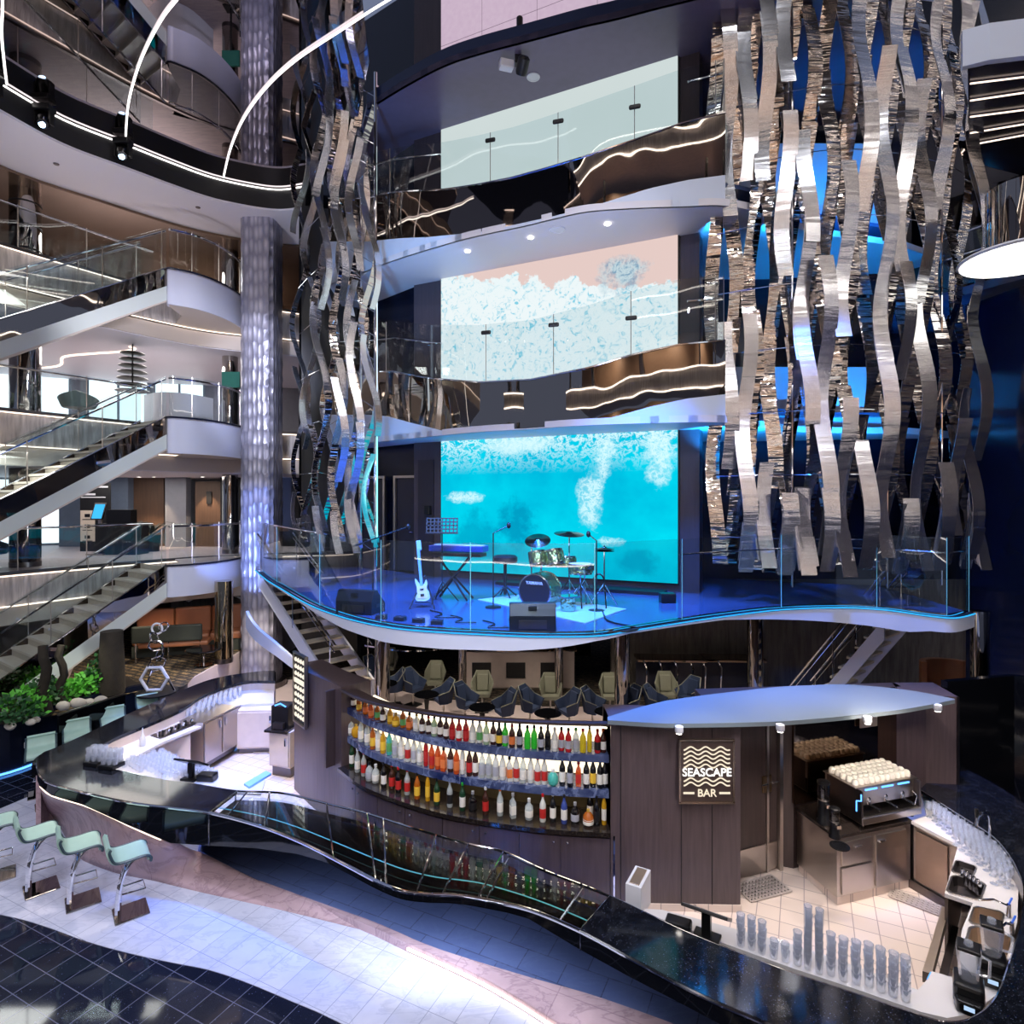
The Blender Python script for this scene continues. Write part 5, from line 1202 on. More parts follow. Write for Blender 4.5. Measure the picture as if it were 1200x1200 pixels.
# ================================================================ left side: decks, landings, stairs
ZC, ZBk, ZA = 3.4, 6.95, 10.5
EDGE = smooth([V(-16,5.5,0),V(-13.4,8.8,0),V(-12,11.0,0),V(-11,13.0,0),V(-10.3,14.2,0),V(-9.5,15.5,0),V(-8.6,16.6,0),V(-7.6,17.2,0),V(-6.6,17.6,0),V(-5.6,18.2,0)], 5)
deck_back = [V(-5.6,24,0), V(-24,24,0), V(-24,5.5,0)]
m_deck = woodmat('pale plank deck carpet', lin(150,140,148), lin(186,172,172), .5, (1.5, 9, 1))
m_brown_ceiling = M('bronze glossy ceiling', lin(128,106,88), .15, .6, .1, 1)
for k, (z, h) in enumerate(((ZC,.72),(ZBk,.78),(ZA,.85))):
    struct('floor.%03d' % (30+k), MB().prism(EDGE+deck_back, z-.05, z), m_deck)
    ef = [p for p in EDGE]
    struct('trim_11', MB().wall(ef, z-h, z-.04, .06), m_ribbed, True)
    struct('trim_12', MB().wall(offset(ef,-.03), z-.05, z+.03, .08), m_steel_dark, True)
    struct('trim_13', MB().wall(offset(ef,.02), z-h-.42, z-h-.03, .06), m_warm_soffit, True)
    struct('ceiling.%03d' % (30+k), MB().prism([p for p in offset(ef,.08)]+deck_back, z-h-.44, z-h-.40), m_soffit if k else m_brown_ceiling)
    for zz, nm in ((z-.065,'upper'),(z-h-.005,'lower')):
        o = MB().tube([V(p.x,p.y,zz) for p in offset(ef,-.06)], .016, 6).build('led_strip', m_led_soft); tag(o, 'warm light line along the %s edge of the fluted band on the %s left deck' % (nm, ('lowest','middle','top')[k]), 'light strip')
# back walls of the decks with bright windows
m_grey_wall = M('grey deck wall', lin(120,122,132), .6); m_win = E('daylight window', (.86,.95,1.0), 1.7)
m_walnut = woodmat('dark walnut panel', lin(78,58,46), lin(98,74,58), .5)
wb = [V(-24,15.5,0),V(-17.6,20.2,0),V(-15.2,21.4,0),V(-12.0,22.3,0),V(-5.6,23.4,0)]
struct('wall_left', MB().wall(wb, ZC, ZC+2.5, .2), m_grey_wall)
struct('wall_left.001', MB().wall(wb, ZBk, ZBk+2.4, .2), m_grey_wall)
struct('wall_left.002', MB().wall(wb, ZA, ZA+2.6, .2), m_brown_mirror)
wi = 0
def window(a, b, z0, z1):
    global wi
    wi += 1; dr = b-a; n = V(dr.y,-dr.x,0).normalized(); an = math.atan2(dr.y,dr.x); c = (a+b)/2
    o = MB().box(c+n*.03+V(0,0,(z0+z1)/2), (dr.length,.04,z1-z0), an).build('window_%d' % wi, m_win); o['kind'] = 'structure'
    f = MB(); 
    for u in (-.5,0,.5): f.box(c+dr*u+n*.06+V(0,0,(z0+z1)/2), (.07,.06,z1-z0), an)
    for z in (z0,z1): f.box(c+n*.06+V(0,0,z), (dr.length,.06,.07), an)
    f.build('window_frame', M('grey blue frame', lin(120,135,150), .4), o)
for a, b in (((-23,16.2),(-20.6,17.95)),((-20.2,18.2),(-17.9,19.95)),((-17.5,20.2),(-15.5,21.2)),((-15,21.4),(-13.2,21.95)),((-13,22.0),(-11.4,22.4))):
    if b[0] < -15.4: window(V(*a,0), V(*b,0), ZC+.05, ZC+2.3)
    window(V(*a,0), V(*b,0), ZBk+.7, ZBk+2.3)
# warm niche and lift lobby on the lowest deck
nz = [V(-11.0,19.9,0), V(-10.05,20.0,0)]
struct('wall_niche', MB().prism([G(147,640,ZC)*1,G(192,640,ZC)*1,G(192,640,ZC)+V(0,.3,0),G(147,640,ZC)+V(0,.3,0)], ZC, ZC+2.4), m_walnut)
struct('wall_lobby', MB().prism([(-15.3,20.4),(-12.9,20.3),(-12.9,20.7),(-15.3,20.8)], ZC, ZC+2.4), M('slate blue deck wall', lin(96,110,130), .5))
struct('wall_lobby.001', MB().prism([(-11.6,20.2),(-10.9,20.2),(-10.9,20.5),(-11.6,20.5)], ZC, ZC+2.4), m_grey_wall)
dd = MB().box((-10.25,20.45,ZC+1.1), (.9,.08,2.2)).build('door_7', m_walnut); dd['kind'] = 'structure'
MB().box((-10.22,20.38,ZC+1.65), (.17,.03,.42)).build('door_plate', m_black, dd)
struct('wall_lobby.002', MB().prism([(-9.75,20.2),(-6.5,20.6),(-6.5,20.9),(-9.75,20.5)], ZC, ZC+2.4), m_black)
for k, x in enumerate((-12.35,-11.85,-10.25)):
    o = MB().lathe([(.05,0),(.06,-.03),(.04,-.03),(.001,-.03)], 12, V(x,20.0,ZC+2.36)).build('wall_washer', m_lamp, None, True); tag(o, '%s small ceiling lamp from the left lighting the brown wall on the lowest left deck' % nth(k), 'downlight')
# deck furniture: poster board, tilted touch screen, plant, chair
pb = thing('poster_board', 'tall black and cream poster board standing on the lowest left deck', 'poster board', G(112,643,ZC))
p = G(112,646,ZC); 
MB().box(p+V(0,0,1.05), (.92,.05,2.1)).build('board', m_black, pb); MB().box(p+V(-.22,-.03,.78), (.44,.02,.95)).build('cream_panel', M('cream poster', lin(214,200,186), .5), pb)
ic = MB()
for k in range(3): ic.box(p+V(-.22,-.045,1.1-.33*k), (.16,.01,.10)); ic.box(p+V(-.22,-.045,.98-.33*k), (.30,.01,.02))
ic.build('pictures', m_black_plastic, pb)
ln = MB(); ln.box(p+V(.15,-.03,1.98), (.5,.01,.05)); ln.box(p+V(-.2,-.03,1.75), (.42,.01,.06)); ln.box(p+V(-.05,-.03,1.66), (.75,.01,.03)); ln.build('text_lines', m_white, pb)
ts = thing('touch_kiosk', 'slim kiosk with a tilted blue touch screen beside the poster board', 'kiosk', G(115,648,ZC)); p = G(116,650,ZC)
MB().box(p+V(0,0,.02), (.5,.4,.04)).build('foot', m_steel, ts); MB().box(p+V(0,.05,.55), (.08,.06,1.05)).build('post', m_steel, ts)
MB().box(p+V(0,0,1.25), (.34,.05,.52), M=Matrix.Rotation(-.4,3,'X')).build('screen_case', m_black_plastic, ts); MB().box(p+V(0,-.03,1.25), (.28,.01,.44), M=Matrix.Rotation(-.4,3,'X')).build('display', E('kiosk display', (.05,.45,.9), 1.3), ts)
dk_ = thing('dark_desk', 'low black desk with equipment behind the stair top on the lowest left deck', 'desk', G(140,650,ZC)); p = G(140,650,ZC)
MB().box(p+V(0,.2,.45), (1.1,.6,.9)).build('body', m_black, dk_); MB().box(p+V(0,.1,1.1), (.7,.3,.4)).build('monitor', m_black_plastic, dk_)
pl = thing('potted_palm', 'dark palm in a pot before the warm lit niche', 'plant', G(178,646,ZC)); p = G(178,646,ZC)
MB().lathe([(.2,0),(.25,.5),(.22,.5),(.2,.45)], 14, p).build('pot', m_black, pl, True)
m_dark_leaf = M('dark palm leaf', lin(28,40,30), .5)
lf = MB(); r_ = random.Random(3)
for k in range(22):
    a = r_.uniform(0,6.28); L = r_.uniform(.5,.95); u = V(math.cos(a),math.sin(a),0); pts = [p+V(0,0,.5)+u*(L*t_*.8)+V(0,0,L*(1.3*t_-.9*t_*t_)) for t_ in (0,.3,.6,1)]; w_ = V(-u.y,u.x,0)*.05
    lf.loft([[q-w_*(1-i/3.2), q+V(0,0,.01), q+w_*(1-i/3.2)] for i, q in enumerate(pts)])
lf.build('fronds', m_dark_leaf, pl, True)
def column(name, c, r, z0, z1, mat, label, n=24):
    T = thing(name, label, 'column', V(c[0],c[1],z0)); MB().lathe([(r,z0),(r,z1)], n, V(c[0],c[1],0)).build('shaft', mat, T, True)
    b = MB().lathe([(r*1.02,z0),(r*1.02,z0+.12)], n, V(c[0],c[1],0)); b.build('base_ring', m_steel_dark, T, True); return T
m_chrome_col = mirror('dimpled chrome column', lin(176,170,166), .04, .5, (5,5,.6))
for z0, z1, lab in ((ZC,ZC+2.5,'dark glossy round column on the lowest left deck near the windows'),(ZBk,ZBk+2.5,'dimpled chrome column on the middle left deck'),(ZA,ZA+2.6,'ringed chrome column on the top left deck')):
    T = column('deck_column', (-11.6,14.4), .31, z0, z1, m_dark_mirror if z0 == ZC else m_chrome_col, lab)
    if z0 == ZA:
        for k in range(4): MB().lathe([(.325,z0+.4+.55*k),(.325,z0+.43+.55*k)], 24, V(-11.6,14.4,0)).build('ring', m_black, T)
for z0, lab in ((ZC,'slim chrome column by the lift lobby on the lowest left deck'),(ZBk,'slim dimpled chrome column behind the middle landing'),(ZA,'slim chrome column behind the top landing')):
    column('deck_column', (-8.35,17.9), .22, z0, z0+2.45, m_chrome_col, lab)
# armchairs and desk on the middle deck
m_grey_green = M('grey green upholstery', lin(120,136,128), .6)
def tub(loc, rz, label, group, mat=None):
    T = thing('tub_chair', label, 'armchair', loc, 0, group); p = Vector(loc); R = Matrix.Rotation(rz,3,'Z'); rows = []
    for i in range(15):
        a = PI*(-.62+1.24*i/14); u = R@V(math.sin(a),math.cos(a),0); h = .72-.22*abs(i-7)/7
        rows.append([p+u*.36+V(0,0,.36), p+u*.44+V(0,0,h), p+u*.38+V(0,0,h+.02), p+u*.30+V(0,0,.40)])
    MB().loft(rows, True, True).build('shell', mat or m_grey_green, T, True)
    MB().lathe([(.34,.34),(.36,.38),(.34,.44),(.2,.46)], 18, p).build('seat', mat or m_grey_green, T, True)
    MB().tube([p+V(0,0,.02), p+V(0,0,.36)], .03, 8).build('pole', m_steel, T); MB().lathe([(.25,0),(.25,.02),(.05,.03)], 18, p).build('base', m_steel, T, True); return T
tub(G(8,668,ZC)+V(-.6,.2,0), 1.2, 'dark armchair cut by the left edge on the lowest left deck', 'armchairs on the left decks', m_black)
tub(V(-12.6,13.8,ZBk), 2.6, 'grey green armchair left of the chrome column on the middle left deck', 'armchairs on the left decks')
tub(V(-10.9,15.2,ZBk), 3.6, 'grey green armchair right of the chrome column on the middle left deck', 'armchairs on the left decks')
T = thing('stacked_pendant', 'dark stacked ring lamp hanging over the middle left deck', 'pendant lamp', V(-10.3,16.4,ZBk+1.0))
for k in range(7): MB().lathe([(.22,0),(.42-.02*k,.03),(.40-.02*k,.05),(.2,.02)], 18, V(-10.3,16.4,ZBk+.95+.17*k)).build('ring_shade', m_black_plastic, T, True)
MB().tube([V(-10.3,16.4,ZBk+1), V(-10.3,16.4,ZBk+2.4)], .02, 6).build('stem', m_black, T)
T = thing('reception_desk', 'pale curved reception desk on the middle left deck', 'desk', V(-9.4,17.2,ZBk)); MB().wall(smooth([V(-10.6,17.4,0),V(-9.8,16.9,0),V(-9.2,17.2,0),V(-8.9,18,0)],5), ZBk, ZBk+1.05, .5).build('front', m_white, T, True)
T = thing('notice_stand', 'green notice board on a post behind the middle landing', 'notice stand', V(-8.0,17.2,ZBk)); MB().box((-8.0,17.2,ZBk+1.45), (.5,.05,.45)).build('panel', M('green notice', lin(40,110,95), .5), T); MB().tube([V(-8.0,17.2,ZBk), V(-8.0,17.2,ZBk+1.25)], .03, 6).build('post', m_black, T); MB().box((-8.0,17.2,ZBk+.02),(.35,.3,.04)).build('foot', m_black, T)
T = thing('notice_stand', 'small white notice on a short stand right of the green notice board', 'notice stand', V(-7.45,16.9,ZBk)); MB().box((-7.45,16.9,ZBk+.55), (.3,.04,1.1)).build('panel', m_white, T); MB().box((-7.45,16.87,ZBk+1.0), (.3,.02,.16)).build('header', m_black, T)
# ceiling swirl of light above the middle deck
sw = smooth([G(x,y,9.20) for x,y in [(-40,425),(0,428),(40,431),(70,428),(75,418),(110,414),(140,412),(158,409),(152,406)]], 5)
T = thing('ceiling_light_line', 'warm curling light line round the blue ceiling recess over the middle left deck', 'light strip', sw[10]); MB().tube(sw, .035, 6).build('tube', m_led_soft, T, True)
o = MB().prism([p+V(0,.05,0) for p in sw]+[V(-14,20,0),V(-20,17,0)], 9.215, 9.23).build('ceiling.050', M('blue grey ceiling recess', lin(110,130,160), .25)); o['kind'] = 'structure'
# landings
def landing(z, h, label, k):
    F_ = smooth([V(-8.45,15.4,0),V(-8.26,14.45,0),V(-7.95,14.55,0),V(-7.65,14.85,0),V(-7.42,15.4,0),V(-7.33,16.1,0),V(-7.4,16.9,0),V(-7.6,17.3,0)], 5)
    pts = F_+[V(-9.2,16.4,0)]
    struct('floor.%03d' % (40+k), MB().prism(pts, z-.04, z), m_deck)
    struct('trim_20', MB().wall(F_[4:], z-h, z, .04), m_lilac, True)
    struct('ceiling.%03d' % (40+k), MB().prism(offset(F_,.03)+[V(-9.2,16.4,0)], z-h+.02, z-h+.05), m_warm_soffit)
    struct('trim_21', MB().tube([V(p.x,p.y,z+.012) for p in F_[5:]], .025, 6), m_navy_paint)
    R_ = thing('glass_balustrade', label, 'railing', F_[18]+V(0,0,z)); off = offset(F_[6:], .06); n_ = len(off)
    for s in range(4):
        a, b = int(s*(n_-1)/4), int((s+1)*(n_-1)/4); MB().wall(off[a:b+1], z+.02, z+1.02, .012).build('glass_panel', m_glass, R_, True)
        MB().tube([off[b]+V(0,0,z), off[b]+V(0,0,z+1.02)], .01, 5).build('post', m_steel, R_)
    MB().tube(setz(off, z+.95), .025, 8).build('handrail', m_chrome, R_, True)
landing(ZA,.85,'curved glass balustrade on the top left landing',0); landing(ZBk,.85,'curved glass balustrade on the middle left landing',1); landing(ZC,.74,'curved glass balustrade on the lowest left landing',2)
# glass along the deck edges
for z, lab in ((ZC,'lowest'),(ZBk,'middle'),(ZA,'top')):
    e = [p for p in offset(EDGE,.06) if 9 < p.y < 15.8]
    R_ = thing('glass_balustrade', 'straight glass balustrade along the %s left deck edge' % lab, 'railing', e[len(e)//2]+V(0,0,z)); n_ = len(e); k = 4
    for s in range(k):
        a, b = int(s*(n_-1)/k), int((s+1)*(n_-1)/k); MB().wall(e[a:b+1], z+.03, z+1.0, .012).build('glass_panel', m_glass, R_, True)
        MB().tube([e[a]+V(0,0,z), e[a]+V(0,0,z+1.0)], .012, 5).build('post', m_steel, R_)
    MB().tube(setz(e, z+.95), .022, 7).build('handrail', m_chrome, R_, True)
# staircases
SD = V(-.575,-.818,0); SPv = V(-.818,.575,0); SLP = .635
m_tread = granite('speckled pale stair tread', lin(206,198,184), lin(150,146,140), .3, 80)
m_riser = M('pale riser', lin(176,168,154), .5)
m_stringer = M('pale green grey stringer', lin(200,208,206), .4, 0, .03, 2)
def stair(z, run, label, wdt=1.35):
    o0 = V(-8.26,14.45,0); T = thing('staircase', label, 'staircase', o0+SD*run/2+V(0,0,z-SLP*run))
    P = lambda s, v, dz: o0+SD*s+SPv*v+V(0,0,z-SLP*s+dz)
    def bandq(v, z0, z1, th, name, mat, zcap=None):
        rows = []
        for s in (0, run): rows.append([P(s,v,z0), P(s,v,z1), P(s,v+th,z1), P(s,v+th,z0)])
        MB().loft(rows, True, True).build(name, mat, T)
    bandq(0, -.74, -.40, .05, 'stringer', m_stringer); bandq(0, -.40, .02, .05, 'mirror_band', m_refl)
    bandq(wdt, -.74, .02, .05, 'stringer', m_dark_mirror)
    bandq(.0, -.78, -.74, wdt, 'soffit', m_warm_soffit)
    n = int(run/.28)
    for k in range(n):
        s = (k+.5)*run/n; c = o0+SD*s+SPv*(wdt/2+.03)+V(0,0,z-SLP*(k+1)*run/n+.02)
        an = math.atan2(SPv.y, SPv.x); MB().box(c, (wdt-.08,.33,.05), an).build('tread', m_tread, T); MB().box(c-SD*.15+V(0,0,.07), (wdt-.08,.02,.15), an).build('riser', m_riser, T)
    for v in (.02, wdt-.02):
        MB().loft([[P(s,v,.04), P(s,v,1.0), P(s,v+.012,1.0), P(s,v+.012,.04)] for s in (0, run)], True, True).build('glass_panel', m_glass, T)
        MB().tube([P(0,v+.04,.93), P(run,v+.04,.93)], .022, 7).build('handrail', m_chrome, T)
        for s in (.1, run*.25, run*.5, run*.75, run-.1): MB().tube([P(s,v+.01,0), P(s,v+.01,.95)], .011, 5).build('post', m_steel, T)
        MB().tube([P(0,v,.035), P(run,v,.035)], .016, 6).build('bottom_rail', m_chrome, T)
stair(ZA, 5.4, 'highest of the three left staircases, rising to the top landing')
stair(ZBk, 5.4, 'middle of the three left staircases, rising to the middle landing')
stair(ZC, 4.6, 'lowest left staircase with pale speckled treads, down to the planter')
# ================================================================ mirrored ceiling ring
RZ = 12.95
ring = smooth([V(-12.6,6.5,0)]+[G(x,y,RZ) for x,y in [(-50,68),(0,97),(75,140),(150,170),(200,190),(250,208),(300,219),(330,222),(358,218)]], 5)
struct('ceiling', MB().prism([V(p.x,p.y,0) for p in ring]+[V(-3.9,14.4,0),V(-2.6,11,0),V(-2.0,7,0),V(-1.9,-6,0),V(-15,-6,0)], RZ+.02, RZ+.1), m_ceiling_mirror)
struct('trim_30', MB().wall(ring, RZ-.50, RZ+.02, .08), m_black, True)
o = MB().tube([p+V(.0,-.03,-.02) for p in ring], .018, 7).build('led_ring', m_led_white, None, True); tag(o, 'long white light line along the rim of the mirrored ceiling', 'light strip')
rin = offset(ring, 2.05)
struct('ceiling.060', MB().slab(ring, rin, RZ-.55, RZ-.50), m_soffit)
struct('ceiling.061', MB().prism([p for p in rin]+[V(-4.5,24,0),V(-26,24,0),V(-26,6,0)], RZ-.62, RZ-.56), m_brown_ceiling)
struct('trim_31', MB().wall(rin, RZ-.55, RZ+.6, .08), m_warm_soffit)
for pts, lb in (([(0,-60),(3,0),(2,40),(5,75),(8,99)],'leftmost'),([(240,-40),(207,0),(190,22),(172,55),(160,85),(150,125),(147,168)],'middle'),([(560,-60),(455,0),(400,35),(345,72),(310,105),(285,140),(270,175),(262,208)],'rightmost')):
    c = smooth([G(x,y,RZ-.01) for x,y in pts], 6); c = [p for p in c if p.y > 3]
    o = MB().tube(c, .018, 7).build('led_arc', m_led_white, None, True); tag(o, '%s of the three curved white light lines on the mirrored ceiling' % lb, 'light strip')
# moving head lamps under the ring
for k, (x, y) in enumerate(((4,108),(55,142),(146,184))):
    i = min(range(len(ring)), key=lambda i: abs(CX+FOC*ring[i].x/ring[i].y-x)); p = ring[i]+V(.05,-.25,-.2)
    T = thing('stage_lamp', '%s black moving stage lamp from the left under the mirrored ceiling rim' % nth(k), 'stage lamp', p)
    MB().box(p+V(0,0,.12), (.34,.24,.12)).build('base', m_black_plastic, T, False, .02)
    for s in (-1,1): MB().box(p+V(.15*s,0,-.06), (.04,.12,.3)).build('yoke_arm', m_black_plastic, T)
    MB().lathe([(.06,-.16),(.12,-.12),(.13,.08),(.09,.16)], 16, p+V(0,0,-.12), V(.25,-.5,-.6)).build('head', m_black_plastic, T, True)
    MB().lathe([(.001,0),(.06,0),(.06,.012),(.001,.012)], 14, p+V(.03,-.09,-.25), V(.25,-.7,-.5)).build('lens', E('blue white lens', (.45,.7,1.0), 9), T)
for k, (x, y) in enumerate(((298,264),(318,266),(232,243),(66,192),(40,215))):
    p = G(x,y,RZ-.55); o = MB().lathe([(.06,0),(.05,-.02),(.001,-.02)], 12, p).build('downlight', m_lamp if k < 2 else m_steel_dark, None, True); tag(o, ('small lit downlight in the white ring soffit above the hammered column, left','small lit downlight in the white ring soffit above the hammered column, right','small dark ceiling sensor in the middle of the white ring soffit','small dark ceiling sensor near the left of the white ring soffit','second dark ceiling sensor near the left edge of the white ring soffit')[k], 'downlight')
# ================================================================ hammered column
t = NT('hammered silver tiles'); vec = t.coord('Object', scale=(1,1,1)); 
sep = t.n('ShaderNodeSeparateXYZ'); t.l(vec, sep.inputs[0])
g_ = t.n('ShaderNodeTexVoronoi'); mp = t.n('ShaderNodeMapping'); mp.inputs['Scale'].default_value = (8,8,2.6); t.l(vec, mp.inputs[0]); t.l(mp.outputs[0], g_.inputs['Vector']); g_.inputs['Scale'].default_value = 1.0; g_.inputs['Randomness'].default_value = .35
m_hammer = t.bsdf(t.mix(t.ramp(g_.outputs['Distance'], [(.1,1.0),(.6,0.0)]), lin(138,138,156), lin(196,194,210)), .34, .35, g_.outputs['Distance'], .8, .06)
hc = V(-6.72,16.25,0); HCc = thing('hammered_column', 'tall silver column clad in hammered scales left of the stage', 'column', V(hc.x,hc.y,0))
rows = []; n = 28
for i in range(n):
    a = 2*PI*i/n; ca, sa = math.cos(a), math.sin(a); k = .45/max(abs(ca),abs(sa))**.75; rows.append(V(hc.x+k*ca, hc.y+k*sa, 0))
sh = MB(); rws = []
nz_ = 170
for j in range(nz_+1):
    z = 12.42*j/nz_
    rws.append([V(hc.x+(p.x-hc.x)*(1+.014*math.sin(z*15+(i%2)*PI)), hc.y+(p.y-hc.y)*(1+.014*math.sin(z*15+(i%2)*PI)), z) for i, p in enumerate(rows)])
sh.loft(rws, True, True).build('shaft', m_hammer, HCc, True)
MB().lathe([(.62,0),(.62,.15)], 24, hc).build('base_ring', m_steel_dark, HCc)
struct('wall_left.003', MB().prism([(-5.3,15.2),(-4.0,15.6),(-4.0,16.0),(-5.3,15.6)], LZ, 12.4), m_black)
struct('wall_left.004', MB().prism([V(-5.3,15.9,0),V(-5.5,18.6,0),V(-5.7,18.6,0),V(-5.5,15.6,0)], LZ, 13.5), m_black)
# fluted lit end panels between landings and column
for z in (ZC,ZBk,ZA):
    struct('trim_32', MB().wall([V(-7.6,17.4,0),V(-6.9,17.6,0)], z-.85, z-.02, .06), m_ribbed)
# ================================================================ planter
m_soil = M('dark planter soil', lin(40,32,26), .95)
inner = offset(kerb_[4:], .15)
struct('floor.070', MB().prism(inner+offset(kerb_[4:], 1.2)[::-1], LZ, LZ+.05), m_soil)
o = MB().wall(kerb_, LZ+.0, LZ+.10, .12).build('planter_kerb', m_navy_paint); tag(o, 'dark kerb along the top of the planter wall', 'kerb')
m_leaf = [M('bright green leaf', lin(96,190,60), .5, 0, .3, 9), M('deep green leaf', lin(36,84,40), .5, 0, .3, 9)]
def bush(p, r, h, n, mat, label, seed, group='planter shrubs'):
    T = thing('shrub', label, 'shrub', p, 0, group); r_ = random.Random(seed); lf = MB(); st = MB(); p = Vector(p)
    for k in range(n):
        a = r_.uniform(0,6.28); rr_ = r*math.sqrt(r_.random()); z = h*(.15+.85*r_.random())*(1-.4*rr_/r); c = p+V(rr_*math.cos(a),rr_*math.sin(a),z)
        u = V(r_.uniform(-1,1),r_.uniform(-1,1),r_.uniform(-.2,1)).normalized(); w = u.orthogonal().normalized(); L = r_.uniform(.07,.15); w2 = w*L*.28
        lf.add([c, c+u*L*.5+w2, c+u*L, c+u*L*.5-w2], [(0,1,2,3)])
        if k % 12 == 0: st.tube([p, p.lerp(c,.6)+V(0,0,.03), c], .006, 4)
    lf.build('leaves', mat, T); st.build('stems', M('brown stem', lin(70,50,34), .8) if not bpy.data.materials.get('brown stem') else bpy.data.materials['brown stem'], T)
for k, (x, y, r, h, n, mi, lab) in enumerate(((12,850,.45,.55,420,1,'dark green shrub at the left edge of the planter'),(28,842,.35,.6,420,0,'bright green leafy shrub second from the left in the planter'),(72,822,.35,.45,380,0,'low bright green shrub in the middle of the planter'),(103,814,.30,.55,420,0,'bright lit green shrub beside the dark trunk'),(48,830,.4,.7,350,1,'dark shrub between the two bright shrubs in the planter'),(118,812,.22,.9,260,1,'dark climbing foliage at the foot of the trunk'))):
    bush(G(x,y,LZ+.05), r, h, n, m_leaf[mi], lab, k+11)
m_bark = M('dark mossy bark', lin(46,40,32), .9, 0, .5, 8, .8, 20)
for k, (x, y, w, h, lab) in enumerate(((131,812,.26,1.3,'thick dark square trunk beside the brown sofa'),(52,838,.10,1.3,'thin twisted trunk among the planter shrubs'),(72,828,.08,1.2,'second thin trunk in the middle of the planter'))):
    p = G(x,y,LZ+.04); pts = [p+V(.05*math.sin(i*1.7+k),.03*math.cos(i*2),h*i/6) for i in range(7)] if k else [p+V(0,0,h*i/6) for i in range(7)]
    o = MB().tube(pts, w, 9, w*.8).build('tree_trunk', m_bark, None, True); tag(o, lab, 'tree trunk')
for k, (x, y, r) in enumerate(((74,830,.13),(92,827,.16),(104,825,.12),(118,824,.14),(12,853,.1),(36,849,.09),(42,846,.08))):
    p = G(x,y,LZ+.1); b = MB().ball(p+V(0,0,r*.35), r, 10, 7, (1,.7,.6)); b.v = [q+V(0,0,.03*mnoise.noise(q*6)) for q in b.v]
    o = b.build('pale_rock', M('pale rock', lin(190,184,174), .8, 0, .2, 10, .3) if not bpy.data.materials.get('pale rock') else bpy.data.materials['pale rock'], None, True); tag(o, '%s pale rock from the left along the planter kerb' % nth([2,4,5,6,0,1,3].index(k) if False else sorted((74,92,104,118,12,36,42)).index(x)), 'rock', 'pale rocks along the planter')
o = MB().box(D(35,872,11.15)+V(0,-.02,0), (.14,.02,.10), .6).build('wall_socket', m_white); tag(o, 'small white socket on the dark planter wall', 'socket')
T = thing('dark_screen', 'black framed panel standing along the planter wall behind the bar', 'panel', G(115,850,.5))
a, b = D(80,862,11.2), D(155,833,12.4)
dr = V(b.x-a.x,b.y-a.y,0); an = math.atan2(dr.y,dr.x); cc = (a+b)/2
MB().box(V(cc.x,cc.y-.25,.55), (dr.length,.05,1.05), an).build('panel', m_black_gloss, T); MB().box(V(cc.x,cc.y-.25,1.085), (dr.length,.05,.03), an).build('top_rail', m_steel, T)
# hexagon sculpture
hx = G(184,812,LZ); T = thing('hexagon_sculpture', 'chain of chrome rings and hexagons rising from a white hexagon frame', 'sculpture', hx)
def ring_(c, r, tr, n, rot, nm, mat):
    Rm = Matrix.Rotation(rot[0],3,'X') @ Matrix.Rotation(rot[1],3,'Z'); pts = [Vector(c)+Rm@V(r*math.cos(2*PI*i/n),0,r*math.sin(2*PI*i/n)) for i in range(n)]; pts += [pts[0],pts[1]]
    MB().tube(pts, tr, 6).build(nm, mat, T, n > 8)
ring_(hx+V(0,-.1,.33), .27, .035, 6, (0,.1), 'hexagon', m_white)
ring_(hx+V(.0,0,.62), .17, .02, 6, (.3,.8), 'hexagon', m_chrome); ring_(hx+V(.06,0,.82), .16, .02, 6, (-.4,-.7), 'hexagon', m_chrome); ring_(hx+V(-.03,0,1.0), .14, .02, 6, (.5,.3), 'hexagon', m_chrome)
ring_(hx+V(-.06,0,1.17), .12, .02, 16, (.2,-.4), 'ring', m_chrome); ring_(hx+V(.0,0,1.36), .11, .022, 16, (0,.0), 'ring', m_white); ring_(hx+V(.14,0,1.4), .10, .014, 16, (.4,1.0), 'ring', m_chrome)
for s in (-1,1): MB().tube([hx+V(.32*s,.1,.0), hx+V(.08*s,0,.6)], .022, 6).build('strut', m_chrome, T)
MB().lathe([(.4,0),(.4,.03)], 18, hx).build('base', m_black, T)
# ================================================================ lounge seating
m_leather = M('tan leather', lin(176,112,76), .45, 0, .12, 3); m_olive = M('olive upholstery', lin(58,62,54), .6)
sf = thing('lounge_sofa', 'long tan leather sofa against the left lounge wall', 'sofa', V(-7.9,16.9,LZ)); p0, p1 = V(-10.0,16.1,0), V(-7.5,17.1,0); dr = (p1-p0); an = math.atan2(dr.y,dr.x); nn = V(dr.y,-dr.x,0).normalized(); cc = (p0+p1)/2
for k in range(3):
    c = p0+dr*((k+.5)/3); MB().box(c+V(0,0,LZ+.80), (dr.length/3-.02,.22,.7), an).build('back_cushion', m_leather, sf, False, .05); MB().box(c+nn*.38+V(0,0,LZ+.42), (dr.length/3-.02,.62,.2), an).build('seat_cushion', m_leather, sf, False, .05)
MB().box(cc+nn*.3+V(0,0,LZ+.16), (dr.length,.7,.3), an).build('base', m_olive, sf)
sf2 = thing('lounge_bench', 'olive backed bench with thin metal legs before the tan sofa', 'bench', V(-7.9,15.6,LZ)); c = D(196,752,15.2); c = V(c.x,c.y,0); MB().box(c+V(0,0,LZ+.72), (1.6,.10,.42), .28).build('back', m_olive, sf2, False, .04); MB().box(c+V(.05,.3,LZ+.42), (1.6,.5,.12), .28).build('seat', m_leather, sf2, False, .04)
for s in (-.7,0,.7): MB().tube([c+V(s,.05+s*.28,LZ), c+V(s,.05+s*.28,LZ+.5)], .018, 6).build('leg', m_chrome, sf2)
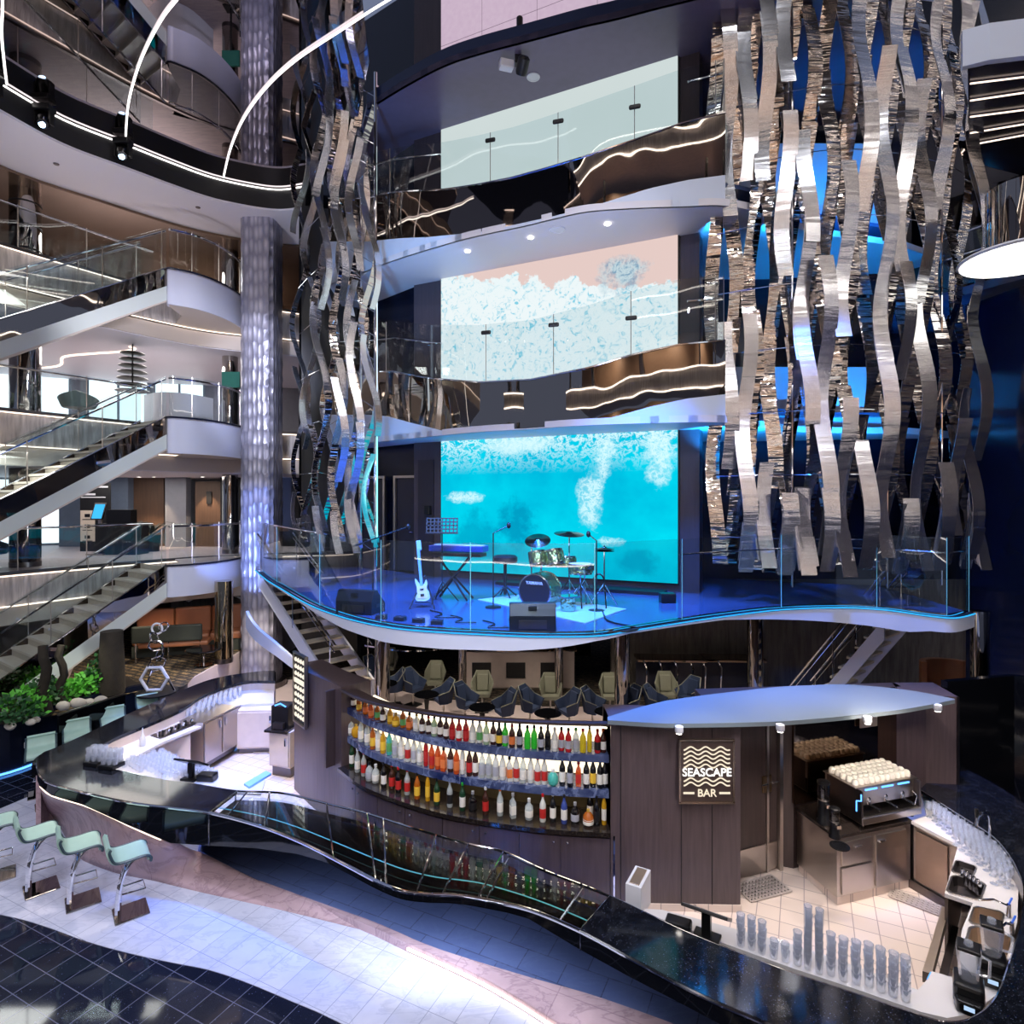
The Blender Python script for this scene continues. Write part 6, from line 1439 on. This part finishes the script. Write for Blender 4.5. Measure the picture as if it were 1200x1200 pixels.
tb = thing('coffee_table', 'low dark glass table beside the olive bench', 'table', V(-7.1,15.7,LZ)); c = V(-7.6,14.9,0); MB().lathe([(.4,LZ+.38),(.42,LZ+.40),(.4,LZ+.42)], 18, c).build('top', m_black_gloss, tb); MB().tube([c+V(0,0,LZ), c+V(0,0,LZ+.39)], .03, 8).build('leg', m_chrome, tb); MB().lathe([(.25,LZ),(.2,LZ+.03)], 16, c).build('base', m_chrome, tb)
hexw = thing('hexagon_screen', 'white hexagon lattice on the dark wall above the tan sofa', 'wall lattice', V(-8.3,17.6,LZ+1.2))
for k in range(5):
    c = V(-9.2+.62*k, 17.2+.25*k, LZ+1.5+(.18 if k%2 else 0)); pts = [c+V(.3*math.cos(PI/3*i+.52),.12*math.cos(PI/3*i+.52),.3*math.sin(PI/3*i+.52)) for i in range(8)]
    MB().tube(pts, .03, 5).build('hexagon', m_white, hexw)
column('lounge_column', (-7.25,15.2), .215, LZ, 2.95, mirror('gold tinted chrome column', lin(190,176,150), .04, .2, (4,4,.6)), 'polished chrome column with a golden shine beside the sofa')
for k, (px, d, lab) in enumerate(((448,13.3,'chrome column behind the left lounge chairs'),(542,14.6,'slim chrome column in the middle of the lounge'),(655,14.2,'slim chrome column behind the middle lounge chairs'),(729,13.4,'chrome column between the lounge chairs and the high tables'),(885,13.0,'blue lit dimpled column beside the right staircase'))):
    p = D(px,700,d); column('lounge_column', (p.x,p.y), .10 if k in (1,2) else .17, FZ, 3.2, m_chrome_col, lab)
# fluted and dark lounge back panels
struct('wall_lounge', MB().prism([(-4.2,20.0),(2.5,19.2),(2.5,19.4),(-4.2,20.2)], 0.0, 3.2), m_dark_mirror)
struct('wall_lounge.001', MB().prism([(-10.5,18.6),(-5.6,19.6),(-5.6,19.8),(-10.5,18.8)], LZ, 3.0), ribbedmat('dark fluted wall', lin(84,76,72)))
struct('wall_lounge.002', MB().prism([(2.6,15.8),(12,15.5),(12,15.7),(2.6,16.0)], 0.0, 3.2), ribbedmat('fluted grey wall', lin(112,106,102)))
struct('ceiling.070', MB().prism([V(-5.4,19.8,0),V(-4.6,14.2,0),V(9,13.5,0),V(9,20,0)], 3.02, 3.06), m_black)
# tub chairs and small tables by the bar roof
m_cblue = M('navy chair fabric', lin(40,56,88), .7, 0, .1, 10); m_cgreen = M('sage chair leather', lin(118,120,106), .5, 0, .1, 6)
def lounge_chair(mat, label):
    T = thing('lounge_chair', label, 'chair', (0,0,0), 0, 'angular swivel chairs in the lounge')   # faces -y
    L = [(-.33,-.30),(-.36,.05),(-.20,.30),(.20,.30),(.36,.05),(.33,-.30)]; hts_ = [.60,.66,.88,.88,.66,.60]; rows = []
    for (x,y), h in zip(L, hts_): rows.append([V(x*.72,y*.72,.36), V(x*1.06,y*1.06,h), V(x*.96,y*.96,h+.01), V(x*.66,y*.66,.40)])
    MB().loft(rows, True, True).build('shell', mat, T)
    MB().tube([V(x*1.01,y*1.01,h+.008) for (x,y), h in zip(L, hts_)], .014, 5).build('piping', m_cgreen, T)
    MB().prism([(x*.72,y*.72) for x,y in L], .36, .44).build('seat', m_cgreen if mat is m_cgreen else mat, T)
    MB().box((0,.16,.64), (.36,.06,.38), M=Matrix.Rotation(-.22,3,'X')).build('back_cushion', mat, T, False, .02)
    MB().tube([V(0,0,.02),V(0,0,.36)], .03, 8).build('pole', m_steel, T); MB().box((0,0,.012), (.44,.44,.024)).build('base_plate', m_black, T); return T
cb_, cg_ = None, None
chairs = [(437,784,.95,'b'),(455,776,0,'g'),(463,800,-1.2,'b'),(484,800,.95,'b'),(510,793,0,'g'),(520,813,-1.1,'b'),(545,818,.95,'b'),(565,806,0,'g'),(592,826,-1.1,'b'),(621,822,1.0,'b'),(645,809,0,'g'),(667,826,-1.1,'b'),(694,824,1.0,'b'),(715,809,0,'g'),(738,822,-1.1,'b'),(767,821,1.0,'b'),(781,807,0,'g'),(808,811,-1.0,'b')]
for k, (x, y, rz, c) in enumerate(chairs):
    p = G(x,y,FZ+.55); p = V(p.x,p.y,FZ+.008); gi_ = sum(1 for q in chairs[:k] if q[3] == c)
    lab = ('%s navy swivel lounge chair from the left above the bottle shelves' if c == 'b' else '%s sage swivel lounge chair from the left, facing the bar') % nth(gi_)
    if c == 'b':
        if cb_ is None: cb_ = lounge_chair(m_cblue, lab); cb_.location = p; cb_.rotation_euler = (0,0,rz); cb_.scale = (.72,.72,.98)
        else: dup(cb_, p, rz, lab)
    else:
        if cg_ is None: cg_ = lounge_chair(m_cgreen, lab); cg_.location = p; cg_.rotation_euler = (0,0,rz); cg_.scale = (.72,.72,1.0)
        else: dup(cg_, p, rz, lab)
lt = None
for k, (x, y) in enumerate(((452,801),(500,814),(565,829),(642,836),(712,834),(778,828))):
    p = G(x,y,FZ+.66); p = V(p.x,p.y,FZ+.008); lab = '%s small round black pedestal table from the left among the lounge chairs' % nth(k)
    if lt is None:
        lt = thing('pedestal_table', lab, 'table', (0,0,0), 0, 'small lounge tables'); MB().lathe([(.26,.64),(.28,.655),(.26,.67)], 20).build('top', m_black_gloss, lt); MB().lathe([(.17,.02),(.05,.10),(.04,.35),(.06,.55),(.16,.64)], 14).build('stem', m_black, lt, True); MB().lathe([(.20,0),(.19,.02)], 18).build('base', m_black, lt); lt.location = p
    else: dup(lt, p, 0, lab)
# high tables with bent chrome legs on the right
for k, (px, w) in enumerate(((785,1.7),(858,1.5))):
    c = D(px,760,15.0); c = V(c.x,c.y,FZ); T = thing('high_table', ('long dark high table with bent chrome legs left of the blue column','shorter dark high table with straight chrome legs beside the blue column')[k], 'table', c)
    MB().box(c+V(0,0,1.05), (w,.6,.07), -.05).build('top', m_leather if False else m_brown_mirror, T, False, .02); MB().box(c+V(0,.15,.55), (w*.95,.05,.9), -.05).build('front_panel', m_navy_paint, T)
    for s in ((-.42,-.2,.02,.24,.42) if k == 0 else (-.3,.2)):
        MB().tube([c+V(s*w,-.28,1.06), c+V(s*w+.06,-.36,.9), c+V(s*w+.05,-.34,.4), c+V(s*w+.09,-.34,.0)], .022, 6).build('leg', m_chrome, T, True)
o = MB().wall(smooth([V(-4.0,16.4,0),V(-2.8,15.8,0),V(-1.8,16.0,0)],6), FZ+1.0, FZ+1.04, .04).build('curved_shelf', m_chrome, None, True); tag(o, 'thin curved chrome rail at the back of the left lounge', 'rail')
T = thing('lounge_bar', 'pale low serving counter under the stage at the back of the lounge', 'counter', V(.3,15.8,FZ)); MB().box((.15,16.2,FZ+.5), (3.0,.6,1.0)).build('body', m_inner, T, False, .05); MB().box((.15,16.2,FZ+1.02), (3.1,.7,.05)).build('top', m_brown_mirror, T)
for k in range(3): MB().box((-.8+.9*k,15.88,FZ+.5), (.5,.03,.4)).build('recess_panel', m_black, T)
# stair right, stair left behind the column
def small_stair(a, b, wdt, label, z1):
    a, b = Vector(a), Vector(b); T = thing('staircase', label, 'staircase', (a+b)/2); d = b-a; h = V(d.x,d.y,0).normalized(); s = V(h.y,-h.x,0)
    for v, m, nm in ((0,m_lilac,'stringer'),(wdt,m_lilac,'stringer')):
        MB().loft([[p+s*v+V(0,0,-.30), p+s*v+V(0,0,.08), p+s*(v+.05)+V(0,0,.08), p+s*(v+.05)+V(0,0,-.30)] for p in (a,b)], True, True).build(nm, m, T)
    n = 12
    for k in range(n):
        c = a.lerp(b,(k+.5)/n)+s*(wdt/2+.02); MB().box(c, (.27,wdt-.05,.04), math.atan2(h.y,h.x)).build('tread', m_tread, T)
    for v in (.0,wdt):
        MB().tube([a+s*v+V(0,0,.95), b+s*v+V(0,0,.95)], .022, 7).build('handrail', m_chrome, T); MB().tube([a+s*v+V(0,0,.82), b+s*v+V(0,0,.82)], .012, 6).build('mid_rail', m_chrome, T)
        for q in (.05,.5,.95): MB().tube([a.lerp(b,q)+s*v, a.lerp(b,q)+s*v+V(0,0,.95)], .014, 6).build('post', m_chrome, T)
    return T
small_stair(D(950,850,12.8), D(1062,722,11.4), 1.0, 'staircase with pale stringer rising to the right end of the stage', 0)
small_stair(D(392,812,12.2), D(302,672,14.6), .9, 'mirror staircase with lilac stringer sweeping down from the left tip of the stage', 0)
o = MB().wall(smooth([D(288,722,13.6),D(300,738,13.0),D(325,760,12.2),(D(350,780,11.4)),D(384,800,10.6)],5), [3.0-(.1*i) if False else z for i, z in enumerate([EYE-(y-CY)*d/FOC-.02 for y,d in [(lambda t:(735+ (806-735)*t, 13.6-3.0*t))(k/20) for k in range(21)]])], [EYE-(y-CY)*d/FOC for y,d in [(lambda t:(716+(799-716)*t, 13.6-3.0*t))(k/20) for k in range(21)]], .06).build('sweeping_fascia', m_lilac, None, True)
tag(o, 'pale lilac sweeping band curling from the column down to the bar end', 'band')
# right end: sofa, column, dark walls
T = thing('lounge_armchair', 'round brown leather armchair at the right end under the stage', 'armchair', D(1104,800,14.0)); c = D(1104,790,14.2); c = V(c.x,c.y,0)
MB().wall([c+V(.55*math.cos(a),.4*math.sin(a)-.1,0) for a in [PI*1.0-PI*k/12*1.0 for k in range(13)]][::-1], FZ+.45, FZ+1.2, .12).build('back', m_leather, T, True); MB().lathe([(.5,FZ+.42),(.52,FZ+.55),(.4,FZ+.6)], 18, c).build('seat', m_leather, T, True)
for s in (-.3,0,.3): MB().tube([c+V(s,-.35,FZ), c+V(s*.8,-.25,FZ+.45)], .02, 6).build('leg', m_chrome, T)
column('lounge_column', (7.55,9.75), .13, FZ, 3.2, m_chrome_col, 'thin bright column under the right tip of the stage')
struct('wall_right', MB().wall([V(10.7,14.0,0),V(8.65,11.2,0),V(9.0,9.0,0),V(9.6,6.0,0),V(9.8,1,0)], -.0, 8.6, -.2), M('navy gloss wall', lin(16,24,52), .12, 0, .1, .6))
for k, z in enumerate((2.6,4.2,5.8,7.2)):
    o = MB().tube([V(8.63,11.2,z),V(8.98,9.0,z),V(9.58,6,z)], .006, 4).build('trim_40', m_black); o['kind'] = 'structure'
o = MB().tube([V(8.80,9.95,0),V(8.80,9.95,8.6)], .008, 4).build('trim_40', m_steel_dark); o['kind'] = 'structure'
struct('wall_right.001', MB().wall([V(6.2,8.6,0),V(7.4,8.9,0),V(8.6,8.2,0),V(9.4,6.4,0)], 0.0, 2.4, .1), m_black_gloss)
# upper right decks with light lines
struct('ceiling.080', MB().prism([G(1134,80,11.2),G(1330,55,11.2),V(14,13,0),G(1136,190,11.2)], 11.2, 11.35), M('dark right ceiling', lin(44,40,52), .2, .3))
for k, (ya, yb) in enumerate(((170,150),(156,139),(137,126),(118,104),(98,88))):
    a, b = G(1137,ya,11.17), G(1300,yb-10,11.17); o = MB().tube([a,b], .012, 6).build('light_line', m_led_soft); tag(o, '%s warm light line from the back on the dark right ceiling' % nth(k), 'light strip', 'warm light lines on the right ceiling')
struct('trim_41', MB().wall([G(1128,78,11.2),G(1160,70,11.2),G(1330,50,11.2)], 11.2, 11.72, .1), m_blue_fascia)
struct('floor.081', MB().prism([V(7.9,11.6,0),V(9.0,9.2,0),V(12,7.5,0),V(14,13,0),V(8,13.5,0)], 8.7, 8.85), m_stage)
T = thing('glass_balustrade', 'glass balustrade with double rails on the upper right deck', 'railing', V(9,9.2,8.85)); e = [V(8.0,11.4,0),V(9.0,9.4,0),V(10.2,8.4,0)]
MB().wall(e, 8.9, 9.9, .012).build('glass_panel', m_glass, T)
for z in (9.45,9.85): MB().tube(setz(e, z), .022, 6).build('handrail', m_chrome, T)
for p in e[:2]: MB().tube([V(p.x,p.y,8.85),V(p.x,p.y,9.95)], .03, 6).build('post', m_black, T)
struct('wall_right.002', MB().wall([V(8.6,13,0),V(10.6,10.4,0),V(13,9.8,0)], 8.85, 11.2, .1), m_dark_mirror)
o = MB().box(D(1166,152,10.9), (.55,.05,.28), -.5).build('wall_screen', m_black); tag(o, 'small blue wall screen among the light lines at upper right', 'screen')
MB().box(D(1166,152,10.9)+V(-.02,-.035,0), (.48,.02,.22), -.5).build('display', E('small blue display', (.06,.4,.75), 1.3), o)
p = D(1200,303,9.0); T = thing('disc_lamp', 'large glowing white disc lamp under a mirrored drum at the right edge', 'lamp', p)
MB().lathe([(.80,0),(.82,.02),(.80,.05),(.1,.06)], 32, p).build('disc_rim', m_white, T, True); MB().lathe([(.001,-.012),(.78,-.012),(.78,.0),(.001,.0)], 32, p).build('glowing_disc', E('disc glow', (1.0,.98,.92), 2.2), T); MB().lathe([(.46,.06),(.46,1.05)], 28, p).build('mirror_drum', m_refl, T, True)
# ================================================================ the far side of the atrium, behind the viewer, seen in the mirrors
mre = ribbedmat('lit fluted cladding', lin(215,205,200)); m_fled = E('far deck led', (1.0,.88,.78), 7.0); m_fglow = E('added far glow', (.9,.95,1.0), 1.0); m_fwall = M('far bronze wall', lin(170,140,116), .5)
for lv, z in enumerate((3.4,6.95,10.5,14.05,17.6,21.1)):
    crv = smooth([V(-15,-2,0),V(-9,-5.5,0),V(0,-6.5,0),V(9,-5.0,0),V(14,-1,0),V(16.5,4,0),V(17,9,0)],6)[::-1]
    struct('floor.%03d' % (90+lv), MB().prism(crv+[V(-15,-14,0),V(22,-14,0),V(22,9,0)], z-.1, z), m_deck)
    struct('trim_50', MB().wall(crv, z-.8, z, .08), mre, True)
    struct('wall_front.%03d' % lv, MB().wall([V(14,-10,0),V(-15,-10,0)], z, z+2.7, .2), m_fwall)
    for q in (.03, -.84):
        o = MB().tube([V(p.x,p.y+.06,z+q) for p in crv], .035, 6).build('led_strip', m_fled)
        tag(o, 'warm light line along the %s edge of the %s far deck behind the viewer' % ('upper' if q > 0 else 'lower', nth(lv)), 'light strip')
    for k in range(5):
        p = crv[15+k*5]; column('deck_column', (p.x, p.y-.7), .3, z, z+2.05, m_chrome_col, '%s chrome column on the %s far deck behind the viewer' % (nth(k), nth(lv)))
for k in range(7):
    for j, z in enumerate((4.2,7.7)):
        o = MB().box((-12+4*k,-9.8,z+.5), (1.2,.06,1.2)).build('window_%d' % (60+k*2+j), m_fglow); o['kind'] = 'structure'  # unseen glowing panes, added as a window row for bright reflections in the ribbons
struct('ceiling.090', MB().prism([(-15,-14),(14,-14),(14,14),(-3.5,14),(-3.5,-2),(-15,-2)], 23.5, 23.7), M('dark atrium ceiling', lin(50,48,60), .3))
# ================================================================ light
sc = bpy.context.scene
w = bpy.data.worlds.new('ambient'); sc.world = w; w.use_nodes = True
w.node_tree.nodes['Background'].inputs[0].default_value = (.55,.65,1.0,1); w.node_tree.nodes['Background'].inputs[1].default_value = .28
def area(name, loc, tgt, size, power, col=(1,1,1), sy=None, spread=PI):
    l = bpy.data.lights.new(name, 'AREA'); l.energy = power; l.color = col; l.size = size
    if sy: l.shape = 'RECTANGLE'; l.size_y = sy
    l.spread = spread
    o = bpy.data.objects.new(name, l); COL.objects.link(o); o.location = loc
    o.rotation_euler = (Vector(tgt)-Vector(loc)).to_track_quat('-Z','Y').to_euler(); return o
def spot(name, loc, tgt, ang, power, col=(1,1,1), r=.05, blend=.5):
    l = bpy.data.lights.new(name, 'SPOT'); l.energy = power; l.color = col; l.spot_size = ang; l.spot_blend = blend; l.shadow_soft_size = r
    o = bpy.data.objects.new(name, l); COL.objects.link(o); o.location = loc
    o.rotation_euler = (Vector(tgt)-Vector(loc)).to_track_quat('-Z','Y').to_euler(); return o
# atrium downlighting
for x, y in ((0,2),(4,2),(0,6),(4,6),(7,4)): spot('atrium_light', (x,y,17.5), (x*.8,y+2,0), 1.5, 720, (.90,.93,1.0), .12)
for x, y in ((-7,1),(-4.5,2.5),(-8.5,4)): spot('ceiling_light', (x,y,12.8), (x,y+4,0), 1.7, 800, (.88,.91,1.0), .1)
for x in (-3,3): spot('front_light', (x,-4,12.5), (x*.6,9,3), 1.2, 900, (.92,.94,1.0), .12)
# lane of stools
spot('lane_light', (-4.5,4.5,12.5), (-4.6,7.0,0), .7, 900, (.76,.79,1.0), .15)
spot('lane_light', (-1.5,3.5,12.5), (-1.6,5.8,0), .7, 900, (.76,.79,1.0), .15)
# bar interior, warm
for x, y, tx, ty, pw in ((-4.9,9.6,-5,9.6,260),(-4.7,11,-4.9,10.9,180),(3.7,6.7,3.8,6.8,150),(4.7,6.9,4.7,7.2,170),(5.9,7.0,5.8,7.0,140)):
    spot('bar_light', (x,y,4.2 if y > 9 else 5.3), (tx,ty,0), 1.3, pw*(1.7 if x < 0 else 1.8), (1.0,.86,.74), .12)
spot('coffee_light', (4.3,6.6,2.9), (4.75,7.9,1.2), 1.1, 150, (1.0,.86,.72), .06)
spot('sign_light', (2.2,6.0,3.6), (2.3,7.3,1.0), 1.0, 90, (.95,.95,1.0), .1)
spot('canopy_light', (3.6,5.5,6.5), (3.9,8.1,2.36), .6, 60, (.7,.88,1.0), .15)
# stage, blue
for x, y, tx, ty, pw in ((-2.5,9.5,-2,9.6,520),(0,9.0,.2,9.6,520),(2,9.4,1.8,9.8,420),(5,9.2,5,10.2,300),(-4.5,12,-4,12.2,420)):
    spot('stage_light', (x,y-1.2,9.6), (tx,ty,SZ), .95, pw*10, (.02,.20,1.0), .2)
spot('fascia_light', (-.5,2,6.5), (-.5,8,3.1), .9, 330, (.85,.86,1.0), .3)
# balconies
for x in (3.9,5.0,6.1,7.2):
    for z, zt in ((5.9,7.1),(9.9,11.2)): spot('blue_wash', (x*.93,10.75,z), (x,12.1,zt), 1.7, 230, (.01,.33,1.0), .05)
spot('soffit_wash', (0,7.0,7.2), (.3,11.5,10.0), 1.2, 480, (.75,.80,1.0), .3); spot('soffit_wash', (-3.2,8.5,7.2), (-2.8,12.2,9.9), .9, 700, (.12,.45,1.0), .2); spot('soffit_wash', (-3.0,9.0,4.6), (-3.2,12.6,6.8), .7, 500, (.08,.4,1.0), .2)
spot('soffit_wash', (0,6.0,4.6), (.5,12,6.6), 1.1, 260, (.5,.65,1.0), .3)
spot('step_light', (.5,2.5,12.5), (-.3,6.4,0), .8, 500, (.75,.83,1.0), .15)
for z in (3.3,6.85,10.4,13.9,17.5,21.0):
    for x in (-8,0,8): spot('far_deck_fill', (x,-8.2,z-.15), (x,-8.6,z-3), 2.4, 600, (1.0,.86,.72), .1)  # added fill lamps on the unseen decks, brightening what the mirrors reflect
for i in range(38, 92, 4): area('step_fill', (O1[i].x, O1[i].y+.06, .84), (O1[i].x, O1[i].y+.45, .1), .45, 1.5, (.74,.82,1.0), .12, 1.5)  # added fill lamps under the counter edge, brightening the shaded slate step
# ribbons
spot('ribbon_light', (9,1,11), (5.5,10,8), .8, 150, (1.0,.97,.93), .1)
spot('ribbon_light', (-1,5,12.0), (-3.6,12.6,8), .8, 400, (1.0,.97,.93), .1)
# ring soffit and landings
spot('ring_wash', (-6.5,9.5,6.5), (-8.0,15,12.4), 1.2, 900, (.92,.88,.95), .3)
spot('landing_wash', (-4.5,9.5,9), (-8,14.8,7.5), 1.0, 700, (.82,.86,1.0), .3)
spot('landing_wash', (-4.5,9.5,4.0), (-8.6,14.3,3.0), .9, 300, (.82,.86,1.0), .3)
for z, h_ in ((ZC,2.3),(ZBk,2.2),(ZA,1.6)): area('deck_light', (-11.5,18.0,z+h_), (-11.5,18,z), 3.5, 120 if z == ZC else 230, (1.0,.93,.86), 3)
for z in (ZC,ZBk): area('edge_light', (-10.4,12.4,z+2.55), (-10.4,12.4,z), 1.2, 45, (1.0,.95,.9), 1.2)
spot('niche_light', (-12.35,19.6,ZC+2.3), (-12.35,20.1,ZC), 1.0, 220, (1.0,.72,.45), .04); spot('niche_light', (-11.8,19.6,ZC+2.3), (-11.8,20.1,ZC), 1.0, 220, (1.0,.72,.45), .04); spot('niche_light', (-10.25,19.9,ZC+2.3), (-10.25,20.45,ZC), 1.0, 200, (1.0,.72,.45), .04)
# column grazers
spot('column_light', (-5.5,15.9,1.0), (-6.2,16.2,9), .5, 1100, (1.0,.80,.72), .05); spot('column_light', (-6.8,11.0,3.0), (-6.7,16.2,4.0), .6, 1700, (.25,.38,1.0), .1); spot('column_light', (-5.0,9.5,9), (-6.7,16.2,8.0), .6, 1300, (.7,.75,1.0), .1)
# lounge
for x, y in ((-8.2,15.0),(-6.4,14.6),(-2,13.5),(1,13.2),(4,13)): spot('lounge_light', (x,y,2.95), (x,y-.4,0), 2.3, 330 if x < -5 else 210, (1.0,.86,.70), .1)
spot('planter_light', (-8.6,11.6,2.8), (-9.0,12.4,.9), 1.2, 60, (1.0,.95,.75), .05)
spot('chair_light', (0,5.0,6.6), (.3,13.2,.4), .8, 260, (.85,.9,1.0), .15)
# ================================================================ camera
cam = bpy.data.cameras.new('camera'); co = bpy.data.objects.new('camera', cam); COL.objects.link(co)
co.location = (0,0,EYE); co.rotation_euler = (PI/2,0,0); cam.sensor_width = 36; cam.lens = 36*FOC/1200; cam.shift_y = -(600-CY)/1200; cam.clip_end = 200
sc.camera = co
sc.view_settings.view_transform = 'Standard'; sc.view_settings.look = 'None'; sc.view_settings.exposure = 0.0; sc.view_settings.gamma = 1.0
